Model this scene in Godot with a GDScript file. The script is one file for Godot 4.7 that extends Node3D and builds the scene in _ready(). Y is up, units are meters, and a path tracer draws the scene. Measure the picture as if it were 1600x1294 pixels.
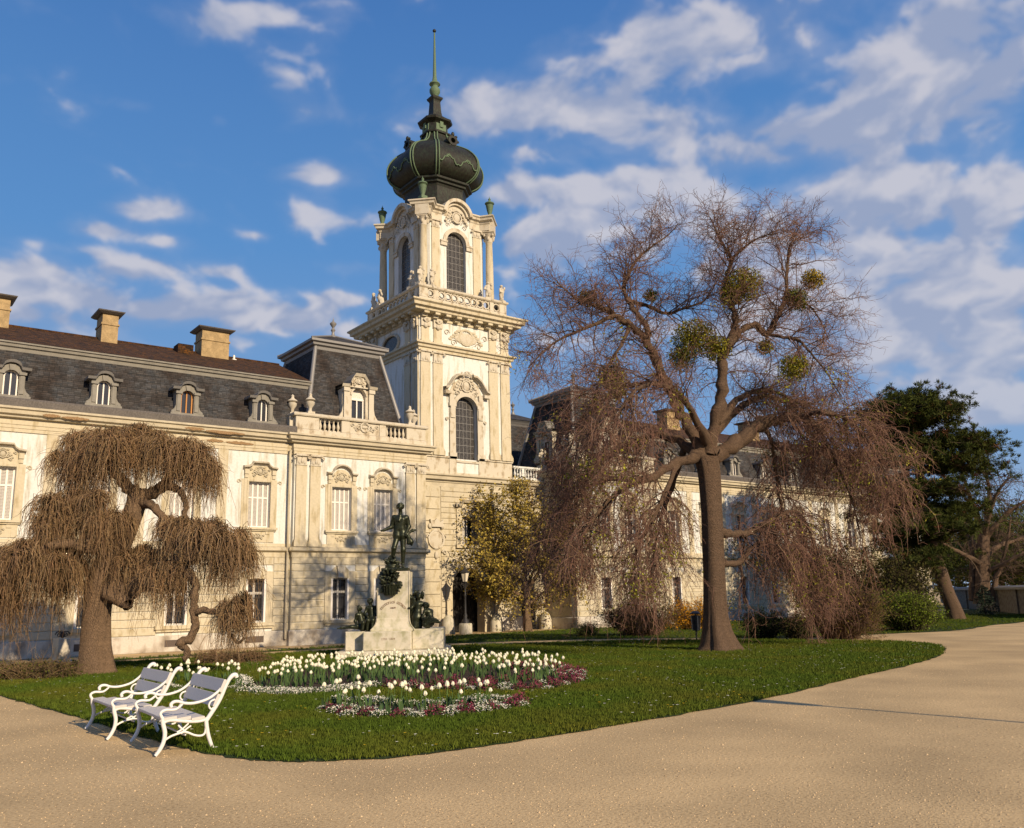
extends Node3D
# A palace with a clock-less bell tower, a bronze monument, tulip beds, old trees and a gravel walk on a low-sun spring morning.
# Axes: x runs along the palace front, z towards the viewer, y up; metres. The camera stands at the origin at eye height.

const EYE := 1.7
const SUN_DIR := Vector3(-0.05, -0.465, -1.0)   # the way the light travels
const EXPOSURE := 1.2

var M := {}
var count := {}

class MB:
	var v := PackedVector3Array()
	var n := PackedVector3Array()
	var ix := PackedInt32Array()
	var col := PackedColorArray()
	var tint := Color.WHITE
	var colored := false
	var xf := Transform3D.IDENTITY
	func vert(p: Vector3, nn: Vector3) -> int:
		v.append(xf * p)
		n.append((xf.basis * nn).normalized())
		if colored:
			col.append(tint)
		return v.size() - 1
	func tri(a: Vector3, b: Vector3, c: Vector3) -> void:      # counter-clockwise seen from outside
		var nn := (b - a).cross(c - a).normalized()
		var i := vert(a, nn)
		vert(b, nn)
		vert(c, nn)
		ix.append_array([i, i + 2, i + 1])
	func quad(a: Vector3, b: Vector3, c: Vector3, d: Vector3) -> void:
		var nn := (c - a).cross(d - b).normalized()
		var i := vert(a, nn)
		vert(b, nn)
		vert(c, nn)
		vert(d, nn)
		ix.append_array([i, i + 2, i + 1, i, i + 3, i + 2])
	func box(lo: Vector3, hi: Vector3) -> void:
		var p := [Vector3(lo.x, lo.y, hi.z), Vector3(hi.x, lo.y, hi.z), Vector3(hi.x, hi.y, hi.z), Vector3(lo.x, hi.y, hi.z), Vector3(lo.x, lo.y, lo.z), Vector3(hi.x, lo.y, lo.z), Vector3(hi.x, hi.y, lo.z), Vector3(lo.x, hi.y, lo.z)]
		quad(p[0], p[1], p[2], p[3])
		quad(p[5], p[4], p[7], p[6])
		quad(p[4], p[0], p[3], p[7])
		quad(p[1], p[5], p[6], p[2])
		quad(p[3], p[2], p[6], p[7])
		quad(p[4], p[5], p[1], p[0])
	func bevel_box(lo: Vector3, hi: Vector3, b: float) -> void:   # the front (+z) edges are chamfered
		var z := hi.z - b
		box(lo, Vector3(hi.x, hi.y, z))
		var o := [Vector3(lo.x, lo.y, z), Vector3(hi.x, lo.y, z), Vector3(hi.x, hi.y, z), Vector3(lo.x, hi.y, z)]
		var i := [Vector3(lo.x + b, lo.y + b, hi.z), Vector3(hi.x - b, lo.y + b, hi.z), Vector3(hi.x - b, hi.y - b, hi.z), Vector3(lo.x + b, hi.y - b, hi.z)]
		quad(i[0], i[1], i[2], i[3])
		for k in 4:
			quad(o[k], o[(k + 1) % 4], i[(k + 1) % 4], i[k])
	func tube(pts: Array, rad: Array, sides: int, caps := true) -> void:
		var m := pts.size()
		if m < 2:
			return
		var d: Vector3 = (pts[1] - pts[0]).normalized()
		var side := d.cross(Vector3.UP if absf(d.y) < 0.9 else Vector3.RIGHT).normalized()
		var first := v.size()
		for i in m:
			var t: Vector3 = ((pts[mini(i + 1, m - 1)] - pts[maxi(i - 1, 0)]) as Vector3).normalized()
			side = (side - t * side.dot(t)).normalized()
			var up := t.cross(side)
			for k in sides:
				var a := TAU * k / sides
				var o := side * cos(a) + up * sin(a)
				vert(pts[i] + o * rad[i], o)
		for i in m - 1:
			for k in sides:
				var a := first + i * sides + k
				var b := first + i * sides + (k + 1) % sides
				ix.append_array([a, a + sides, b, b, a + sides, b + sides])
		if caps and sides > 3:
			for e in [0, m - 1]:
				var c: Vector3 = pts[e]
				var dirn: Vector3 = (pts[0] - pts[1]).normalized() if e == 0 else (pts[m - 1] - pts[m - 2]).normalized()
				var ci := vert(c, dirn)
				for k in sides:
					var a := first + int(e) * sides + k
					var b := first + int(e) * sides + (k + 1) % sides
					if e == 0:
						ix.append_array([ci, a, b])
					else:
						ix.append_array([ci, b, a])
	func lathe(prof: Array, segs: int, at := Vector3.ZERO, turn := 0.0, smooth := true) -> void:   # prof: Vector2(radius, height) from the bottom up
		for j in prof.size() - 1:
			var p: Vector2 = prof[j]
			var q: Vector2 = prof[j + 1]
			if p.distance_to(q) < 1e-5:
				continue
			var np := Vector2(q.y - p.y, p.x - q.x).normalized()
			var nq := np
			if smooth:
				if j > 0:
					var e: Vector2 = p - (prof[j - 1] as Vector2)
					var ne := Vector2(e.y, -e.x).normalized()
					if ne.dot(np) > 0.6:
						nq = np
						np = (np + ne).normalized()
				if j < prof.size() - 2:
					var e2: Vector2 = (prof[j + 2] as Vector2) - q
					var seg := Vector2(q.y - p.y, p.x - q.x).normalized()
					var ne2 := Vector2(e2.y, -e2.x).normalized()
					nq = (seg + ne2).normalized() if ne2.dot(seg) > 0.6 else seg
			var first := v.size()
			for k in segs + 1:
				var a := turn + TAU * k / segs
				var o := Vector3(sin(a), 0, cos(a))
				vert(at + o * p.x + Vector3.UP * p.y, o * np.x + Vector3.UP * np.y)
				vert(at + o * q.x + Vector3.UP * q.y, o * nq.x + Vector3.UP * nq.y)
			for k in segs:
				var a := first + k * 2
				ix.append_array([a, a + 3, a + 2, a, a + 1, a + 3])
	func polylathe(prof: Array, angles: Array, at := Vector3.ZERO) -> void:      # faceted: prof gives the radius to the corners
		for j in prof.size() - 1:
			var p: Vector2 = prof[j]
			var q: Vector2 = prof[j + 1]
			for k in angles.size():
				var a: float = angles[k]
				var b: float = angles[(k + 1) % angles.size()]
				var oa := Vector3(sin(a), 0, cos(a))
				var ob := Vector3(sin(b), 0, cos(b))
				quad(at + oa * p.x + Vector3.UP * p.y, at + ob * p.x + Vector3.UP * p.y, at + ob * q.x + Vector3.UP * q.y, at + oa * q.x + Vector3.UP * q.y)
	func sweep(prof: Array, path: Array, closed := false, caps := true) -> void:   # prof: Vector2(outward, height); the outside lies to the right of the path's way
		var m := path.size()
		var rings := []
		for i in m:
			var d0 := Vector3.ZERO
			var d1 := Vector3.ZERO
			if i > 0 or closed:
				d0 = ((path[i] - path[(i - 1 + m) % m]) as Vector3).normalized()
			if i < m - 1 or closed:
				d1 = ((path[(i + 1) % m] - path[i]) as Vector3).normalized()
			if d0 == Vector3.ZERO:
				d0 = d1
			if d1 == Vector3.ZERO:
				d1 = d0
			var o0 := d0.cross(Vector3.UP)
			var o1 := d1.cross(Vector3.UP)
			var mit := (o0 + o1) / maxf(0.3, 1.0 + o0.dot(o1))
			var ring := []
			for p in prof:
				ring.append(path[i] + mit * p.x + Vector3.UP * p.y)
			rings.append(ring)
		for i in (m if closed else m - 1):
			var r0: Array = rings[i]
			var r1: Array = rings[(i + 1) % m]
			for k in prof.size() - 1:
				quad(r0[k], r1[k], r1[k + 1], r0[k + 1])
		if caps and not closed:
			var poly := PackedVector2Array(prof)
			var t := Geometry2D.triangulate_polygon(poly)
			for e in [0, m - 1]:
				var r: Array = rings[e]
				for k in range(0, t.size(), 3):
					var a: Vector3 = r[t[k]]
					var b: Vector3 = r[t[k + 1]]
					var c: Vector3 = r[t[k + 2]]
					var out: Vector3 = (path[0] - path[1]) if e == 0 else (path[m - 1] - path[m - 2])
					if (b - a).cross(c - a).dot(out) < 0.0:
						tri(a, c, b)
					else:
						tri(a, b, c)
	func extrude(poly: Array, z0: float, z1: float) -> void:       # an outline in x, y given depth; z1 is the front
		var pp := PackedVector2Array(poly)
		if Geometry2D.is_polygon_clockwise(pp):
			pp.reverse()
		var t := Geometry2D.triangulate_polygon(pp)
		for k in range(0, t.size(), 3):
			var a := pp[t[k]]
			var b := pp[t[k + 1]]
			var c := pp[t[k + 2]]
			if (b - a).cross(c - a) < 0.0:
				var s := b
				b = c
				c = s
			tri(Vector3(a.x, a.y, z1), Vector3(b.x, b.y, z1), Vector3(c.x, c.y, z1))
			tri(Vector3(a.x, a.y, z0), Vector3(c.x, c.y, z0), Vector3(b.x, b.y, z0))
		for i in pp.size():
			var a := pp[i]
			var b := pp[(i + 1) % pp.size()]
			quad(Vector3(a.x, a.y, z0), Vector3(b.x, b.y, z0), Vector3(b.x, b.y, z1), Vector3(a.x, a.y, z1))
	func ring(cx: float, cy: float, r0: float, r1: float, a0: float, a1: float, z0: float, z1: float, segs: int) -> void:   # an arch band
		for k in segs:
			var a := lerpf(a0, a1, float(k) / segs)
			var b := lerpf(a0, a1, float(k + 1) / segs)
			var ca := Vector3(cos(a), sin(a), 0)
			var cb := Vector3(cos(b), sin(b), 0)
			var c := Vector3(cx, cy, 0)
			var f := Vector3(0, 0, z1)
			var g := Vector3(0, 0, z0)
			quad(c + ca * r1 + f, c + cb * r1 + f, c + cb * r0 + f, c + ca * r0 + f)
			quad(c + ca * r1 + g, c + cb * r1 + g, c + cb * r1 + f, c + ca * r1 + f)
			quad(c + ca * r0 + f, c + cb * r0 + f, c + cb * r0 + g, c + ca * r0 + g)
		if absf(a1 - a0) < TAU - 0.01:
			for e in [a0, a1]:
				var ce := Vector3(cos(e), sin(e), 0)
				var c := Vector3(cx, cy, 0)
				quad(c + ce * r0 + Vector3(0, 0, z0), c + ce * r1 + Vector3(0, 0, z0), c + ce * r1 + Vector3(0, 0, z1), c + ce * r0 + Vector3(0, 0, z1))
	func ball(at: Vector3, r: Vector3, segs := 8, rows := 5) -> void:
		var first := v.size()
		for j in rows + 1:
			var p := PI * j / rows - PI / 2
			for k in segs + 1:
				var a := TAU * k / segs
				var o := Vector3(sin(a) * cos(p), sin(p), cos(a) * cos(p))
				vert(at + o * r, (o / r).normalized())
		for j in rows:
			for k in segs:
				var a := first + j * (segs + 1) + k
				ix.append_array([a, a + segs + 2, a + 1, a, a + segs + 1, a + segs + 2])
	func commit() -> ArrayMesh:
		var m := ArrayMesh.new()
		if v.is_empty():
			return m
		var arr := []
		arr.resize(Mesh.ARRAY_MAX)
		arr[Mesh.ARRAY_VERTEX] = v
		arr[Mesh.ARRAY_NORMAL] = n
		arr[Mesh.ARRAY_INDEX] = ix
		if colored:
			arr[Mesh.ARRAY_COLOR] = col
		m.add_surface_from_arrays(Mesh.PRIMITIVE_TRIANGLES, arr)
		return m


# ---------------------------------------------------------------- naming
func numbered(called: String) -> String:
	var k: int = count.get(called, 0)
	count[called] = k + 1
	return called if k == 0 else "%s_%03d" % [called, k]

func tag(o: Node, label: String, category: String, group := "", kind := "") -> void:
	if label: o.set_meta("label", label)
	if category: o.set_meta("category", category)
	if group: o.set_meta("group", group)
	if kind: o.set_meta("kind", kind)

func thing(called: String, label: String, category: String, at := Vector3.ZERO, turn := 0.0, group := "") -> Node3D:
	var o := Node3D.new()
	o.name = numbered(called)
	add_child(o)
	o.position = at
	o.rotation.y = turn
	tag(o, label, category, group)
	return o

func single(called: String, mesh: Mesh, mat: Material, label: String, category: String, at := Vector3.ZERO, group := "") -> MeshInstance3D:
	var o := MeshInstance3D.new()
	o.name = numbered(called)
	o.mesh = mesh
	o.material_override = mat
	add_child(o)
	o.position = at
	tag(o, label, category, group)
	return o

func structure(called: String, mesh: Mesh, mat: Material, label := "") -> MeshInstance3D:
	var o := single(called, mesh, mat, label, "")
	o.set_meta("kind", "structure")
	return o

func part(parent: Node3D, called: String, mesh: Mesh, mat: Material, at := Vector3.ZERO, turn := 0.0) -> MeshInstance3D:   # at: in the parent's own axes
	var o := MeshInstance3D.new()
	o.name = called
	o.mesh = mesh
	o.material_override = mat
	parent.add_child(o, true)
	if str(o.name) != called:
		o.name = numbered_under(parent, called)
	o.position = at
	o.rotation.y = turn
	return o

func numbered_under(parent: Node3D, called: String) -> String:
	var key := str(parent.get_instance_id()) + called
	var k: int = count.get(key, 0) + 1
	count[key] = k
	return "%s_%03d" % [called, k]

func wpart(parent: Node3D, called: String, mesh: Mesh, mat: Material, at := Vector3.ZERO, turn := 0.0) -> MeshInstance3D:  # at: in the scene's axes (the parent is not turned)
	var w := Vector3.ZERO
	var p: Node = parent
	while p != self:
		w += (p as Node3D).position
		p = p.get_parent()
	return part(parent, called, mesh, mat, at - w, turn)

# ---------------------------------------------------------------- materials
func tex(seed_: int, freq: float, lo: float, hi: float, size := 512, octaves := 5, kind := FastNoiseLite.TYPE_SIMPLEX_SMOOTH) -> NoiseTexture2D:
	var f := FastNoiseLite.new()
	f.seed = seed_
	f.noise_type = kind
	f.frequency = freq
	f.fractal_octaves = octaves
	var t := NoiseTexture2D.new()
	t.width = size
	t.height = size
	t.seamless = true
	t.noise = f
	var g := Gradient.new()
	g.set_color(0, Color(lo, lo, lo))
	g.set_color(1, Color(hi, hi, hi))
	t.color_ramp = g
	return t

func tex2(seed_: int, freq: float, stops: Array, size := 512, octaves := 5) -> NoiseTexture2D:      # stops: [offset, sRGB colour] ...
	var t := tex(seed_, freq, 0, 1, size, octaves)
	var g := Gradient.new()
	var off := PackedFloat32Array()
	var cols := PackedColorArray()
	for s in stops:
		off.append(s[0])
		cols.append(s[1])
	g.offsets = off
	g.colors = cols
	t.color_ramp = g
	return t

func mat(lin: Color, rough := 0.9, metal := 0.0) -> StandardMaterial3D:     # lin: real-world base colour
	var m := StandardMaterial3D.new()
	m.albedo_color = lin.linear_to_srgb()
	m.roughness = rough
	m.metallic = metal
	m.metallic_specular = 0.4
	return m

func worn(m: StandardMaterial3D, t: Texture2D, scale: Vector3, coarse: Texture2D = null, cscale := Vector3.ONE, bump: Texture2D = null, cm := 0.0) -> StandardMaterial3D:
	m.albedo_texture = t
	m.uv1_triplanar = true
	m.uv1_world_triplanar = true
	m.uv1_scale = scale
	if coarse:
		m.detail_enabled = true
		m.detail_blend_mode = BaseMaterial3D.BLEND_MODE_MUL
		m.detail_albedo = coarse
		m.detail_uv_layer = BaseMaterial3D.DETAIL_UV_2
		m.uv2_triplanar = true
		m.uv2_world_triplanar = true
		m.uv2_scale = cscale
	if bump:
		m.heightmap_enabled = true
		m.heightmap_texture = bump
		m.heightmap_scale = cm
	return m

func slate_image(seed_: int) -> ImageTexture:      # courses of slates, each with a tone of its own, dark joints
	var w := 512
	var h := 512
	var im := Image.create_empty(w, h, false, Image.FORMAT_RGB8)
	var r := RandomNumberGenerator.new()
	r.seed = seed_
	var rows := 20
	for j in rows:
		var y0 := j * h / rows
		var y1 := (j + 1) * h / rows
		var x := -r.randi_range(0, 50)
		while x < w:
			var wd := r.randi_range(38, 64)
			var g := r.randf_range(0.62, 1.0)
			if r.randf() < 0.06:
				g = 1.35
			var warm := r.randf_range(-0.04, 0.04)
			var c := Color(clampf(g + warm, 0, 1), clampf(g, 0, 1), clampf(g - warm, 0, 1)) * 0.72
			im.fill_rect(Rect2i(x, y0, wd, y1 - y0), c)
			im.fill_rect(Rect2i(x, y0, 3, y1 - y0), c * 0.35)
			im.fill_rect(Rect2i(x, y1 - 5, wd, 5), c * 0.4)
			im.fill_rect(Rect2i(x + 3, y0, wd - 3, 3), Color(minf(c.r * 1.25, 1), minf(c.g * 1.25, 1), minf(c.b * 1.25, 1)))
			x += wd
	return ImageTexture.create_from_image(im)

func materials() -> void:
	var fine := tex(11, 0.02, 0.93, 1.0)
	var coarse := tex(12, 0.012, 0.88, 1.0)
	var streak := tex2(13, 0.02, [[0.0, Color(0.80, 0.77, 0.70)], [0.3, Color(0.95, 0.94, 0.91)], [0.45, Color(1, 1, 1)], [1.0, Color(1, 1, 1)]])
	var grit := tex(14, 0.12, 0.0, 1.0)
	var wall := Vector3(0.7, 0.7, 0.7)
	M.white = worn(mat(Color(0.66, 0.665, 0.635)), fine, wall, streak, Vector3(0.35, 0.05, 0.35))
	M.beige = worn(mat(Color(0.555, 0.49, 0.355)), fine, wall, streak, Vector3(0.3, 0.07, 0.3))
	M.cream = worn(mat(Color(0.575, 0.51, 0.375)), fine, wall, coarse, Vector3(0.2, 0.2, 0.2))
	M.block = []
	for k in 4:
		var g := [1.0, 0.975, 1.025, 0.95][k] as float
		M.block.append(worn(mat(Color(0.55, 0.49, 0.36) * g), fine, wall, streak, Vector3(0.25, 0.1, 0.25), grit, 0.04))
	M.plinth = worn(mat(Color(0.56, 0.52, 0.45)), fine, Vector3(1.1, 1.1, 1.1), tex2(15, 0.012, [[0.0, Color(0.6, 0.56, 0.52)], [0.35, Color(0.88, 0.86, 0.84)], [0.6, Color(1, 1, 1)], [1.0, Color(1, 1, 1)]], 512, 4), Vector3(0.2, 0.12, 0.2), grit, 0.08)
	M.stone = worn(mat(Color(0.55, 0.50, 0.40)), fine, Vector3(1.4, 1.4, 1.4), tex2(16, 0.015, [[0.0, Color(0.74, 0.70, 0.65)], [0.3, Color(0.94, 0.92, 0.89)], [0.45, Color(1, 1, 1)], [1.0, Color(1, 1, 1)]]), Vector3(0.3, 0.2, 0.3), grit, 0.05)
	M.flaked = worn(mat(Color(0.42, 0.27, 0.14)), tex(17, 0.03, 0.6, 1.0), Vector3(1.5, 1.5, 1.5))
	M.gutter = worn(mat(Color(0.17, 0.15, 0.135), 0.6, 0.1), tex(18, 0.04, 0.7, 1.0), Vector3(0.6, 0.6, 0.6), coarse, Vector3(0.3, 0.3, 0.3))
	M.lead = worn(mat(Color(0.30, 0.29, 0.28), 0.5, 0.25), tex(19, 0.05, 0.75, 1.0), Vector3(0.8, 0.8, 0.8))
	var sl := slate_image(5)
	var moss := tex2(20, 0.012, [[0.0, Color(0.62, 0.50, 0.42)], [0.42, Color(0.92, 0.88, 0.86)], [0.55, Color(1, 1, 1)], [1.0, Color(0.95, 0.97, 1)]])
	M.slate = worn(mat(Color(0.150, 0.145, 0.146), 0.85), sl, Vector3(0.5, 0.62, 0.5), moss, Vector3(0.13, 0.09, 0.13), sl, 0.8)
	var brown := tex2(21, 0.02, [[0.0, Color(0.45, 0.38, 0.33)], [0.38, Color(0.66, 0.58, 0.52)], [0.52, Color(0.95, 0.78, 0.42)], [0.62, Color(0.72, 0.62, 0.56)], [1.0, Color(0.85, 0.78, 0.76)]])
	M.toproof = worn(mat(Color(0.31, 0.195, 0.11), 0.95), sl, Vector3(0.5, 0.6, 0.5), brown, Vector3(0.16, 0.16, 0.16), sl, 0.8)
	M.dormer = worn(mat(Color(0.27, 0.255, 0.22)), fine, wall, coarse, Vector3(0.3, 0.3, 0.3))
	M.shutter = mat(Color(0.74, 0.70, 0.64), 0.6)
	M.louver = worn(mat(Color(0.60, 0.565, 0.52), 0.7), tex(22, 0.03, 0.8, 1.0), Vector3(1, 1, 1))
	M.frame = mat(Color(0.72, 0.68, 0.62), 0.5)
	M.amber = mat(Color(0.42, 0.19, 0.05), 0.6)
	M.glass = mat(Color(0.035, 0.035, 0.04), 0.12)
	M.glass.metallic_specular = 0.6
	M.leaded = worn(mat(Color(0.13, 0.12, 0.11), 0.25), tex(23, 0.03, 0.35, 1.0), Vector3(0.9, 0.5, 0.9))
	M.iron = mat(Color(0.035, 0.035, 0.038), 0.55, 0.3)
	M.vent = worn(mat(Color(0.11, 0.085, 0.07), 0.9), fine, Vector3(2, 2, 2))
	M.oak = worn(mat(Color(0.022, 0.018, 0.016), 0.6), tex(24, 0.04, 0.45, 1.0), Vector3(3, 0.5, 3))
	M.copper = worn(mat(Color(0.070, 0.074, 0.062), 0.55, 0.1), tex(25, 0.03, 0.45, 1.0), Vector3(0.9, 0.3, 0.9), tex2(26, 0.025, [[0.0, Color(0.85, 1.0, 0.85)], [0.38, Color(0.8, 0.86, 0.76)], [0.55, Color(0.72, 0.66, 0.62)], [1.0, Color(0.62, 0.56, 0.54)]]), Vector3(0.5, 0.16, 0.5))
	M.verdigris = worn(mat(Color(0.16, 0.22, 0.155), 0.7), tex2(27, 0.05, [[0.0, Color(0.35, 0.36, 0.28)], [0.45, Color(0.75, 0.8, 0.68)], [0.7, Color(1, 1, 1)], [1.0, Color(0.8, 1, 0.92)]]), Vector3(1.6, 0.8, 1.6))
	M.bronze = worn(mat(Color(0.070, 0.080, 0.055), 0.38, 0.45), tex2(28, 0.04, [[0.0, Color(0.40, 0.33, 0.30)], [0.42, Color(0.5, 0.46, 0.42)], [0.56, Color(0.72, 0.78, 0.68)], [0.75, Color(1, 1, 1)], [1.0, Color(1, 1, 1)]]), Vector3(2.4, 1.3, 2.4), tex2(29, 0.03, [[0.0, Color(0.8, 0.8, 0.8)], [0.55, Color(1, 1, 1)], [1.0, Color(1, 1, 1)]]), Vector3(1, 0.6, 1))
	M.limestone = worn(mat(Color(0.60, 0.56, 0.46)), fine, Vector3(1.8, 1.8, 1.8), tex2(30, 0.012, [[0.0, Color(0.66, 0.68, 0.56)], [0.34, Color(0.90, 0.90, 0.84)], [0.5, Color(1, 1, 1)], [1.0, Color(1, 0.98, 0.95)]]), Vector3(0.6, 0.3, 0.6), grit, 0.03)
	M.inscription = mat(Color(0.20, 0.10, 0.055), 0.8)
	M.gravel = worn(mat(Color(0.655, 0.475, 0.245), 0.95), tex2(31, 0.05, [[0.0, Color(0.66, 0.64, 0.62)], [0.35, Color(0.93, 0.92, 0.91)], [0.6, Color(1, 1, 1)], [1.0, Color(1, 1, 1)]], 1024, 6), Vector3(0.42, 0.42, 0.42), tex(32, 0.012, 0.80, 1.0, 512, 6), Vector3(0.05, 0.05, 0.05), tex(33, 0.08, 0, 1, 1024, 6), 0.45)
	M.lawn = worn(mat(Color(0.055, 0.09, 0.012), 1.0), tex(34, 0.06, 0.5, 1.0), Vector3(0.5, 0.5, 0.5), tex2(35, 0.02, [[0.0, Color(0.8, 0.72, 0.5)], [0.45, Color(1, 1, 1)], [1.0, Color(0.85, 1, 0.8)]]), Vector3(0.12, 0.12, 0.12), tex(36, 0.1, 0, 1), 3.0)
	M.soil = worn(mat(Color(0.11, 0.07, 0.045), 1.0), tex(37, 0.1, 0.45, 1.0), Vector3(1, 1, 1), null, Vector3.ONE, grit, 2.0)
	M.leaflitter = worn(mat(Color(0.27, 0.16, 0.09), 1.0), tex(38, 0.12, 0.4, 1.0), Vector3(1, 1, 1), null, Vector3.ONE, grit, 2.0)
	M.bark = worn(mat(Color(0.42, 0.275, 0.165), 0.95), tex(39, 0.05, 0.5, 1.0), Vector3(2.4, 0.55, 2.4), coarse, Vector3(0.6, 0.4, 0.6), tex(40, 0.05, 0, 1), 5.0)
	M.barkdark = worn(mat(Color(0.30, 0.195, 0.125), 0.95), tex(39, 0.05, 0.45, 1.0), Vector3(2.4, 0.55, 2.4), coarse, Vector3(0.6, 0.4, 0.6), tex(40, 0.05, 0, 1), 5.0)
	M.twig = tinted(mat(Color(1, 1, 1), 0.9))
	M.leaf = tinted(mat(Color(1, 1, 1), 0.7))
	M.leaf.metallic_specular = 0.15
	M.leaf.backlight_enabled = true
	M.leaf.backlight = Color(0.35, 0.35, 0.35)
	M.castiron = worn(mat(Color(0.78, 0.76, 0.72), 0.4), tex(41, 0.04, 0.9, 1.0), Vector3(3, 3, 3))
	M.plank = worn(mat(Color(0.70, 0.66, 0.62), 0.65), tex(42, 0.06, 0.8, 1.0), Vector3(14, 14, 1.1), null, Vector3.ONE, tex(42, 0.06, 0, 1), 0.15)
	M.gardenwall = worn(mat(Color(0.22, 0.19, 0.15)), fine, wall, tex2(43, 0.03, [[0.0, Color(0.5, 0.45, 0.42)], [0.5, Color(0.9, 0.9, 0.88)], [1.0, Color(1, 1, 1)]]), Vector3(0.25, 0.2, 0.25), grit, 0.6)
	M.binbody = mat(Color(0.03, 0.028, 0.03), 0.5)
	M.lampglass = mat(Color(0.62, 0.56, 0.44), 0.25)

func tinted(m: StandardMaterial3D) -> StandardMaterial3D:
	m.vertex_color_use_as_albedo = true
	return m

# ================================================================ sky
var cover: FastNoiseLite
var warp: FastNoiseLite
var big: FastNoiseLite

func lin(r: float, g: float, b: float) -> Color:
	return Color8(int(r), int(g), int(b)).srgb_to_linear()

func sky_color(d: Vector3, puffs: Array) -> Color:
	var el := asin(clampf(d.y, -1, 1))
	var e := rad_to_deg(el)
	var c: Color
	if e < 0.0:
		return lin(140, 130, 112) * (1.0 / EXPOSURE) * 0.75
	if e < 9.0:
		c = lin(158, 178, 205).lerp(lin(126, 164, 208), e / 9.0)
	elif e < 22.0:
		c = lin(126, 164, 208).lerp(lin(92, 144, 202), (e - 9.0) / 13.0)
	elif e < 40.0:
		c = lin(92, 144, 202).lerp(lin(66, 114, 179), (e - 22.0) / 18.0)
	else:
		c = lin(66, 114, 179).lerp(lin(48, 90, 156), (e - 40.0) / 50.0)
	# clouds float on a plane; the eye looks up at their undersides
	var p := Vector2(d.x, d.z) / (d.y + 0.16)
	var p3 := Vector3(d.x, d.y * 1.7, d.z) * (2.3 + 1.2 * (1.0 - d.y)) + Vector3(warp.get_noise_2d(p.x * 2.0, p.y * 2.0), 0, warp.get_noise_2d(p.x * 2.0 + 50.0, p.y * 2.0)) * 0.12
	var n := cover.get_noise_3dv(p3)
	var n2 := cover.get_noise_3dv(p3 + Vector3(0.03, 0.07, 0.05))
	var az := rad_to_deg(atan2(d.x, -d.z))
	var amount := big.get_noise_2d(p.x, p.y) * 0.55 - 0.16 + 0.22 * clampf((az - 30.0) / 40.0, -1.0, 1.0) * clampf(1.0 - absf(az - 40.0) / 90.0, 0.0, 1.0)
	var here := 0.0
	if az > 2.0 and az < 74.0 and e < 50.0:
		for f in puffs:
			var dx: float = (az - f[0]) / f[2]
			var dy: float = (e - f[1]) / f[3]
			var rr := dx * dx + dy * dy
			if rr < 5.0:
				here += (f[4] as float) * exp(-rr * 0.75)
		var edge := clampf(minf(minf(az - 2.0, 74.0 - az), 50.0 - e) / 6.0, 0.0, 1.0)
		amount = lerpf(amount, minf(here, 1.0) * 0.98 - 0.34 + 0.1 * big.get_noise_2d(p.x * 2.0, p.y * 2.0), edge)
	var dens := smoothstep(-0.02, 0.5, n * 1.15 + amount)
	var thin := smoothstep(-0.3, 0.6, n * 0.7 + amount) * 0.34
	var lit := clampf(0.55 + (n - n2) * 2.2 - dens * 0.2, 0.0, 1.0)
	var cl := lin(158, 168, 194).lerp(lin(206, 204, 212), lit)
	cl = cl.lerp(lin(170, 182, 205), clampf(1.0 - e / 16.0, 0.0, 0.65))
	c = c.lerp(cl, clampf(maxf(dens * 0.86, thin), 0.0, 1.0))
	return c * (1.0 / EXPOSURE)

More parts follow.
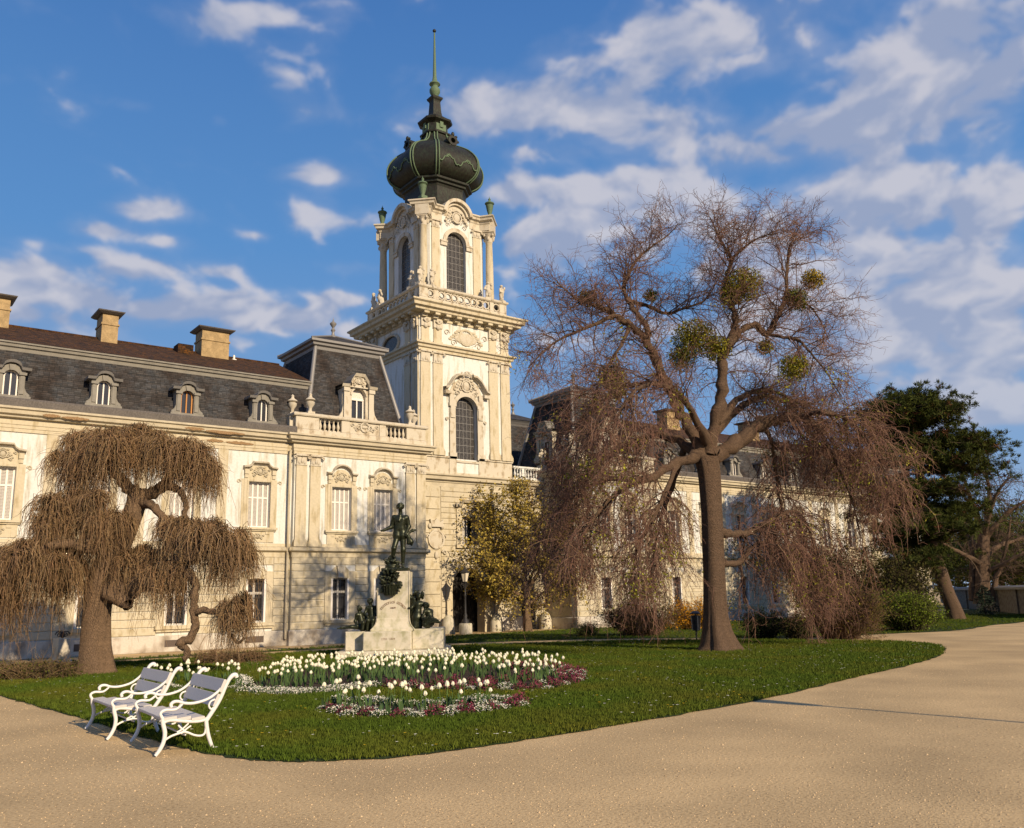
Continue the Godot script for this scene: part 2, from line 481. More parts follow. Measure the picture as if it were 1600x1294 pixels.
func sky() -> Texture2D:
	cover = FastNoiseLite.new()
	cover.seed = 21
	cover.noise_type = FastNoiseLite.TYPE_SIMPLEX_SMOOTH
	cover.frequency = 2.7
	cover.fractal_octaves = 6
	cover.fractal_gain = 0.52
	warp = FastNoiseLite.new()
	warp.seed = 22
	warp.frequency = 1.2
	warp.fractal_octaves = 3
	big = FastNoiseLite.new()
	big.seed = 23
	big.frequency = 0.55
	big.fractal_octaves = 2
	var puffs := [
		[16.7, 34.5, 3.3, 1.0, 0.60], [12.5, 29.0, 1.9, 0.5, 0.30], [26.1, 35.8, 2.6, 0.9, 0.50], [24.5, 30.0, 2.8, 1.0, 0.60], [25.0, 26.5, 2.6, 0.8, 0.80], [24.2, 24.2, 1.7, 0.7, 0.50],
		[15.3, 23.7, 2.0, 0.8, 0.70], [10.4, 21.9, 1.5, 0.5, 0.80], [14.1, 21.8, 2.1, 0.5, 0.80], [20.5, 22.6, 0.9, 0.3, 0.70], [14.4, 20.1, 1.6, 0.7, 0.80], [18.2, 20.3, 1.6, 0.5, 0.60],
		[8.1, 19.3, 2.9, 0.7, 0.70], [10.2, 18.1, 2.6, 0.5, 0.70], [14.9, 17.5, 3.5, 0.7, 0.80], [7.2, 18.0, 2.1, 0.7, 0.70], [21.9, 17.8, 2.9, 0.9, 0.70], [26.8, 21.0, 1.9, 0.6, 0.70],
		[26.0, 19.1, 2.1, 0.5, 0.80], [25.6, 17.4, 3.8, 1.2, 0.70], [20.0, 35.3, 1.3, 0.4, 0.40], [30.7, 30.4, 1.5, 0.8, 0.50], [17.8, 29.1, 0.8, 0.4, 0.40], [36.5, 30.8, 3.5, 1.5, 0.90],
		[42.0, 30.6, 3.1, 1.5, 0.90], [45.9, 29.2, 2.2, 1.5, 0.80], [37.8, 26.0, 2.2, 0.9, 0.90], [43.5, 26.0, 2.4, 1.0, 0.80], [48.8, 25.7, 3.8, 1.1, 0.80], [50.3, 28.8, 3.4, 1.7, 0.90],
		[52.9, 33.5, 2.5, 1.6, 0.40], [41.0, 34.1, 2.0, 1.1, 0.70], [47.7, 34.8, 2.0, 1.8, 0.60], [55.8, 34.0, 4.6, 1.7, 0.95], [56.5, 31.6, 2.5, 1.2, 0.70], [58.9, 26.9, 4.0, 1.4, 0.95],
		[54.4, 27.3, 2.5, 1.3, 0.80], [65.5, 30.9, 5.2, 2.9, 0.95], [69.0, 27.9, 2.1, 1.9, 0.80], [66.6, 25.5, 4.0, 1.6, 0.70], [63.3, 28.7, 2.3, 1.3, 0.60], [52.8, 23.7, 3.7, 1.1, 0.70],
		[58.9, 23.4, 3.2, 1.1, 0.80], [64.3, 21.7, 4.5, 2.1, 0.85], [68.5, 21.9, 1.8, 1.3, 0.80], [60.4, 19.8, 4.6, 1.8, 0.75], [65.5, 17.1, 4.0, 1.7, 0.70], [48.5, 22.1, 7.6, 2.0, 0.60],
		[42.1, 22.9, 3.5, 1.6, 0.60], [38.7, 28.1, 1.3, 0.5, 0.40], [42.3, 28.0, 1.8, 0.5, 0.50], [64.4, 13.9, 4.7, 1.8, 0.60], [59.9, 15.3, 3.1, 1.5, 0.60], [41.1, 21.0, 3.0, 1.2, 0.40],
		[5.5, 25.1, 1.1, 0.4, 0.50], [11.1, 20.6, 0.9, 0.3, 0.50], [27.2, 23.8, 0.9, 0.4, 0.40], [9.8, 14.3, 7.2, 1.4, 0.60], [50.1, 15.5, 8.3, 2.4, 0.50], [62.1, 11.9, 5.9, 1.1, 0.50],
		[56.4, 18.4, 4.8, 1.5, 0.50], [67.6, 17.8, 2.8, 2.0, 0.80], [66.9, 12.8, 3.1, 2.0, 0.70], [56.7, 21.1, 4.8, 1.9, 0.60], [61.8, 9.7, 5.8, 1.1, 0.50], [47.0, 32.0, 2.6, 1.1, 0.40],
		[62.1, 25.0, 3.5, 1.4, 0.80], [65.2, 9.7, 4.2, 1.4, 0.60], [9.6, 16.5, 5.4, 0.7, 0.70], [17.9, 18.5, 2.4, 0.6, 0.60], [6.7, 19.0, 2.1, 0.6, 0.70], [12.7, 23.2, 2.3, 0.5, 0.50],
		[33.2, 19.1, 2.6, 0.8, 0.40], [7.9, 20.6, 1.8, 0.4, 0.50]]
	var w := 3072
	var h := 1536
	var im := Image.create_empty(w / 4, h / 4, false, Image.FORMAT_RGBAF)
	for y in h / 4:
		for x in w / 4:
			var az := TAU * (x + 0.5) / (w / 4)
			var el := PI / 2 - PI * (y + 0.5) / (h / 4)
			im.set_pixel(x, y, sky_color(Vector3(sin(az) * cos(el), sin(el), -cos(az) * cos(el)), puffs))
	im.resize(w, h, Image.INTERPOLATE_CUBIC)
	for y in range(int(h * 36.0 / 180.0), int(h * 91.0 / 180.0)):      # the part in view, in full detail
		for x in range(0, int(w * 78.0 / 360.0)):
			var az := TAU * (x + 0.5) / w
			var el := PI / 2 - PI * (y + 0.5) / h
			im.set_pixel(x, y, sky_color(Vector3(sin(az) * cos(el), sin(el), -cos(az) * cos(el)), puffs))
	return ImageTexture.create_from_image(im)

func _ready() -> void:
	var cam := Camera3D.new()
	cam.name = "camera"
	cam.position = Vector3(0, EYE, 0)
	cam.rotation_order = EULER_ORDER_YXZ
	cam.rotation = Vector3(deg_to_rad(11.79), deg_to_rad(-37.383), deg_to_rad(-1.387))
	cam.fov = 50.02
	cam.near = 0.1
	cam.far = 900.0
	add_child(cam)
	var env := Environment.new()
	env.background_mode = Environment.BG_SKY
	env.tonemap_mode = Environment.TONE_MAPPER_LINEAR
	env.tonemap_exposure = EXPOSURE
	env.sdfgi_enabled = true
	env.ssao_enabled = true
	env.ssil_enabled = true
	var sm := PanoramaSkyMaterial.new()
	sm.panorama = sky()
	env.sky = Sky.new()
	env.sky.sky_material = sm
	var we := WorldEnvironment.new()
	we.name = "environment"
	we.environment = env
	add_child(we)
	var sun := DirectionalLight3D.new()
	sun.name = "sun"
	sun.light_color = Color(1.0, 0.905, 0.765)
	sun.light_energy = 1.6
	sun.light_angular_distance = 0.5
	sun.shadow_enabled = true
	add_child(sun)
	sun.look_at_from_position(Vector3.ZERO, SUN_DIR)
	materials()
	# ground, lawns and paths
	var g := MB.new()
	g.quad(Vector3(-400, 0, 400), Vector3(400, 0, 400), Vector3(400, 0, -400), Vector3(-400, 0, -400))
	structure("ground", g.commit(), M.gravel)
	var r := RandomNumberGenerator.new()
	r.seed = 1
	structure("lawn", poly_sheet(ragged(LAWN, r, 0.2, 0.025), 0.008), M.lawn)
	structure("lawn", poly_sheet(ragged(BACKLAWN, r, 0.2, 0.03), 0.008), M.lawn)
	palace()
	monument()
	furniture()
	benches()
	weeping_tree()
	big_tree()
	small_tree()
	pine()
	bare_tree()
	conifer()
	bushes()
	flowers()
	grass()

# ================================================================ the palace
func hole_wall(x0: float, x1: float, y0: float, y1: float, zb: float, zf: float, holes: Array) -> MB:    # holes: Rect2 in x, y
	var b := MB.new()
	var xs := [x0, x1]
	var ys := [y0, y1]
	for h in holes:
		for e in [h.position.x, h.end.x]:
			if e > x0 and e < x1 and not xs.has(e): xs.append(e)
		for e in [h.position.y, h.end.y]:
			if e > y0 and e < y1 and not ys.has(e): ys.append(e)
	xs.sort()
	ys.sort()
	for j in ys.size() - 1:
		var start := -1
		for i in xs.size():
			var free := false
			if i < xs.size() - 1:
				var c := Vector2((xs[i] + xs[i + 1]) / 2, (ys[j] + ys[j + 1]) / 2)
				free = true
				for h in holes:
					if h.has_point(c):
						free = false
			if free and start < 0:
				start = i
			elif not free and start >= 0:
				b.box(Vector3(xs[start], ys[j], zb), Vector3(xs[i], ys[j + 1], zf))
				start = -1
	return b

func arch_wall(b: MB, x0: float, x1: float, y0: float, y1: float, zb: float, zf: float, cx: float, r: float, sill: float, spring: float) -> void:
	if sill > y0:
		b.box(Vector3(cx - r, y0, zb), Vector3(cx + r, sill, zf))
	b.box(Vector3(x0, y0, zb), Vector3(cx - r, y1, zf))
	b.box(Vector3(cx + r, y0, zb), Vector3(x1, y1, zf))
	var s := 16
	for k in s:
		var a := PI - PI * k / s
		var c := PI - PI * (k + 1) / s
		var p := Vector2(cx + r * cos(a), spring + r * sin(a))
		var q := Vector2(cx + r * cos(c), spring + r * sin(c))
		b.quad(Vector3(p.x, p.y, zf), Vector3(q.x, q.y, zf), Vector3(q.x, y1, zf), Vector3(p.x, y1, zf))
		b.quad(Vector3(q.x, q.y, zf), Vector3(p.x, p.y, zf), Vector3(p.x, p.y, zb), Vector3(q.x, q.y, zb))
	b.box(Vector3(cx - r, y1, zb), Vector3(cx + r, y1 + 0.01, zf - 0.004))

func scroll(b: MB, at: Vector3, r: float, turns: float, flip: float, rad: float) -> void:
	var pts := []
	var rr := []
	var s := 12
	for k in s + 1:
		var t := float(k) / s
		var a := TAU * turns * t
		var d := r * (1.0 - 0.8 * t)
		pts.append(at + Vector3(flip * (cos(a) * d - r), sin(a) * d, 0))
		rr.append(rad * (1.0 - 0.35 * t))
	b.tube(pts, rr, 5)

func ornament(w: float, h: float, seed_: int) -> ArrayMesh:      # carved scrollwork round a shell, lying on the plane z = 0
	var b := MB.new()
	var r := RandomNumberGenerator.new()
	r.seed = seed_
	b.ball(Vector3(0, 0.05 * h, 0), Vector3(w * 0.13, h * 0.24, 0.07), 8, 6)
	b.ring(0, 0.05 * h, w * 0.15, w * 0.19, 0, TAU, 0, 0.06, 12)
	for s in [-1.0, 1.0]:
		scroll(b, Vector3(s * w * 0.30, -0.08 * h, 0.03), w * 0.10, 1.3, s, 0.03)
		scroll(b, Vector3(s * w * 0.42, 0.16 * h, 0.03), w * 0.07, 1.2, -s, 0.024)
		scroll(b, Vector3(s * w * 0.24, -0.34 * h, 0.03), w * 0.08, 1.2, -s, 0.026)
		for k in 5:
			var a := 0.3 + k * 0.45
			b.ball(Vector3(s * w * (0.2 + 0.05 * k), h * (0.36 - 0.13 * k) + r.randf_range(-0.03, 0.03), 0.015), Vector3(w * 0.055, h * 0.08, 0.035), 6, 4)
	for k in 5:
		var a := PI * (0.2 + 0.15 * k)
		b.ball(Vector3(cos(a) * w * 0.15, 0.26 * h + sin(a) * h * 0.18, 0.02), Vector3(w * 0.04, h * 0.08, 0.04), 6, 4)
	return b.commit()

func baluster_mesh(h: float, r: float) -> ArrayMesh:
	var b := MB.new()
	b.box(Vector3(-r, 0, -r), Vector3(r, h * 0.1, r))
	b.lathe([Vector2(r * 0.6, h * 0.1), Vector2(r * 0.55, h * 0.18), Vector2(r, h * 0.36), Vector2(r * 0.85, h * 0.5), Vector2(r * 0.42, h * 0.7), Vector2(r * 0.5, h * 0.84), Vector2(r * 0.75, h * 0.9)], 8)
	b.box(Vector3(-r, h * 0.9, -r), Vector3(r, h, r))
	return b.commit()

func urn_mesh(h: float) -> ArrayMesh:
	var b := MB.new()
	b.box(Vector3(-0.17, 0, -0.17) * h, Vector3(0.17, 0.1, 0.17) * h)
	b.lathe([Vector2(0.1, 0.1) * h, Vector2(0.07, 0.2) * h, Vector2(0.09, 0.3) * h, Vector2(0.19, 0.44) * h, Vector2(0.21, 0.56) * h, Vector2(0.13, 0.6) * h, Vector2(0.24, 0.66) * h, Vector2(0.2, 0.72) * h, Vector2(0.1, 0.78) * h, Vector2(0.06, 0.86) * h, Vector2(0.08, 0.92) * h, Vector2(0.0, 1.0) * h], 12)
	return b.commit()

func pilaster(parent: Node3D, at: Vector3, w: float, h: float, turn := 0.0, dep := 0.09, base := 0.34, cap := 0.5) -> void:
	# at: the middle of its foot on the wall plane
	var b := MB.new()
	b.box(Vector3(-w / 2 - 0.07, 0, -0.02), Vector3(w / 2 + 0.07, base * 0.6, dep + 0.09))
	b.box(Vector3(-w / 2 - 0.04, base * 0.6, -0.02), Vector3(w / 2 + 0.04, base * 0.82, dep + 0.06))
	b.box(Vector3(-w / 2 - 0.015, base * 0.82, -0.02), Vector3(w / 2 + 0.015, base, dep + 0.03))
	b.box(Vector3(-w / 2, base, -0.02), Vector3(w / 2, h - cap, dep))
	var p := wpart(parent, "pilaster", b.commit(), M.beige, at, turn)
	var key := "cap%.2f" % w
	if not M.has(key):
		var c := MB.new()
		var hw := w / 2
		c.box(Vector3(-hw - 0.02, 0, -0.02), Vector3(hw + 0.02, 0.05, dep + 0.03))
		c.box(Vector3(-hw + 0.02, 0.05, -0.02), Vector3(hw - 0.02, cap - 0.1, dep + 0.02))
		c.box(Vector3(-hw - 0.06, cap - 0.1, -0.02), Vector3(hw + 0.06, cap, dep + 0.10))
		for s in [-1.0, 1.0]:
			scroll(c, Vector3(s * (hw + 0.02), cap - 0.17, dep + 0.06), 0.075, 1.2, -s, 0.034)
			c.ball(Vector3(s * hw * 0.5, 0.14, dep + 0.02), Vector3(0.07, 0.12, 0.05), 6, 4)
		c.ball(Vector3(0, 0.2, dep + 0.03), Vector3(0.06, 0.13, 0.05), 6, 4)
		c.ball(Vector3(0, cap - 0.08, dep + 0.08), Vector3(0.06, 0.05, 0.05), 6, 4)
		M[key] = c.commit()
	part(p, "capital", M[key], M.stone, Vector3(0, h - cap, 0))

func shutter_window(parent: Node3D, cx: float, y0: float, z: float, w: float, h: float) -> void:   # white closed shutters set back in the reveal
	if not M.has("shutter_frame"):
		var f := MB.new()
		f.box(Vector3(-w / 2, 0, -0.26), Vector3(w / 2, h, -0.22))
		for k in 5:
			var x := -w / 2 + (w - 0.07) * k / 4
			f.box(Vector3(x, 0, -0.22), Vector3(x + 0.07, h, -0.17))
		for yy in [0.0, h * 0.64, h - 0.07]:
			f.box(Vector3(-w / 2 + 0.07, yy, -0.219), Vector3(w / 2 - 0.07, yy + 0.07, -0.175))
		M.shutter_frame = f.commit()
		var l := MB.new()
		for k in 34:
			var y := 0.075 + k * (h - 0.16) / 34
			l.quad(Vector3(0, y, -0.19), Vector3(w / 4 - 0.09, y, -0.19), Vector3(w / 4 - 0.09, y + 0.045, -0.215), Vector3(0, y + 0.045, -0.215))
		M.shutter_louver = l.commit()
	var o := wpart(parent, "window", M.shutter_frame, M.shutter, Vector3(cx, y0, z))
	for k in 4:
		part(o, "shutter", M.shutter_louver, M.louver, Vector3(-w / 2 + (w - 0.07) * k / 4 + 0.08, 0, 0))

func dark_window(parent: Node3D, cx: float, y0: float, z: float, w: float, h: float) -> void:
	if not M.has("dark_frame"):
		var f := MB.new()
		for s in [-1.0, 1.0]:
			f.box(Vector3(minf(s * w / 2, s * (w / 2 - 0.06)), 0, -0.27), Vector3(maxf(s * w / 2, s * (w / 2 - 0.06)), h, -0.2))
		f.box(Vector3(-0.03, 0, -0.27), Vector3(0.03, h, -0.2))
		for yy in [0.0, h * 0.66, h - 0.06]:
			f.box(Vector3(-w / 2 + 0.06, yy, -0.268), Vector3(w / 2 - 0.06, yy + 0.06, -0.205))
		M.dark_frame = f.commit()
		var g := MB.new()
		g.box(Vector3(-w / 2, 0, -0.30), Vector3(w / 2, h, -0.27))
		M.dark_pane = g.commit()
	var o := wpart(parent, "window", M.dark_frame, M.frame, Vector3(cx, y0, z))
	part(o, "pane", M.dark_pane, M.glass)

func grille_window(parent: Node3D, cx: float, y0: float, z: float, w: float, h: float) -> void:    # ground floor: dark panes, white cross, iron bars, white shutters folded into the reveal
	if not M.has("grille"):
		var f := MB.new()
		f.box(Vector3(-0.04, 0, -0.27), Vector3(0.04, h, -0.22))
		for yy in [0.0, h * 0.64, h - 0.05]:
			f.box(Vector3(-w / 2, yy, -0.268), Vector3(w / 2, yy + (0.1 if yy > 0.1 and yy < h * 0.8 else 0.05), -0.215))
		M.grille_frame = f.commit()
		var p := MB.new()
		p.box(Vector3(-w / 2, 0, -0.33), Vector3(w / 2, h, -0.28))
		M.grille_pane = p.commit()
		var b := MB.new()
		for k in 7:
			var x := -w / 2 + 0.15 + (w - 0.3) * k / 6
			b.tube([Vector3(x, 0.0, -0.1), Vector3(x, h, -0.1)], [0.012, 0.012], 5)
		for yy in [0.14, 0.5, 1.0, h - 0.18]:
			b.box(Vector3(-w / 2 + 0.1, yy, -0.112), Vector3(w / 2 - 0.1, yy + 0.022, -0.088))
		M.grille = b.commit()
		var s := MB.new()
		s.box(Vector3(-0.045, -0.02, -0.2), Vector3(0.045, h, 0.03))
		M.folded = s.commit()
	var o := wpart(parent, "window", M.grille_frame, M.frame, Vector3(cx, y0, z))
	part(o, "pane", M.grille_pane, M.glass)
	part(o, "grille", M.grille, M.iron)
	for s in [-1.0, 1.0]:
		part(o, "shutter", M.folded, M.shutter, Vector3(s * (w / 2 - 0.05), 0, 0))

func moulded_surround(w: float, h: float, arched: bool) -> Array:    # [surround, hood, tympanum ornament, apron ornament], origin at the sill's middle
	var s := MB.new()
	var t := 0.2
	for sg in [-1.0, 1.0]:
		var x0: float = sg * w / 2
		s.box(Vector3(minf(x0, x0 + sg * t), -0.62, -0.02), Vector3(maxf(x0, x0 + sg * t), h + 0.3, 0.05))
		s.box(Vector3(minf(x0 + sg * t, x0 + sg * (t + 0.1)), 0, -0.02), Vector3(maxf(x0 + sg * t, x0 + sg * (t + 0.1)), h + 0.1, 0.025))
		s.box(Vector3(minf(x0, x0 + sg * 0.07), 0, 0.05), Vector3(maxf(x0, x0 + sg * 0.07), h + 0.06, 0.075))
		scroll(s, Vector3(x0 + sg * (t + 0.14), h - 0.02, 0.02), 0.09, 1.2, -sg, 0.03)
		s.box(Vector3(x0 + sg * 0.12 - 0.09, h + 0.3, -0.02), Vector3(x0 + sg * 0.12 + 0.09, h + 0.5, 0.13))      # the hood's bracket
		s.box(Vector3(x0 + sg * 0.12 - 0.07, h + 0.14, -0.02), Vector3(x0 + sg * 0.12 + 0.07, h + 0.3, 0.09))
	s.box(Vector3(-w / 2, h, -0.02), Vector3(w / 2, h + 0.1, 0.055))
	var ty := [Vector2(-w / 2 - 0.02, h + 0.1)]
	if arched:
		for k in 11:
			var a := PI - PI * k / 10
			ty.append(Vector2(cos(a) * (w / 2 - 0.06), h + 0.42 + sin(a) * 0.38))
	else:
		ty.append_array([Vector2(-w / 2 - 0.02, h + 0.5), Vector2(-w * 0.32, h + 0.68), Vector2(w * 0.32, h + 0.68), Vector2(w / 2 + 0.02, h + 0.5)])
	ty.append(Vector2(w / 2 + 0.02, h + 0.1))
	s.extrude(ty, -0.02, 0.03)
	# sill and apron
	s.box(Vector3(-w / 2 - 0.32, -0.09, -0.02), Vector3(w / 2 + 0.32, 0.0, 0.16))
	s.box(Vector3(-w / 2 - 0.28, -0.15, -0.02), Vector3(w / 2 + 0.28, -0.09, 0.10))
	s.box(Vector3(-w / 2, -0.62, -0.02), Vector3(w / 2, -0.15, 0.03))
	for sg in [-1.0, 1.0]:
		s.box(Vector3(sg * w * 0.42 - 0.09, -0.28, 0.03), Vector3(sg * w * 0.42 + 0.09, -0.15, 0.06))
	var hood := MB.new()
	var prof := [Vector2(0, 0), Vector2(0.06, 0.0), Vector2(0.1, 0.05), Vector2(0.2, 0.07), Vector2(0.22, 0.13), Vector2(0.0, 0.17)]
	var line := []
	var wx := w / 2 + 0.26
	line.append(Vector2(-wx, h + 0.5))
	if arched:
		line.append(Vector2(-w / 2 - 0.02, h + 0.5))
		for k in 11:
			var a := PI * 0.93 - PI * 0.86 * k / 10
			line.append(Vector2(cos(a) * (w / 2 - 0.02), h + 0.46 + sin(a) * 0.42))
		line.append(Vector2(w / 2 + 0.02, h + 0.5))
	else:
		line.append_array([Vector2(-w * 0.52, h + 0.53), Vector2(-w * 0.4, h + 0.6), Vector2(-w * 0.33, h + 0.72), Vector2(w * 0.33, h + 0.72), Vector2(w * 0.4, h + 0.6), Vector2(w * 0.52, h + 0.53)])
	line.append(Vector2(wx, h + 0.5))
	for i in line.size() - 1:
		var a: Vector2 = line[i]
		var c: Vector2 = line[i + 1]
		var na := Vector2.UP * -1.0
		for k in prof.size() - 1:
			var p: Vector2 = prof[k]
			var q: Vector2 = prof[k + 1]
			hood.quad(Vector3(a.x, a.y + p.y, p.x), Vector3(c.x, c.y + p.y, p.x), Vector3(c.x, c.y + q.y, q.x), Vector3(a.x, a.y + q.y, q.x))
	for e in [line[0], line[line.size() - 1]]:
		var poly := []
		for p in prof:
			poly.append(Vector3(e.x, e.y + p.y, p.x))
		for k in range(1, poly.size() - 1):
			if e.x < 0:
				hood.tri(poly[0], poly[k], poly[k + 1])
			else:
				hood.tri(poly[0], poly[k + 1], poly[k])
	return [s.commit(), hood.commit(), ornament(w * 0.85, 0.5, 3 if arched else 7), ornament(w * 0.5, 0.26, 9)]

func dressed_window(parent: Node3D, cx: float, y0: float, z: float, arched: bool, closed := true) -> void:
	var key := "dress%d" % int(arched)
	if not M.has(key):
		M[key] = moulded_surround(0.97, 1.95, arched)
	var d: Array = M[key]
	if closed:
		shutter_window(parent, cx, y0, z, 0.97, 1.95)
	else:
		dark_window(parent, cx, y0, z, 0.97, 1.95)
	var s := wpart(parent, "window_surround", d[0], M.beige, Vector3(cx, y0, z))
	part(s, "hood", d[1], M.stone)
	part(s, "carved_ornament", d[2], M.cream, Vector3(0, 1.95 + 0.42, 0.035))
	part(s, "carved_ornament", d[3], M.cream, Vector3(0, -0.38, 0.035))

func ground_dressing(parent: Node3D, cx: float, y0: float, z: float, w: float, h: float) -> void:
	if not M.has("keystone"):
		var s := MB.new()
		s.extrude([Vector2(-0.13, h + 0.02), Vector2(0.13, h + 0.02), Vector2(0.2, h + 0.55), Vector2(-0.2, h + 0.55)], -0.02, 0.14)
		M.keystone = s.commit()
		var b := MB.new()
		for sg in [-1.0, 1.0]:
			b.box(Vector3(minf(sg * w / 2, sg * (w / 2 + 0.28)), -0.02, -0.02), Vector3(maxf(sg * w / 2, sg * (w / 2 + 0.28)), h, 0.045))
		b.extrude([Vector2(-w / 2 - 0.28, h), Vector2(w / 2 + 0.28, h), Vector2(w / 2 + 0.3, h + 0.3), Vector2(w / 2, h + 0.32), Vector2(w / 2 - 0.2, h + 0.5), Vector2(-w / 2 + 0.2, h + 0.5), Vector2(-w / 2, h + 0.32), Vector2(-w / 2 - 0.3, h + 0.3)], -0.02, 0.045)
		b.box(Vector3(-w / 2 - 0.36, -0.16, -0.02), Vector3(w / 2 + 0.36, -0.02, 0.17))
		b.box(Vector3(-w / 2 - 0.3, -0.26, -0.02), Vector3(w / 2 + 0.3, -0.16, 0.1))
		M.ground_surround = b.commit()
	var o := wpart(parent, "window_surround", M.ground_surround, M.beige, Vector3(cx, y0, z))
	part(o, "keystone", M.keystone, M.stone)

func rustication(parent: Node3D, spans: Array, y0: float, y1: float, rows: int, z: float, r: RandomNumberGenerator, keep_out: Callable) -> void:
	# spans: [x0, x1] of each run of blocks; every block is a piece of its own with a sunk joint
	var h := (y1 - y0) / rows
	for j in rows:
		for s in spans:
			var a: float = s[0]
			var b: float = s[1]
			var mid := y0 + (j + 0.5) * h
			var cut: Array = keep_out.call(a, b, mid, h)
			for run in cut:
				var w: float = run[1] - run[0]
				if w < 0.06:
					continue
				var mesh := MB.new()
				mesh.bevel_box(Vector3(run[0] + 0.004, y0 + j * h + 0.018, z - 0.03), Vector3(run[1] - 0.004, y0 + (j + 1) * h - 0.004, z + 0.045), 0.018)
				wpart(parent, "rustic_block", mesh.commit(), M.block[r.randi() % 4])

func whole(a: float, b: float, _y: float, _h: float) -> Array:
	return [[a, b]]

func main_cornice() -> Array:
	return [Vector2(0.0, 8.60), Vector2(0.06, 8.60), Vector2(0.06, 8.66), Vector2(0.22, 8.69), Vector2(0.24, 8.76), Vector2(0.36, 8.80), Vector2(0.38, 8.93), Vector2(0.46, 8.97), Vector2(0.46, 9.05), Vector2(0.0, 9.07)]

func entablature() -> Array:
	return [Vector2(0.0, 8.17), Vector2(0.05, 8.17), Vector2(0.05, 8.30), Vector2(0.075, 8.31), Vector2(0.075, 8.42), Vector2(0.1, 8.45), Vector2(0.1, 8.6), Vector2(0.0, 8.6)]

func string_course() -> Array:
	return [Vector2(0.0, 3.70), Vector2(0.05, 3.70), Vector2(0.05, 3.90), Vector2(0.13, 3.93), Vector2(0.2, 3.97), Vector2(0.2, 4.09), Vector2(0.1, 4.13), Vector2(0.0, 4.14)]

func stone_dormer(amber: bool) -> Array:      # [face, roof, window frame, pane]; origin at the foot's middle, the face on z = 0
	var f := MB.new()
	var w := 0.46
	for s in [-1.0, 1.0]:
		f.box(Vector3(minf(s * 0.26, s * 0.46), 0.12, -1.2), Vector3(maxf(s * 0.26, s * 0.46), 0.98, 0.0))
		f.box(Vector3(minf(s * 0.29, s * 0.43), 0.2, 0.0), Vector3(maxf(s * 0.29, s * 0.43), 0.9, 0.04))
		f.box(Vector3(minf(s * 0.24, s * 0.5), 0.92, -0.02), Vector3(maxf(s * 0.24, s * 0.5), 1.02, 0.09))
		f.extrude([Vector2(s * 0.46, 0), Vector2(s * 0.66, 0), Vector2(s * 0.64, 0.2), Vector2(s * 0.52, 0.3), Vector2(s * 0.46, 0.46)], -0.12, 0.02)
		f.ball(Vector3(s * 0.57, 0.14, 0.01), Vector3(0.075, 0.075, 0.05), 8, 5)
	f.box(Vector3(-0.68, -0.03, -0.3), Vector3(0.68, 0.12, 0.07))
	var poly := [Vector2(-0.46, 0.98)]
	for k in 9:
		var a := PI - PI * k / 8
		poly.append(Vector2(cos(a) * 0.26, 0.86 + sin(a) * 0.24))
	var head := MB.new()
	for k in 8:
		var a: Vector2 = poly[k + 1]
		var c: Vector2 = poly[k + 2]
		f.quad(Vector3(a.x, a.y, 0.0), Vector3(c.x, c.y, 0.0), Vector3(c.x, 1.3, 0.0), Vector3(a.x, 1.3, 0.0))
		f.quad(Vector3(c.x, c.y, 0.0), Vector3(a.x, a.y, 0.0), Vector3(a.x, a.y, -0.3), Vector3(c.x, c.y, -0.3))
	for s in [-1.0, 1.0]:
		f.box(Vector3(minf(s * 0.26, s * 0.46), 0.98, -1.2), Vector3(maxf(s * 0.26, s * 0.46), 1.16, -0.001))
	f.extrude([Vector2(-0.07, 1.08), Vector2(0.07, 1.08), Vector2(0.11, 1.3), Vector2(-0.11, 1.3)], -0.02, 0.06)
	var line := [Vector2(-0.64, 1.13), Vector2(-0.34, 1.14)]
	for k in 9:
		var a := PI - PI * k / 8
		line.append(Vector2(cos(a) * 0.3, 1.2 + sin(a) * 0.2))
	line.append_array([Vector2(0.34, 1.14), Vector2(0.64, 1.13)])
	var r := MB.new()
	for i in line.size() - 1:
		var a: Vector2 = line[i]
		var c: Vector2 = line[i + 1]
		r.quad(Vector3(a.x, a.y - 0.03, 0.12), Vector3(c.x, c.y - 0.03, 0.12), Vector3(c.x, c.y + 0.07, 0.17), Vector3(a.x, a.y + 0.07, 0.17))
		r.quad(Vector3(a.x, a.y + 0.07, 0.17), Vector3(c.x, c.y + 0.07, 0.17), Vector3(c.x, c.y + 0.09, -1.4), Vector3(a.x, a.y + 0.09, -1.4))
		r.quad(Vector3(a.x, a.y - 0.03, -1.4), Vector3(c.x, c.y - 0.03, -1.4), Vector3(c.x, c.y - 0.03, 0.12), Vector3(a.x, a.y - 0.03, 0.12))
	for e in [[0, -1.0], [line.size() - 1, 1.0]]:
		var p: Vector2 = line[e[0]]
		r.quad(Vector3(p.x, p.y - 0.03, 0.12), Vector3(p.x, p.y + 0.07, 0.17), Vector3(p.x, p.y + 0.09, -1.4), Vector3(p.x, p.y - 0.03, -1.4))
	var win := MB.new()
	for x in [-0.245, -0.025, 0.195]:
		win.box(Vector3(x, 0.12, -0.2), Vector3(x + 0.05, 1.06 if x > -0.1 and x < 0.1 else 0.9, -0.15))
	win.ring(0, 0.86, 0.2, 0.25, 0, PI, -0.2, -0.152, 8)
	win.box(Vector3(-0.195, 0.12, -0.2), Vector3(0.195, 0.17, -0.153))
	var pane := MB.new()
	pane.box(Vector3(-0.26, 0.12, -0.25), Vector3(0.26, 1.12, -0.2))
	return [f.commit(), r.commit(), win.commit(), pane.commit()]

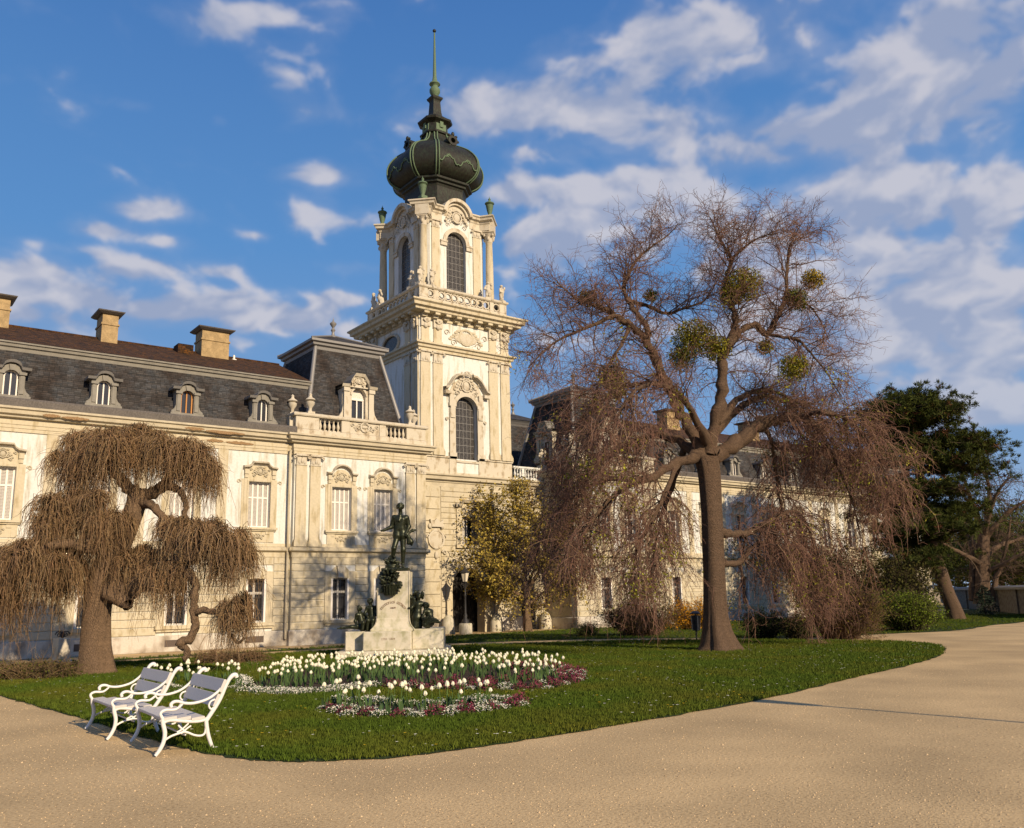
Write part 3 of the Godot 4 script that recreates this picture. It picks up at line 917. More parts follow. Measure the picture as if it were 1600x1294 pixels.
func place_dormer(parent: Node3D, cx: float, y: float, z: float, amber := false) -> void:
	if not M.has("dorm"):
		M.dorm = stone_dormer(false)
	var d: Array = M.dorm
	var o := wpart(parent, "dormer", d[0], M.dormer, Vector3(cx, y, z))
	part(o, "dormer_roof", d[1], M.lead)
	part(o, "window", d[2], M.amber if amber else M.frame)
	part(o, "pane", d[3], M.glass)
	if amber:
		o.set_meta("label", "dormer with an orange-brown wooden window frame")

func wing(parent: Node3D, x0: float, x1: float, z: float, first: float, pitch: float, n: int, closed: bool, seed_: int, grow0 := 0.0, grow1 := 0.0) -> void:
	var r := RandomNumberGenerator.new()
	r.seed = seed_
	var holes := []
	var cxs := []
	for k in n:
		var cx := first + pitch * k
		cxs.append(cx)
		holes.append(Rect2(cx - 0.485, 4.93, 0.97, 1.95))
		holes.append(Rect2(cx - 0.445, 1.03, 0.89, 1.76))
	wpart(parent, "wall", hole_wall(x0, x1, 0.0, 8.62, z - 0.45, z, holes).commit(), M.white)
	var core := MB.new()
	core.box(Vector3(x0, 0, z - 10.0), Vector3(x1, 9.0, z - 0.47))
	wpart(parent, "rear_wall", core.commit(), M.cream)
	# ground floor: blocks between window dressings
	var spans := []
	var at := x0
	for cx in cxs:
		spans.append([at, cx - 0.735])
		at = cx + 0.735
	spans.append([at, x1])
	rustication(parent, spans, 0.64, 3.7, 10, z, r, whole)
	for cx in cxs:
		grille_window(parent, cx, 1.03, z, 0.89, 1.76)
		ground_dressing(parent, cx, 1.03, z, 0.89, 1.76)
		dressed_window(parent, cx, 4.93, z, false, closed)
		var top := MB.new()      # the courses above and below the window dressing
		top.bevel_box(Vector3(cx - 0.73, 3.37, z - 0.02), Vector3(cx + 0.73, 3.69, z + 0.04), 0.015)
		wpart(parent, "rustic_block", top.commit(), M.block[r.randi() % 4])
		var v := MB.new()
		v.box(Vector3(cx - 0.38, 0.2, z + 0.03), Vector3(cx + 0.38, 0.46, z + 0.075))
		wpart(parent, "cellar_vent", v.commit(), M.vent)
	var pl := MB.new()
	pl.bevel_box(Vector3(x0, 0, z - 0.02), Vector3(x1, 0.64, z + 0.07), 0.03)
	wpart(parent, "plinth", pl.commit(), M.plinth)
	for c in [["string_course", string_course(), M.beige], ["entablature", entablature(), M.beige], ["cornice", main_cornice(), M.cream]]:
		var b := MB.new()
		b.sweep(c[1], [Vector3(x0, 0, z), Vector3(x1, 0, z)])
		wpart(parent, c[0], b.commit(), c[2])
	# flat strips between the white fields of the upper floor
	for k in n + 1:
		var sx: float = first + pitch * (k - 0.5)
		if sx - 0.21 > x0 and sx + 0.21 < x1:
			var b := MB.new()
			b.box(Vector3(sx - 0.21, 4.14, z - 0.01), Vector3(sx + 0.21, 8.17, z + 0.035))
			wpart(parent, "pilaster_strip", b.commit(), M.beige)
	var base := MB.new()
	base.box(Vector3(x0, 4.14, z - 0.01), Vector3(x1, 4.27, z + 0.045))
	wpart(parent, "base_moulding", base.commit(), M.beige)
	var g := MB.new()
	g.sweep([Vector2(0.0, 9.06), Vector2(0.40, 9.06), Vector2(0.42, 9.3), Vector2(0.38, 9.38), Vector2(0.0, 9.40)], [Vector3(x0, 0, z), Vector3(x1, 0, z)])
	wpart(parent, "gutter", g.commit(), M.gutter)
	x0 -= grow0      # the roofs run on into the pavilion's
	x1 += grow1
	# mansard: steep slates, a moulded ledge, the low upper roof
	var m := MB.new()
	var yb := 9.36
	m.quad(Vector3(x0, yb, z - 0.25), Vector3(x1, yb, z - 0.25), Vector3(x1, 11.55, z - 0.95), Vector3(x0, 11.55, z - 0.95))
	m.quad(Vector3(x1, yb, z - 9.5), Vector3(x0, yb, z - 9.5), Vector3(x0, 11.55, z - 8.8), Vector3(x1, 11.55, z - 8.8))
	m.quad(Vector3(x1, yb, z - 0.25), Vector3(x1, yb, z - 9.5), Vector3(x1, 11.55, z - 8.8), Vector3(x1, 11.55, z - 0.95))
	m.quad(Vector3(x0, yb, z - 9.5), Vector3(x0, yb, z - 0.25), Vector3(x0, 11.55, z - 0.95), Vector3(x0, 11.55, z - 8.8))
	wpart(parent, "slate_roof", m.commit(), M.slate)
	var l := MB.new()
	l.sweep([Vector2(0, 11.45), Vector2(0.04, 11.45), Vector2(0.06, 11.58), Vector2(0.14, 11.62), Vector2(0.16, 11.72), Vector2(0.22, 11.74), Vector2(0.22, 11.80), Vector2(0.0, 11.84)], [Vector3(x0, 0, z - 0.95), Vector3(x1, 0, z - 0.95)])
	wpart(parent, "roof_ledge", l.commit(), M.dormer)
	var t := MB.new()
	t.quad(Vector3(x0, 11.83, z - 0.8), Vector3(x1, 11.83, z - 0.8), Vector3(x1, 13.5, z - 4.7), Vector3(x0, 13.5, z - 4.7))
	t.quad(Vector3(x1, 11.6, z - 8.9), Vector3(x0, 11.6, z - 8.9), Vector3(x0, 13.5, z - 4.7), Vector3(x1, 13.5, z - 4.7))
	t.tri(Vector3(x1, 11.83, z - 0.8), Vector3(x1, 11.6, z - 8.9), Vector3(x1, 13.5, z - 4.7))
	t.tri(Vector3(x0, 11.6, z - 8.9), Vector3(x0, 11.83, z - 0.8), Vector3(x0, 13.5, z - 4.7))
	var tr := wpart(parent, "upper_roof", t.commit(), M.toproof)
	var rc := MB.new()
	rc.tube([Vector3(x0, 13.5, z - 4.7), Vector3(x1, 13.5, z - 4.7)], [0.07, 0.07], 6)
	part(tr, "ridge", rc.commit(), M.toproof)
	for k in n:
		place_dormer(parent, cxs[k] + 0.06, 9.42, z - 0.08, seed_ == 1 and k == n - 2)

func chimney(parent: Node3D, x0: float, x1: float, z: float, dep: float, top: float) -> void:
	var b := MB.new()
	b.box(Vector3(x0, 12.6, z - dep), Vector3(x1, top - 0.6, z))
	b.box(Vector3(x0 - 0.04, top - 0.6, z - dep - 0.04), Vector3(x1 + 0.04, top - 0.52, z + 0.04))
	b.box(Vector3(x0 + 0.01, top - 0.52, z - dep + 0.01), Vector3(x1 - 0.01, top - 0.08, z - 0.01))
	var o := wpart(parent, "chimney", b.commit(), M.chim)
	var c := MB.new()
	c.sweep([Vector2(0.0, top - 0.12), Vector2(0.08, top - 0.1), Vector2(0.2, top - 0.02), Vector2(0.22, top + 0.03), Vector2(0, top + 0.06)], [Vector3(x1, 0, z), Vector3(x1, 0, z - dep), Vector3(x0, 0, z - dep), Vector3(x0, 0, z)], true)
	c.box(Vector3(x0, top - 0.1, z - dep), Vector3(x1, top + 0.05, z))
	wpart(o, "chimney_cap", c.commit(), M.gutter)

func reversed_path(p: Array) -> Array:
	var q := p.duplicate()
	q.reverse()
	return q

func square(cx: float, cz: float, hx: float, hz: float) -> Array:      # a closed path with its outside on the right-hand side
	return [Vector3(cx - hx, 0, cz + hz), Vector3(cx + hx, 0, cz + hz), Vector3(cx + hx, 0, cz - hz), Vector3(cx - hx, 0, cz - hz)]

func pavilion(parent: Node3D, x0: float, z: float, back: float, closed: bool, seed_: int) -> void:
	var r := RandomNumberGenerator.new()
	r.seed = seed_
	var x1 := x0 + 6.65
	var cxs := [x0 + 2.27, x0 + 4.38]
	var holes := []
	for cx in cxs:
		holes.append(Rect2(cx - 0.485, 4.88, 0.97, 1.95))
		holes.append(Rect2(cx - 0.445, 1.03, 0.89, 1.76))
	wpart(parent, "wall", hole_wall(x0, x1, 0.0, 8.62, z - 0.45, z, holes).commit(), M.white)
	var core := MB.new()
	core.box(Vector3(x0 + 0.004, 0, back), Vector3(x1 - 0.004, 9.0, z - 0.47))
	wpart(parent, "side_wall", core.commit(), M.cream)
	rustication(parent, [[x0 - 0.02, cxs[0] - 0.735], [cxs[0] + 0.735, cxs[1] - 0.735], [cxs[1] + 0.735, x1 + 0.02]], 0.64, 3.7, 10, z, r, whole)
	for cx in cxs:
		grille_window(parent, cx, 1.03, z, 0.89, 1.76)
		ground_dressing(parent, cx, 1.03, z, 0.89, 1.76)
		dressed_window(parent, cx, 4.88, z, true, closed)
		var top := MB.new()
		top.bevel_box(Vector3(cx - 0.73, 3.37, z - 0.02), Vector3(cx + 0.73, 3.69, z + 0.04), 0.015)
		wpart(parent, "rustic_block", top.commit(), M.block[r.randi() % 4])
		var v := MB.new()
		v.box(Vector3(cx - 0.3, 0.2, z + 0.03), Vector3(cx + 0.42, 0.44, z + 0.075))
		wpart(parent, "cellar_vent", v.commit(), M.vent)
	var way := [Vector3(x0, 0, back), Vector3(x0, 0, z), Vector3(x1, 0, z), Vector3(x1, 0, back)]
	var pl := MB.new()
	pl.sweep([Vector2(0, 0), Vector2(0.08, 0), Vector2(0.08, 0.60), Vector2(0.05, 0.64), Vector2(0, 0.64)], way)
	wpart(parent, "plinth", pl.commit(), M.plinth)
	for c in [["string_course", string_course(), M.beige], ["entablature", entablature(), M.beige], ["cornice", main_cornice(), M.cream]]:
		var b := MB.new()
		b.sweep(c[1], way)
		wpart(parent, c[0], b.commit(), c[2])
	var base := MB.new()
	base.box(Vector3(x0, 4.14, z - 0.01), Vector3(x1, 4.27, z + 0.03))
	wpart(parent, "base_moulding", base.commit(), M.beige)
	for c in [0.305, 0.965, 5.83, 6.42]:
		pilaster(parent, Vector3(x0 + c, 4.14, z), 0.49, 4.05)
	# balustrade
	var bz := z + 0.02
	var plate := MB.new()
	plate.sweep([Vector2(0, 9.06), Vector2(0.1, 9.06), Vector2(0.1, 9.28), Vector2(0.06, 9.32), Vector2(-0.3, 9.32)], [Vector3(x0, 0, z - 1.2), Vector3(x0, 0, bz), Vector3(x1, 0, bz), Vector3(x1, 0, z - 1.2)])
	wpart(parent, "balustrade_base", plate.commit(), M.stone)
	var rail := MB.new()
	rail.sweep([Vector2(-0.3, 9.9), Vector2(0.12, 9.9), Vector2(0.15, 9.95), Vector2(0.15, 10.02), Vector2(0.1, 10.06), Vector2(-0.3, 10.06), Vector2(-0.3, 9.9)], [Vector3(x0, 0, z - 1.2), Vector3(x0, 0, bz), Vector3(x1, 0, bz), Vector3(x1, 0, z - 1.2)])
	wpart(parent, "handrail", rail.commit(), M.stone)
	for s in [[-0.02, 1.1, 0.06], [2.2, 2.62, 0.06], [2.62, 4.15, 0.03], [4.15, 4.5, 0.06], [5.62, 6.67, 0.06]]:
		var b := MB.new()
		b.bevel_box(Vector3(x0 + s[0], 9.32, z - 0.22), Vector3(x0 + s[1], 9.9, bz + s[2]), 0.02)
		wpart(parent, "balustrade_pier", b.commit(), M.stone)
	for sx in [x0, x1]:
		var b := MB.new()
		b.box(Vector3(sx - 0.18, 9.32, z - 1.2), Vector3(sx + 0.1, 9.9, z - 0.23))
		wpart(parent, "balustrade_pier", b.commit(), M.stone)
	if not M.has("baluster"):
		M.baluster = baluster_mesh(0.58, 0.085)
		M.urn = urn_mesh(0.98)
	for s in [[1.1, 2.2], [4.5, 5.62]]:
		for k in 5:
			wpart(parent, "baluster", M.baluster, M.stone, Vector3(x0 + lerpf(s[0], s[1], (k + 0.5) / 5), 9.32, z - 0.08))
	for p in [[0.15, -0.75], [0.72, -0.1], [5.9, -0.1], [6.5, -0.75]]:
		wpart(parent, "urn", M.urn, M.stone, Vector3(x0 + p[0], 10.06, z + p[1]))
	var orn := wpart(parent, "carved_ornament", ornament(1.3, 0.36, 21), M.stone, Vector3(x0 + 3.38, 9.66, bz + 0.035))
	# mansard roof
	var cx := x0 + 3.33
	var cz := z - 3.35
	var m := MB.new()
	var lo := square(cx, cz, 2.55, 2.75)
	var hi := square(cx, cz, 1.72, 1.72)
	for k in 4:
		m.quad(lo[k] + UP3(9.6), lo[(k + 1) % 4] + UP3(9.6), hi[(k + 1) % 4] + UP3(13.75), hi[k] + UP3(13.75))
	wpart(parent, "slate_roof", m.commit(), M.slate)
	for k in 4:
		var h := MB.new()
		var a: Vector3 = lo[k] + UP3(9.62)
		var b: Vector3 = hi[k] + UP3(13.75)
		var out := Vector3(signf(a.x - cx), 0, signf(a.z - cz))
		h.tube([a + out * 0.0, b], [0.115, 0.1], 8)
		wpart(parent, "hip_flashing", h.commit(), M.lead)
	var e := MB.new()
	e.sweep([Vector2(0, 13.6), Vector2(0.05, 13.6), Vector2(0.08, 13.74), Vector2(0.2, 13.8), Vector2(0.22, 13.9), Vector2(0.34, 13.95), Vector2(0.35, 14.06), Vector2(0.0, 14.1)], square(cx, cz, 1.72, 1.72), true)
	wpart(parent, "roof_cornice", e.commit(), M.lead)
	var t := MB.new()
	var eave := square(cx, cz, 2.06, 2.06)
	var peak := Vector3(cx, 14.95, cz)
	for k in 4:
		t.tri(eave[k] + UP3(14.06), eave[(k + 1) % 4] + UP3(14.06), peak)
	wpart(parent, "upper_roof", t.commit(), M.slate)
	for k in 4:
		var h := MB.new()
		h.tube([eave[k] + UP3(14.08), peak + UP3(0.02)], [0.05, 0.05], 6)
		wpart(parent, "hip_flashing", h.commit(), M.lead)
	var f := MB.new()
	f.lathe([Vector2(0.2, 0), Vector2(0.1, 0.14), Vector2(0.06, 0.3), Vector2(0.12, 0.42), Vector2(0.05, 0.55), Vector2(0.16, 0.72), Vector2(0.17, 0.78), Vector2(0.04, 0.9), Vector2(0.0, 1.12)], 12)
	wpart(parent, "finial", f.commit(), M.lead, Vector3(cx, 14.85, cz))
	roof_dormer(parent, Vector3(cx + 0.02, 9.85, z - 0.52), 0.0)
	roof_dormer(parent, Vector3(cx + 2.5, 9.85, cz), PI / 2)
	roof_dormer(parent, Vector3(cx - 2.5, 9.85, cz), -PI / 2)

func UP3(y: float) -> Vector3:
	return Vector3(0, y, 0)

func roof_dormer(parent: Node3D, at: Vector3, turn: float) -> void:      # the carved dormer behind the balustrade
	if not M.has("rdorm"):
		var f := MB.new()
		for s in [-1.0, 1.0]:
			f.box(Vector3(minf(s * 0.36, s * 0.5), 0, -1.7), Vector3(maxf(s * 0.36, s * 0.5), 1.75, 0))
			f.box(Vector3(minf(s * 0.5, s * 0.8), 0, -1.7), Vector3(maxf(s * 0.5, s * 0.8), 1.75, -0.12))
			f.box(Vector3(minf(s * 0.52, s * 0.78), 0, -0.12), Vector3(maxf(s * 0.52, s * 0.78), 1.6, 0.06))
			f.box(Vector3(minf(s * 0.5, s * 0.82), 1.6, -0.15), Vector3(maxf(s * 0.5, s * 0.82), 1.78, 0.12))
			f.ball(Vector3(s * 0.98, 0.2, -0.05), Vector3(0.2, 0.2, 0.1), 10, 6)
			f.extrude([Vector2(s * 0.8, 0.3), Vector2(s * 1.05, 0.3), Vector2(s * 0.86, 0.6), Vector2(s * 0.8, 0.95)], -0.12, 0.0)
		for k in 12:
			var a := PI - PI * k / 12
			var c := PI - PI * (k + 1) / 12
			var p := Vector2(cos(a) * 0.36, 1.45 + sin(a) * 0.36)
			var q := Vector2(cos(c) * 0.36, 1.45 + sin(c) * 0.36)
			f.quad(Vector3(p.x, p.y, 0), Vector3(q.x, q.y, 0), Vector3(q.x, 2.05, 0), Vector3(p.x, 2.05, 0))
			f.quad(Vector3(q.x, q.y, 0), Vector3(p.x, p.y, 0), Vector3(p.x, p.y, -0.3), Vector3(q.x, q.y, -0.3))
		f.ring(0, 1.45, 0.36, 0.45, 0, PI, -0.02, 0.05, 12)
		for s in [-1.0, 1.0]:
			f.box(Vector3(minf(s * 0.36, s * 0.5), 1.75, -1.7), Vector3(maxf(s * 0.36, s * 0.5), 1.9, -0.001))
		f.extrude([Vector2(-0.36, 2.0), Vector2(0.36, 2.0), Vector2(0.42, 2.2), Vector2(0.25, 2.42), Vector2(-0.25, 2.42), Vector2(-0.42, 2.2)], -0.1, 0.03)
		M.rdorm = f.commit()
		var line := [Vector2(-0.92, 1.8), Vector2(-0.52, 1.82), Vector2(-0.46, 2.05), Vector2(-0.24, 2.38), Vector2(0.24, 2.38), Vector2(0.46, 2.05), Vector2(0.52, 1.82), Vector2(0.92, 1.8)]
		var r := MB.new()
		for i in line.size() - 1:
			var a: Vector2 = line[i]
			var c: Vector2 = line[i + 1]
			r.quad(Vector3(a.x, a.y - 0.02, 0.12), Vector3(c.x, c.y - 0.02, 0.12), Vector3(c.x, c.y + 0.12, 0.2), Vector3(a.x, a.y + 0.12, 0.2))
			r.quad(Vector3(a.x, a.y - 0.02, -0.1), Vector3(c.x, c.y - 0.02, -0.1), Vector3(c.x, c.y - 0.02, 0.12), Vector3(a.x, a.y - 0.02, 0.12))
		M.rhood = r.commit()
		var t := MB.new()
		for i in line.size() - 1:
			var a: Vector2 = line[i]
			var c: Vector2 = line[i + 1]
			t.quad(Vector3(a.x, a.y + 0.12, 0.2), Vector3(c.x, c.y + 0.12, 0.2), Vector3(c.x, c.y + 0.14, -1.9), Vector3(a.x, a.y + 0.14, -1.9))
		t.quad(Vector3(-0.92, 1.8, -1.9), Vector3(0.92, 1.8, -1.9), Vector3(0.92, 1.8, 0.15), Vector3(-0.92, 1.8, 0.15))
		M.rtop = t.commit()
		var w := MB.new()
		for x in [-0.35, -0.03, 0.29]:
			w.box(Vector3(x, 0, -0.25), Vector3(x + 0.06, 1.25, -0.18))
		w.box(Vector3(-0.36, 1.25, -0.25), Vector3(0.36, 1.33, -0.17))
		M.rwin = w.commit()
		var bl := MB.new()
		for k in 9:
			bl.box(Vector3(-0.36, 1.335 + k * 0.052, -0.26), Vector3(0.36, 1.375 + k * 0.052, -0.2))
		M.rblind = bl.commit()
		var p := MB.new()
		p.box(Vector3(-0.37, 0, -0.3), Vector3(0.37, 1.85, -0.26))
		M.rpane = p.commit()
	var o := wpart(parent, "dormer", M.rdorm, M.stone, at, turn)
	part(o, "hood", M.rhood, M.stone)
	part(o, "dormer_roof", M.rtop, M.lead)
	part(o, "window", M.rwin, M.frame)
	part(o, "roller_blind", M.rblind, M.shutter)
	part(o, "pane", M.rpane, M.glass)
	part(o, "carved_ornament", ornament(0.7, 0.5, 33), M.stone, Vector3(0, 2.12, 0.03))

# ---------------------------------------------------------------- gate block and tower
const TX := 27.84
const TZ := -43.8

func face_at(turn: float, p: Vector3) -> Vector3:     # a point given for the front face, carried round the tower's axis
	return Vector3(TX, 0, TZ) + (p - Vector3(TX, 0, TZ)).rotated(Vector3.UP, turn)

func gate_block(parent: Node3D) -> void:
	var z := -40.7
	var r := RandomNumberGenerator.new()
	r.seed = 77
	var w := MB.new()
	arch_wall(w, 25.9, 29.6, 0.0, 4.3, z - 0.6, z, 27.77, 1.04, 0.0, 2.38)
	var up := hole_wall(22.3, 33.3, 4.3, 8.15, z - 0.6, z, [Rect2(27.42, 4.66, 1.02, 1.56)])
	wpart(parent, "wall", up.commit(), M.cream)
	w.box(Vector3(22.3, 0, z - 0.6), Vector3(25.9, 4.3, z))
	w.box(Vector3(29.6, 0, z - 0.6), Vector3(33.3, 4.3, z))
	wpart(parent, "wall", w.commit(), M.cream)
	var core := MB.new()
	core.box(Vector3(22.3, 4.4, -50.0), Vector3(33.3, 8.5, z - 0.62))
	core.box(Vector3(22.3, 0, -50.0), Vector3(26.0, 4.4, z - 0.62))
	core.box(Vector3(29.5, 0, -50.0), Vector3(33.3, 4.4, z - 0.62))
	core.box(Vector3(26.0, 0, -50.0), Vector3(29.5, 4.4, -47.0))
	wpart(parent, "rear_wall", core.commit(), M.cream)
	# big blocks left of the gate, finer courses over and beside it
	var left := func(a: float, b: float, _y: float, _h: float) -> Array:
		var j := int(round(_y / 0.645))
		var cut := a + (2.72 if j % 2 == 0 else 2.5)
		return [[a, cut], [cut, b]]
	rustication(parent, [[22.3, 26.0]], 0.75, 7.85, 11, z + 0.012, r, left)
	var arch := func(a: float, b: float, y: float, h: float) -> Array:
		var yy := y + h / 2
		if y - h / 2 > 4.42 and y + h / 2 < 7.15:
			return [[a, 27.05], [28.81, b]]
		if y > 3.92 and y - h / 2 < 4.42:
			return [[a, b]] if y > 4.0 else [[a, 27.0], [28.55, b]]
		var rr := 1.04 + 0.38
		var low := maxf(y - h / 2, 2.38)
		var half := rr if low - 2.38 <= 0.0 else sqrt(maxf(0.0, rr * rr - (low - 2.38) * (low - 2.38)))
		return [[a, 27.77 - half - 0.03], [27.77 + half + 0.03, b]] if half > 0.05 else [[a, b]]
	rustication(parent, [[26.06, 29.4]], 0.75, 7.85, 24, z, r, arch)
	rustication(parent, [[29.52, 31.4], [32.45, 33.3]], 0.75, 7.85, 22, z, r, whole)
	rustication(parent, [[31.4, 32.45]], 2.7, 7.85, 16, z, r, whole)
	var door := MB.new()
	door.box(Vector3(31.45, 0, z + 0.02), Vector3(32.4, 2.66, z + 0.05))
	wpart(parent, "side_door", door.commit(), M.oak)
	var base := MB.new()
	for s in [[22.3, 26.35], [29.19, 31.45], [32.4, 33.3]]:
		base.bevel_box(Vector3(s[0], 0, z - 0.02), Vector3(s[1], 0.75, z + 0.09), 0.03)
	wpart(parent, "plinth", base.commit(), M.plinth)
	var ring := MB.new()
	ring.ring(27.77, 2.38, 1.04, 1.42, 0, PI, z - 0.02, z + 0.10, 22)
	ring.ring(27.77, 2.38, 1.08, 1.18, 0, PI, z + 0.10, z + 0.13, 22)
	for s in [-1.0, 1.0]:
		ring.box(Vector3(minf(27.77 + s * 1.04, 27.77 + s * 1.42), 0, z - 0.02), Vector3(maxf(27.77 + s * 1.04, 27.77 + s * 1.42), 2.38, z + 0.10))
	wpart(parent, "archivolt", ring.commit(), M.beige)
	wpart(parent, "carved_ornament", ornament(2.2, 0.62, 41), M.stone, Vector3(27.77, 4.02, z + 0.06))
	# the gate: two oak leaves deep in the arch
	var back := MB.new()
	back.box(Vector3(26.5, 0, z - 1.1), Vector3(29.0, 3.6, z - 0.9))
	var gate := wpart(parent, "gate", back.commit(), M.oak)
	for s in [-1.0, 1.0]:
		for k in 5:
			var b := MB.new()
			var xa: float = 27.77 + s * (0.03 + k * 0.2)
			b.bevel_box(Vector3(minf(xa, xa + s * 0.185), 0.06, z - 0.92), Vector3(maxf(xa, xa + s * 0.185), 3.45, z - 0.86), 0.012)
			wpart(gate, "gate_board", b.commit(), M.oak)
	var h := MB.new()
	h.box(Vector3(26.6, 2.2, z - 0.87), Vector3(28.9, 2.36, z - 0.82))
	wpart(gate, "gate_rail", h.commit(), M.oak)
	# window over the gate
	var wd := 1.02
	var f := MB.new()
	f.box(Vector3(-0.51, 0, -0.33), Vector3(-0.46, 1.56, -0.26))
	f.box(Vector3(0.46, 0, -0.33), Vector3(0.51, 1.56, -0.26))
	f.box(Vector3(-0.05, 0, -0.33), Vector3(0.03, 1.56, -0.25))
	var win := wpart(parent, "window", f.commit(), M.frame, Vector3(27.93, 4.66, z))
	var p := MB.new()
	p.box(Vector3(-0.51, 0, -0.4), Vector3(0.51, 1.56, -0.34))
	part(win, "pane", p.commit(), M.glass)
	for s in [-1.0, 1.0]:
		var sh := MB.new()
		sh.box(Vector3(minf(s * 0.5, s * 0.24), 0.02, -0.02), Vector3(maxf(s * 0.5, s * 0.24), 1.54, 0.02))
		for k in 20:
			sh.box(Vector3(minf(s * 0.47, s * 0.27), 0.08 + k * 0.07, 0.02), Vector3(maxf(s * 0.47, s * 0.27), 0.11 + k * 0.07, 0.035))
		part(win, "shutter", sh.commit(), M.dormer if s > 0 else M.louver, Vector3(0, 0, -0.12))
	var s := MB.new()
	for sg in [-1.0, 1.0]:
		s.box(Vector3(minf(sg * wd / 2, sg * (wd / 2 + 0.34)), -0.02, -0.02), Vector3(maxf(sg * wd / 2, sg * (wd / 2 + 0.34)), 2.05, 0.06))
	s.box(Vector3(-wd / 2, 1.56, -0.02), Vector3(wd / 2, 2.25, 0.055))
	s.box(Vector3(-0.95, -0.16, -0.02), Vector3(0.95, -0.02, 0.2))
	var sr := wpart(parent, "window_surround", s.commit(), M.beige, Vector3(27.93, 4.66, z))
	var hood := MB.new()
	var line := [Vector2(-0.98, 2.05), Vector2(-0.58, 2.1), Vector2(-0.46, 2.3), Vector2(0.46, 2.3), Vector2(0.58, 2.1), Vector2(0.98, 2.05)]
	for i in line.size() - 1:
		var a: Vector2 = line[i]
		var c: Vector2 = line[i + 1]
		hood.quad(Vector3(a.x, a.y, 0.02), Vector3(c.x, c.y, 0.02), Vector3(c.x, c.y + 0.02, 0.2), Vector3(a.x, a.y + 0.02, 0.2))
		hood.quad(Vector3(a.x, a.y + 0.02, 0.2), Vector3(c.x, c.y + 0.02, 0.2), Vector3(c.x, c.y + 0.14, 0.26), Vector3(a.x, a.y + 0.14, 0.26))
		hood.quad(Vector3(a.x, a.y + 0.14, 0.26), Vector3(c.x, c.y + 0.14, 0.26), Vector3(c.x, c.y + 0.2, 0), Vector3(a.x, a.y + 0.2, 0))
	part(sr, "hood", hood.commit(), M.stone)
	part(sr, "carved_ornament", ornament(0.9, 0.4, 55), M.stone, Vector3(0, 1.9, 0.06))
	# carved crest beside the gate
	var cr := MB.new()
	cr.ball(Vector3(0, 0.95, 0.0), Vector3(0.42, 0.6, 0.10), 12, 8)
	cr.ring(0, 0.95, 0.42, 0.52, 0, TAU, 0, 0.09, 18)
	for sg in [-1.0, 1.0]:
		scroll(cr, Vector3(sg * 0.62, 1.05, 0.05), 0.16, 1.2, sg, 0.05)
		scroll(cr, Vector3(sg * 0.38, 0.25, 0.05), 0.14, 1.2, -sg, 0.05)
		cr.ball(Vector3(sg * 0.38, 1.65, 0.04), Vector3(0.14, 0.16, 0.09), 8, 5)
	cr.extrude([Vector2(-0.34, 1.6), Vector2(0.34, 1.6), Vector2(0.42, 2.0), Vector2(0.2, 1.86), Vector2(0, 2.06), Vector2(-0.2, 1.86), Vector2(-0.42, 2.0)], 0.0, 0.14)
	cr.ball(Vector3(0, 0.1, 0.04), Vector3(0.12, 0.22, 0.08), 8, 5)
	wpart(parent, "carved_crest", cr.commit(), M.stone, Vector3(25.72, 4.0, z + 0.06))
	var dp := MB.new()
	dp.tube([Vector3(29.46, 0.2, z + 0.14), Vector3(29.46, 7.9, z + 0.14)], [0.05, 0.05], 8)
	wpart(parent, "drainpipe", dp.commit(), M.lead)
	var c := MB.new()
	c.sweep([Vector2(0, 7.80), Vector2(0.05, 7.80), Vector2(0.05, 8.02), Vector2(0.10, 8.05), Vector2(0.12, 8.14), Vector2(0.28, 8.18), Vector2(0.30, 8.34), Vector2(0.40, 8.40), Vector2(0.40, 8.48), Vector2(-0.3, 8.52)], [Vector3(22.3, 0, z), Vector3(33.3, 0, z)])
	wpart(parent, "cornice", c.commit(), M.cream)
	var roof := MB.new()
	roof.box(Vector3(22.3, 8.50, -50.0), Vector3(33.3, 8.56, z - 0.3))
	wpart(parent, "terrace", roof.commit(), M.lead)
	# pedestal course of the tower with the small balcony
	var pd := MB.new()
	for s2 in [[22.3, 26.62, 0.025], [26.62, 27.1, 0.07], [28.62, 29.1, 0.07], [29.1, 30.98, 0.03]]:
		pd.box(Vector3(s2[0], 8.5, z - 0.4), Vector3(s2[1], 9.42, z + s2[2]))
		pd.box(Vector3(s2[0] - 0.02, 9.42, z - 0.4), Vector3(s2[1] + 0.02, 9.52, z + s2[2] + 0.07))
	pd.box(Vector3(27.1, 8.5, z - 0.3), Vector3(28.62, 8.64, z + 0.02))
	pd.box(Vector3(27.1, 9.22, z - 0.26), Vector3(28.62, 9.34, z + 0.06))
	wpart(parent, "pedestal_course", pd.commit(), M.stone)
	M.gbal = baluster_mesh(0.58, 0.075)
	for k in 7:
		wpart(parent, "baluster", M.gbal, M.white, Vector3(27.1 + (k + 0.5) * 1.52 / 7, 8.64, z - 0.09))
	for k in 10:
		wpart(parent, "baluster", M.gbal, M.white, Vector3(31.15 + k * 0.2 + (0.2 if k > 2 else 0.0), 8.6, z + 0.05))
	var rl := MB.new()
	rl.box(Vector3(30.98, 9.18, z - 0.08), Vector3(33.3, 9.28, z + 0.18))
	rl.box(Vector3(30.98, 8.5, z - 0.06), Vector3(33.3, 8.6, z + 0.16))
	rl.box(Vector3(31.62, 8.6, z - 0.05), Vector3(31.8, 9.18, z + 0.15))
	wpart(parent, "handrail", rl.commit(), M.white)

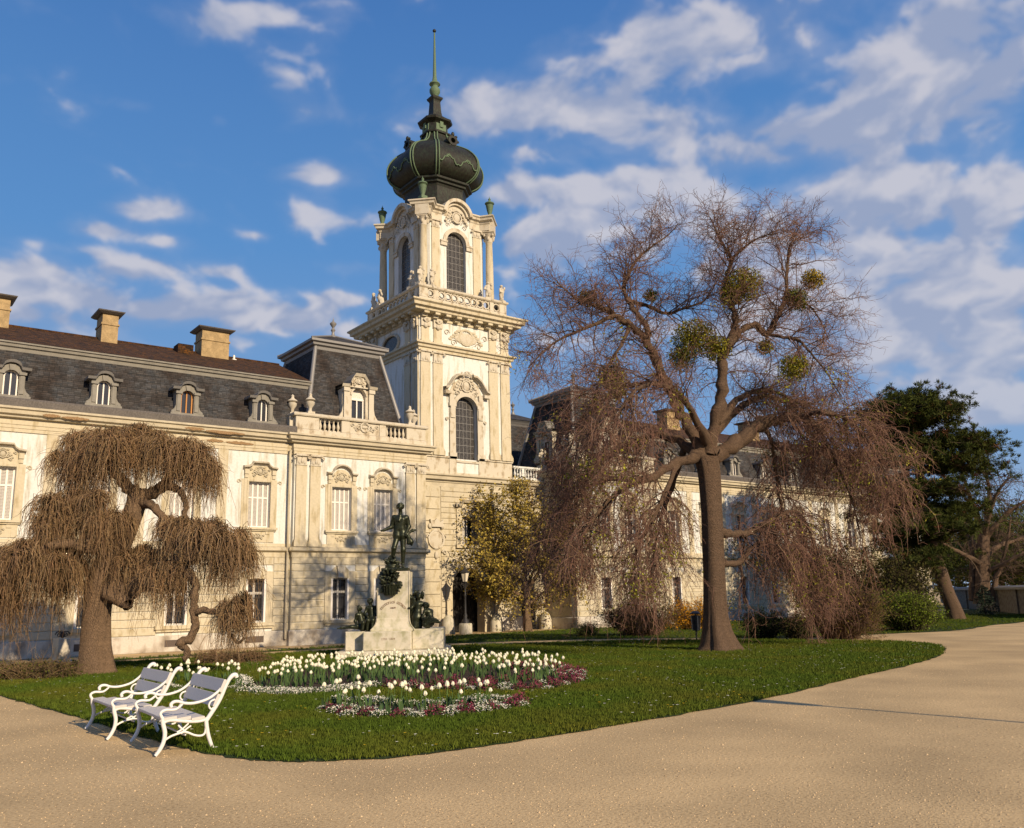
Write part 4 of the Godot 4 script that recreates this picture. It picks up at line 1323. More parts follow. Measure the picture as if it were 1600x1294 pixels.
func tower(parent: Node3D) -> void:
	var z := -40.7
	var h := 3.1
	# shaft
	var w := MB.new()
	arch_wall(w, TX - h, TX + h, 8.5, 15.4, z - 0.5, z, 27.8, 0.75, 9.42, 12.27)
	wpart(parent, "tower_wall", w.commit(), M.white)
	var body := MB.new()
	body.box(Vector3(TX - h, 8.55, TZ - h), Vector3(TX + h, 15.4, z - 0.5))
	body.box(Vector3(TX - h, 15.4, TZ - h), Vector3(TX + h, 18.1, z))
	wpart(parent, "tower_wall", body.commit(), M.white)
	# great window
	var p := MB.new()
	p.box(Vector3(-0.76, 0, -0.36), Vector3(0.76, 3.7, -0.3))
	var gw := wpart(parent, "window", p.commit(), M.leaded, Vector3(27.8, 9.42, z))
	var bars := MB.new()
	for k in 8:
		bars.box(Vector3(-0.75, 0.42 * (k + 1), -0.3), Vector3(0.75, 0.42 * (k + 1) + 0.025, -0.285))
	for k in 5:
		bars.box(Vector3(-0.5 + k * 0.25 - 0.01, 0, -0.3), Vector3(-0.5 + k * 0.25 + 0.01, 3.55, -0.288))
	part(gw, "glazing_bars", bars.commit(), M.lead)
	var sr := MB.new()
	for s in [-1.0, 1.0]:
		sr.box(Vector3(minf(s * 0.75, s * 1.14), 0, -0.02), Vector3(maxf(s * 0.75, s * 1.14), 2.85, 0.1))
		sr.box(Vector3(minf(s * 0.7, s * 1.18), 0, -0.02), Vector3(maxf(s * 0.7, s * 1.18), 0.32, 0.14))
		sr.box(Vector3(minf(s * 0.8, s * 1.1), 2.3, 0.1), Vector3(maxf(s * 0.8, s * 1.1), 2.95, 0.16))
		sr.box(Vector3(minf(s * 0.72, s * 1.18), 2.95, -0.02), Vector3(maxf(s * 0.72, s * 1.18), 3.15, 0.16))
		sr.box(Vector3(minf(s * 0.85, s * 1.15), 3.15, -0.02), Vector3(maxf(s * 0.85, s * 1.15), 3.75, 0.13))
		scroll(sr, Vector3(s * 1.2, 2.2, 0.06), 0.1, 1.3, -s, 0.045)
	sr.ring(0, 2.85, 0.75, 0.98, 0, PI, -0.02, 0.12, 18)
	sr.extrude([Vector2(-1.1, 3.78), Vector2(-0.86, 3.72), Vector2(-0.6, 3.66), Vector2(0, 3.87), Vector2(0.6, 3.66), Vector2(0.86, 3.72), Vector2(1.1, 3.78), Vector2(0.85, 4.3), Vector2(0.4, 4.6), Vector2(-0.4, 4.6), Vector2(-0.85, 4.3)], -0.02, 0.05)
	var surround := wpart(parent, "window_surround", sr.commit(), M.stone, Vector3(27.8, 9.42, z))
	var hd := MB.new()
	for s in [-1.0, 1.0]:
		var line := [Vector2(s * 1.52, 3.78), Vector2(s * 1.3, 3.86), Vector2(s * 1.12, 4.1), Vector2(s * 0.9, 4.42), Vector2(s * 0.62, 4.62), Vector2(s * 0.34, 4.66)]
		if s > 0:
			line.reverse()
		for i in line.size() - 1:
			var a: Vector2 = line[i]
			var c: Vector2 = line[i + 1]
			var ps := [Vector2(0.0, 0.0), Vector2(0.14, 0.0), Vector2(0.2, 0.06), Vector2(0.36, 0.1), Vector2(0.38, 0.2), Vector2(0, 0.26)]
			for k in ps.size() - 1:
				hd.quad(Vector3(a.x, a.y + ps[k].y, ps[k].x), Vector3(c.x, c.y + ps[k].y, ps[k].x), Vector3(c.x, c.y + ps[k + 1].y, ps[k + 1].x), Vector3(a.x, a.y + ps[k + 1].y, ps[k + 1].x))
		hd.box(Vector3(s * 1.32 - 0.2, 3.62, -0.02), Vector3(s * 1.32 + 0.2, 3.8, 0.3))
	part(surround, "hood", hd.commit(), M.stone)
	part(surround, "carved_crest", ornament(1.9, 1.15, 61), M.stone, Vector3(0, 4.15, 0.08))
	part(surround, "crown", ornament(0.8, 0.4, 62), M.stone, Vector3(0, 4.86, 0.2))
	# pilasters in pairs at the corners of every face
	for k in 4:
		var turn := PI / 2 * k
		for c in [-2.74, -1.92, 1.90, 2.74]:
			pilaster(parent, face_at(turn, Vector3(TX + c, 9.52, z)), 0.63, 5.86, turn, 0.08, 0.42, 0.66)
			attic_pilaster(parent, face_at(turn, Vector3(TX + c, 15.86, z)), turn)
		for j in 9:
			var b := MB.new()
			b.box(Vector3(-0.16, 0, -0.02), Vector3(0.16, 0.14, 0.3))
			b.box(Vector3(-0.16, 0.14, -0.02), Vector3(0.16, 0.26, 0.52))
			if not M.has("modillion"):
				M.modillion = b.commit()
			wpart(parent, "modillion", M.modillion, M.beige, face_at(turn, Vector3(TX - 2.9 + j * 0.725, 17.27, z)), turn)
	var cb := MB.new()
	cb.sweep([Vector2(0, 15.36), Vector2(0.1, 15.36), Vector2(0.1, 15.5), Vector2(0.2, 15.54), Vector2(0.22, 15.66), Vector2(0.34, 15.72), Vector2(0.34, 15.82), Vector2(0, 15.88)], square(TX, TZ, h, h), true)
	wpart(parent, "tower_string_course", cb.commit(), M.beige)
	var big := MB.new()
	big.sweep([Vector2(0, 17.2), Vector2(0.06, 17.2), Vector2(0.06, 17.5), Vector2(0.5, 17.53), Vector2(0.56, 17.56), Vector2(0.58, 17.68), Vector2(0.74, 17.74), Vector2(0.76, 17.9), Vector2(0.88, 17.98), Vector2(0.88, 18.06), Vector2(-0.5, 18.16)], square(TX, TZ, h, h), true)
	wpart(parent, "tower_cornice", big.commit(), M.beige)
	# cartouche in front, oval lights at the sides
	var ca := MB.new()
	ca.ball(Vector3(0, 0, 0), Vector3(0.82, 0.36, 0.06), 14, 6)
	var cart := wpart(parent, "cartouche", ca.commit(), M.stone, Vector3(TX + 0.03, 16.45, z + 0.02))
	part(cart, "carved_ornament", ornament(2.7, 1.1, 71), M.cream, Vector3(0, 0.02, -0.01))
	for k in [1, 3]:
		var turn: float = PI / 2 * k
		var o := MB.new()
		var q := MB.new()
		var pts := []
		for j in 25:
			var a := TAU * j / 24
			pts.append(Vector3(cos(a) * 0.95, sin(a) * 0.55, 0.06))
		o.tube(pts, _same(0.09, 25), 6)
		var oval := wpart(parent, "oval_window", o.commit(), M.stone, face_at(turn, Vector3(TX, 16.38, z)), turn)
		q.ball(Vector3.ZERO, Vector3(0.9, 0.52, 0.012), 20, 8)
		part(oval, "pane", q.commit(), M.leaded)
	# balustrade of pierced rings
	var hb := 3.06
	var bs := MB.new()
	bs.sweep([Vector2(-0.25, 18.1), Vector2(0.0, 18.1), Vector2(0.0, 18.5), Vector2(-0.02, 18.54), Vector2(-0.25, 18.54), Vector2(-0.25, 18.1)], square(TX, TZ, hb, hb), true)
	wpart(parent, "balustrade_base", bs.commit(), M.stone)
	var rl := MB.new()
	rl.sweep([Vector2(-0.3, 19.08), Vector2(0.02, 19.08), Vector2(0.09, 19.14), Vector2(0.1, 19.22), Vector2(0.05, 19.27), Vector2(-0.3, 19.27), Vector2(-0.3, 19.08)], square(TX, TZ, hb, hb), true)
	wpart(parent, "handrail", rl.commit(), M.stone)
	var rg := MB.new()
	rg.ring(0, 0, 0.185, 0.25, 0, TAU, -0.12, 0.0, 14)
	for a in 4:
		var t := PI / 4 + PI / 2 * a
		rg.ring(cos(t) * 0.3, sin(t) * 0.3, 0.0, 0.05, 0, TAU, -0.14, -0.01, 6)
	M.prings = rg.commit()
	for k in 4:
		var turn := PI / 2 * k
		var fz := TZ + hb - 0.02
		for j in 8:
			wpart(parent, "pierced_ring", M.prings, M.stone, face_at(turn, Vector3(TX - 1.56 + j * 0.446, 18.81, fz)), turn)
		for s in [-2.3, 2.32]:
			wpart(parent, "pierced_ring", M.prings, M.stone, face_at(turn, Vector3(TX + s, 18.81, fz)), turn)
		var b := MB.new()
		for s in [[-3.06, -2.52], [-2.08, -1.8], [1.84, 2.1], [2.54, 3.06]]:
			b.box(Vector3(s[0], 0, -0.2), Vector3(s[1], 0.54, 0.0))
		wpart(parent, "balustrade_pier", b.commit(), M.stone, face_at(turn, Vector3(TX, 18.54, TZ + hb)), turn)
	belfry(parent)
	dome(parent)

func _same(v: float, n: int) -> Array:
	var a := []
	for k in n:
		a.append(v)
	return a

func attic_pilaster(parent: Node3D, at: Vector3, turn: float) -> void:
	if not M.has("attic"):
		var b := MB.new()
		b.box(Vector3(-0.3, 0, -0.02), Vector3(0.3, 0.12, 0.13))
		b.box(Vector3(-0.26, 0.12, -0.02), Vector3(0.26, 0.9, 0.07))
		M.attic = b.commit()
		var c := MB.new()
		c.box(Vector3(-0.3, 0.9, -0.02), Vector3(0.3, 1.4, 0.14))
		scroll(c, Vector3(0.16, 1.2, 0.2), 0.15, 1.2, 1, 0.07)
		scroll(c, Vector3(-0.16, 1.2, 0.2), 0.15, 1.2, -1, 0.07)
		c.ball(Vector3(0, 0.98, 0.12), Vector3(0.16, 0.2, 0.1), 8, 5)
		M.atticcap = c.commit()
	var o := wpart(parent, "pilaster", M.attic, M.beige, at, turn)
	part(o, "capital", M.atticcap, M.stone)

func belfry(parent: Node3D) -> void:
	var ap := 2.25
	var hf := 1.84
	var core := MB.new()       # the four faces with arched lights; dark inside
	for k in 4:
		core.xf = Transform3D(Basis(Vector3.UP, PI / 2 * k), Vector3(TX, 0, TZ))
		arch_wall(core, -hf, hf, 18.2, 24.3, ap - 0.4, ap, 0.0, 0.69, 19.4, 22.62)
		core.quad(Vector3(hf, 18.2, ap), Vector3(ap, 18.2, hf), Vector3(ap, 24.3, hf), Vector3(hf, 24.3, ap))
	core.xf = Transform3D.IDENTITY
	wpart(parent, "belfry_wall", core.commit(), M.white)
	var top := MB.new()
	top.box(Vector3(TX - 2.2, 24.2, TZ - 2.2), Vector3(TX + 2.2, 24.5, TZ + 2.2))
	top.box(Vector3(TX - 3.0, 18.12, TZ - 3.0), Vector3(TX + 3.0, 18.2, TZ + 3.0))
	wpart(parent, "belfry_floor", top.commit(), M.stone)
	for k in 4:
		var turn := PI / 2 * k
		var c := face_at(turn, Vector3(TX, 0, TZ + ap))
		var p := MB.new()
		p.box(Vector3(-0.7, 19.4, -0.3), Vector3(0.7, 23.35, -0.25))
		var w := wpart(parent, "window", p.commit(), M.leaded, c, turn)
		var bars := MB.new()
		for j in 9:
			bars.box(Vector3(-0.69, 19.8 + j * 0.4, -0.25), Vector3(0.69, 19.82 + j * 0.4, -0.235))
		for j in 4:
			bars.box(Vector3(-0.43 + j * 0.28, 19.4, -0.25), Vector3(-0.41 + j * 0.28, 23.2, -0.238))
		part(w, "glazing_bars", bars.commit(), M.lead)
		var s := MB.new()
		s.ring(0, 22.62, 0.69, 0.94, 0, PI, -0.02, 0.08, 16)
		for sg in [-1.0, 1.0]:
			s.box(Vector3(minf(sg * 0.69, sg * 1.12), 22.3, -0.02), Vector3(maxf(sg * 0.69, sg * 1.12), 22.62, 0.1))
			s.box(Vector3(minf(sg * 0.66, sg * 1.14), 22.52, -0.02), Vector3(maxf(sg * 0.66, sg * 1.14), 22.62, 0.14))
		var sr := wpart(parent, "window_surround", s.commit(), M.stone, c, turn)
		part(sr, "carved_crest", ornament(1.9, 1.25, 81), M.stone, Vector3(0, 24.15, 0.1))
		var hd := MB.new()      # the arched hood that breaks the cornice
		hd.ring(0, 24.32, 0.70, 0.98, 0.16, PI - 0.16, -0.3, 0.16, 18)
		hd.ring(0, 24.32, 0.86, 1.06, 0.12, PI - 0.12, -0.3, 0.34, 18)
		hd.extrude([Vector2(-0.86, 24.2), Vector2(0.86, 24.2), Vector2(0.7, 24.8), Vector2(0.35, 25.1), Vector2(-0.35, 25.1), Vector2(-0.7, 24.8)], -0.3, 0.02)
		part(sr, "hood", hd.commit(), M.stone)
		for sg in [-1.0, 1.0]:
			pilaster(parent, face_at(turn, Vector3(TX + sg * 1.47, 18.54, TZ + ap)), 0.54, 5.26, turn, 0.07, 0.5, 0.5)
		# a corner column carrying its block of entablature
		var cc := face_at(turn, Vector3(TX + 2.36, 0, TZ + 2.36))
		var col := MB.new()
		col.box(Vector3(-0.34, 18.2, -0.34), Vector3(0.34, 18.75, 0.34))
		col.lathe([Vector2(0.33, 18.75), Vector2(0.33, 18.85), Vector2(0.26, 18.95), Vector2(0.25, 19.1), Vector2(0.235, 21.5), Vector2(0.205, 23.1), Vector2(0.23, 23.14)], 16)
		var column := wpart(parent, "column", col.commit(), M.beige, cc, turn + PI / 4)
		var cap := MB.new()
		cap.lathe([Vector2(0.21, 23.12), Vector2(0.26, 23.3), Vector2(0.24, 23.42), Vector2(0.33, 23.62), Vector2(0.36, 23.66)], 12)
		cap.box(Vector3(-0.33, 23.66, -0.33), Vector3(0.33, 23.74, 0.33))
		for j in 4:
			var a := PI / 4 + PI / 2 * j
			cap.ball(Vector3(cos(a) * 0.36, 23.58, sin(a) * 0.36), Vector3(0.09, 0.1, 0.09), 6, 4)
			cap.ball(Vector3(cos(a + PI / 4) * 0.27, 23.36, sin(a + PI / 4) * 0.27), Vector3(0.08, 0.14, 0.08), 6, 4)
		part(column, "capital", cap.commit(), M.stone)
		var e := MB.new()
		e.xf = Transform3D(Basis(Vector3.UP, PI / 4), Vector3.ZERO)
		var o := MB.new()
		o.box(Vector3(-0.4, 23.74, -0.9), Vector3(0.4, 24.36, 0.36))
		part(column, "entablature_block", o.commit(), M.stone)
		var u := MB.new()
		u.box(Vector3(-0.2, 0, -0.2), Vector3(0.2, 0.2, 0.2))
		u.lathe([Vector2(0.14, 0.2), Vector2(0.11, 0.3), Vector2(0.17, 0.5), Vector2(0.24, 0.86), Vector2(0.2, 0.9), Vector2(0.3, 0.98), Vector2(0.28, 1.04), Vector2(0.12, 1.1), Vector2(0.06, 1.2), Vector2(0.09, 1.28), Vector2(0.03, 1.36), Vector2(0.0, 1.5)], 12)
		var urn := wpart(parent, "urn", u.commit(), M.verdigris, face_at(turn, Vector3(TX + 2.42, 24.76, TZ + 2.42)))
		urn.set_meta("label", "green copper urn on a corner of the belfry cornice")
	# cornice pieces round every corner, from arch to arch
	for k in 4:
		var turn := PI / 2 * k
		var b := MB.new()
		var path := []
		for p in [Vector3(1.0, 0, ap), Vector3(1.72, 0, ap), Vector3(2.1, 0, 2.72), Vector3(2.72, 0, 2.1), Vector3(ap, 0, 1.72), Vector3(ap, 0, 1.0)]:
			path.append(Vector3(TX, 0, TZ) + (p as Vector3).rotated(Vector3.UP, turn))
		b.sweep([Vector2(-0.3, 23.82), Vector2(0.03, 23.82), Vector2(0.03, 24.2), Vector2(0.08, 24.26), Vector2(0.1, 24.36), Vector2(0.24, 24.42), Vector2(0.26, 24.54), Vector2(0.34, 24.6), Vector2(0.34, 24.68), Vector2(-0.6, 24.86)], path)
		wpart(parent, "belfry_cornice", b.commit(), M.stone)

func octagon(c: float) -> Array:
	var a := []
	for k in 4:
		a.append(PI / 2 * k - c)
		a.append(PI / 2 * k + c)
	return a

func dome(parent: Node3D) -> void:
	var oct := octagon(deg_to_rad(29.5))
	var base := Vector3(TX, 0, TZ)
	var prof := [Vector2(2.6, 24.6), Vector2(2.2, 24.9), Vector2(2.0, 25.4), Vector2(1.92, 25.9), Vector2(1.9, 26.4), Vector2(1.96, 26.55)]
	var b := MB.new()
	b.polylathe(prof, oct, base)
	b.polylathe([Vector2(1.96, 26.55), Vector2(2.1, 26.6), Vector2(2.12, 26.72), Vector2(2.3, 26.78), Vector2(2.32, 26.9), Vector2(2.2, 26.96)], oct, base)
	wpart(parent, "dome_drum", b.commit(), M.copper)
	var on: Array = [Vector2(2.2, 26.92), Vector2(2.5, 27.06), Vector2(2.78, 27.3), Vector2(2.95, 27.62), Vector2(3.0, 28.0), Vector2(2.93, 28.38), Vector2(2.72, 28.75), Vector2(2.4, 29.08), Vector2(2.02, 29.34), Vector2(1.62, 29.56), Vector2(1.28, 29.78), Vector2(1.02, 30.06), Vector2(0.88, 30.36), Vector2(0.82, 30.6)]
	var line := []
	for p in on:
		line.append(Vector3(p.x, p.y, 0))
	on = []
	for p in smooth_line(line, 5):
		on.append(Vector2(p.x, p.y))
	var d := MB.new()
	d.polylathe(on, oct, base)
	var dm := wpart(parent, "dome", d.commit(), M.copper)
	dm.set_meta("label", "dark onion dome of copper with green ribs")
	for a in oct:
		for e in [-0.09, 0.09]:
			var pts := []
			var rr := []
			for p in on:
				var rad: float = p.x + 0.02
				var ang: float = a + e / maxf(0.8, p.x)
				pts.append(base + Vector3(sin(ang) * rad, p.y, cos(ang) * rad))
				rr.append(0.045)
			var t := MB.new()
			t.tube(pts, rr, 6)
			wpart(dm, "rib", t.commit(), M.verdigris)
	for k in 4:
		var turn := PI / 2 * k
		# scalloped copper trim low on each broad side, an oculus high up
		var pts := []
		var rr := []
		var c := 29.5 * PI / 180.0
		for j in 33:
			var t := float(j) / 32 * 2 - 1
			var y := 27.86 - 0.24 * cos(t * TAU * 1.0) - 0.12 * absf(sin(t * TAU * 2.0))
			var rad := 2.98 * cos(c) + 0.03 - 0.12 * maxf(0.0, 27.75 - y)
			pts.append(Vector3(t * 2.9 * sin(c) * 0.93, y, rad))
			rr.append(0.04)
		var b2 := MB.new()
		b2.tube(pts, rr, 6)
		for s in [-0.75, 0.75]:
			scroll(b2, Vector3(s + 0.12, 27.95, 2.98 * cos(c) + 0.03), 0.13, 1.2, 1, 0.035)
		wpart(dm, "copper_trim", b2.commit(), M.verdigris, base, turn)
		var o := MB.new()
		o.ring(0, 0, 0.17, 0.34, 0, TAU, -0.5, 0.1, 14)
		o.ball(Vector3(0, 0.42, 0.05), Vector3(0.12, 0.16, 0.1), 8, 5)
		for s in [-1.0, 1.0]:
			scroll(o, Vector3(s * 0.42, -0.05, 0.04), 0.14, 1.2, s, 0.06)
			o.ball(Vector3(s * 0.24, 0.3, 0.05), Vector3(0.1, 0.1, 0.08), 6, 4)
			o.ball(Vector3(s * 0.2, -0.36, 0.02), Vector3(0.12, 0.1, 0.09), 6, 4)
		wpart(dm, "oculus", o.commit(), M.copper, base + Vector3(0, 29.46, 1.98).rotated(Vector3.UP, turn), turn)
	var l := MB.new()      # lantern
	l.polylathe([Vector2(0.82, 30.5), Vector2(0.96, 30.56), Vector2(0.98, 30.66), Vector2(0.80, 30.72), Vector2(0.78, 31.25), Vector2(0.86, 31.32), Vector2(1.08, 31.44), Vector2(1.12, 31.56), Vector2(0.98, 31.62), Vector2(0.72, 31.82), Vector2(0.5, 31.98)], oct, base)
	var ln := wpart(parent, "lantern", l.commit(), M.copper)
	for k in 4:
		var t := MB.new()
		t.box(Vector3(-0.36, 30.76, -0.02), Vector3(0.36, 31.2, 0.05))
		t.box(Vector3(-0.12, 30.95, 0.05), Vector3(0.12, 31.34, 0.12))
		wpart(ln, "lantern_panel", t.commit(), M.verdigris, base + Vector3(0, 0, 0.68).rotated(Vector3.UP, PI / 2 * k), PI / 2 * k)
	var sp := MB.new()
	sp.polylathe([Vector2(0.5, 31.95), Vector2(0.42, 32.3), Vector2(0.36, 33.0), Vector2(0.4, 33.1), Vector2(0.5, 33.2), Vector2(0.55, 33.32), Vector2(0.42, 33.4)], [PI / 4, PI * 0.75, PI * 1.25, PI * 1.75], base)
	wpart(parent, "spire_shaft", sp.commit(), M.copper)
	var ba := MB.new()
	ba.lathe([Vector2(0.3, 33.38), Vector2(0.2, 33.5), Vector2(0.34, 33.75), Vector2(0.34, 33.95), Vector2(0.2, 34.15), Vector2(0.22, 34.22), Vector2(0.36, 34.32), Vector2(0.34, 34.4), Vector2(0.17, 34.55), Vector2(0.12, 34.9), Vector2(0.085, 36.2), Vector2(0.05, 38.0), Vector2(0.03, 38.1)], 12, base)
	var spire := wpart(parent, "spire", ba.commit(), M.verdigris)
	var fb := MB.new()
	fb.ball(base + Vector3(0, 38.22, 0), Vector3(0.12, 0.12, 0.12), 10, 6)
	wpart(spire, "finial", fb.commit(), M.copper)

func palace() -> Node3D:
	M.chim = worn(mat(Color(0.50, 0.36, 0.185)), tex(11, 0.03, 0.86, 1.0), Vector3(0.7, 0.7, 0.7), tex(12, 0.012, 0.8, 1.0), Vector3(0.4, 0.4, 0.4))
	var p := thing("palace", "cream baroque palace with slate mansard roofs and a tall tower under a green onion dome", "palace", Vector3(TX, 0, TZ))
	wing(p, -9.0, 15.75, -36.6, -1.9, 3.235, 6, true, 1, 0.0, 1.15)
	pavilion(p, 15.75, -36.4, -46.0, true, 2)
	gate_block(p)
	tower(p)
	pavilion(p, 33.25, -38.0, -48.0, false, 3)
	wing(p, 39.9, 72.0, -38.2, 41.6, 3.235, 9, false, 4, 1.15, 0.0)
	# flaked plaster along the wing's cornice
	var r := RandomNumberGenerator.new()
	r.seed = 9
	for s in [[10.9, 11.7, 8.84, -36.235], [11.75, 13.4, 8.80, -36.235], [5.7, 6.3, 8.82, -36.235], [6.35, 7.3, 8.80, -36.235], [11.9, 12.6, 8.46, -36.5], [12.7, 13.9, 8.45, -36.5]]:
		var poly := []
		for k in 12:
			poly.append(Vector2(lerpf(s[0], s[1], k / 11.0), s[2] - 0.05 * sin(PI * k / 11.0) + r.randf_range(-0.02, 0.02)))
		for k in 12:
			poly.append(Vector2(lerpf(s[1], s[0], k / 11.0) + 0.02, s[2] + 0.03 + 0.07 * sin(PI * k / 11.0) * r.randf_range(0.4, 1.0)))
		var b := MB.new()
		b.extrude(poly, s[3] - 0.1, s[3] + 0.012)
		wpart(p, "flaked_plaster", b.commit(), M.flaked)
	chimney(p, 3.6, 4.85, -40.6, 1.0, 14.55)
	chimney(p, 8.42, 9.1, -40.6, 1.1, 14.6)
	chimney(p, 12.8, 14.1, -40.6, 1.0, 14.6)
	chimney(p, 46.0, 47.3, -42.2, 1.0, 14.6)
	chimney(p, 55.0, 56.3, -42.2, 1.0, 14.6)
	var hb := MB.new()
	hb.box(Vector3(11.7, 12.9, -41.2), Vector3(12.4, 13.62, -40.5))
	wpart(p, "roof_hatch", hb.commit(), M.toproof)
	var vt := MB.new()
	vt.lathe([Vector2(0.16, 13.0), Vector2(0.14, 13.35), Vector2(0.05, 13.4), Vector2(0.05, 13.55), Vector2(0.0, 13.6)], 10, Vector3(14.5, 0, -41.0))
	wpart(p, "roof_ventilator", vt.commit(), M.shutter)
	for s in [[15.55, -36.42], [-2.0, -36.42]]:
		var dp := MB.new()
		dp.tube([Vector3(s[0], 0.3, s[1]), Vector3(s[0], 8.1, s[1]), Vector3(s[0], 8.35, s[1] + 0.05)], [0.055, 0.055, 0.055], 8)
		wpart(p, "drainpipe", dp.commit(), M.beige)
	# the roof of the court behind the terrace
	var cx := 38.6
	var cz := -50.4
	var m := MB.new()
	var lo := square(cx, cz, 2.6, 2.6)
	var hi := square(cx, cz, 1.75, 1.75)
	for k in 4:
		m.quad(lo[k] + UP3(8.5), lo[(k + 1) % 4] + UP3(8.5), hi[(k + 1) % 4] + UP3(13.8), hi[k] + UP3(13.8))
		m.quad(lo[k], lo[(k + 1) % 4], lo[(k + 1) % 4] + UP3(8.5), lo[k] + UP3(8.5))
	wpart(p, "slate_roof", m.commit(), M.slate)
	var e := MB.new()
	e.sweep([Vector2(0, 13.6), Vector2(0.08, 13.74), Vector2(0.22, 13.9), Vector2(0.35, 14.0), Vector2(0.0, 14.08)], square(cx, cz, 1.75, 1.75), true)
	wpart(p, "roof_cornice", e.commit(), M.lead)
	var t := MB.new()
	var eave := square(cx, cz, 2.08, 2.08)
	for k in 4:
		t.tri(eave[k] + UP3(14.04), eave[(k + 1) % 4] + UP3(14.04), Vector3(cx, 14.95, cz))
	wpart(p, "upper_roof", t.commit(), M.slate)
	var f := MB.new()
	f.lathe([Vector2(0.2, 0), Vector2(0.06, 0.3), Vector2(0.12, 0.42), Vector2(0.05, 0.55), Vector2(0.17, 0.78), Vector2(0.04, 0.9), Vector2(0.0, 1.12)], 10)
	wpart(p, "finial", f.commit(), M.lead, Vector3(cx, 14.85, cz))
	# small statues on the rails
	var st := statuette()
	M.statuette = st
	for s in [[24.90, 19.27, -40.86, 0.2], [24.88, 19.27, -41.75, -1.3], [25.68, 19.27, -40.86, 0.5], [29.62, 19.27, -40.86, -0.3], [30.62, 19.27, -40.86, 0.4], [24.9, 19.27, -45.5, -1.5], [24.9, 19.27, -46.3, -1.8]]:
		wpart(p, "statuette", st, M.stone, Vector3(s[0], s[1], s[2]), s[3])
	for s in [[33.2, 9.28, -40.65, 0.0], [33.35, 10.06, -38.1, 0.3]]:
		var b := MB.new()
		b.box(Vector3(-0.22, -0.8, -0.22), Vector3(0.22, 0.0, 0.22))
		var o := wpart(p, "statuette", st, M.stone, Vector3(s[0], s[1] + 0.1, s[2]), s[3])
		part(o, "pedestal", b.commit(), M.stone)
	return p

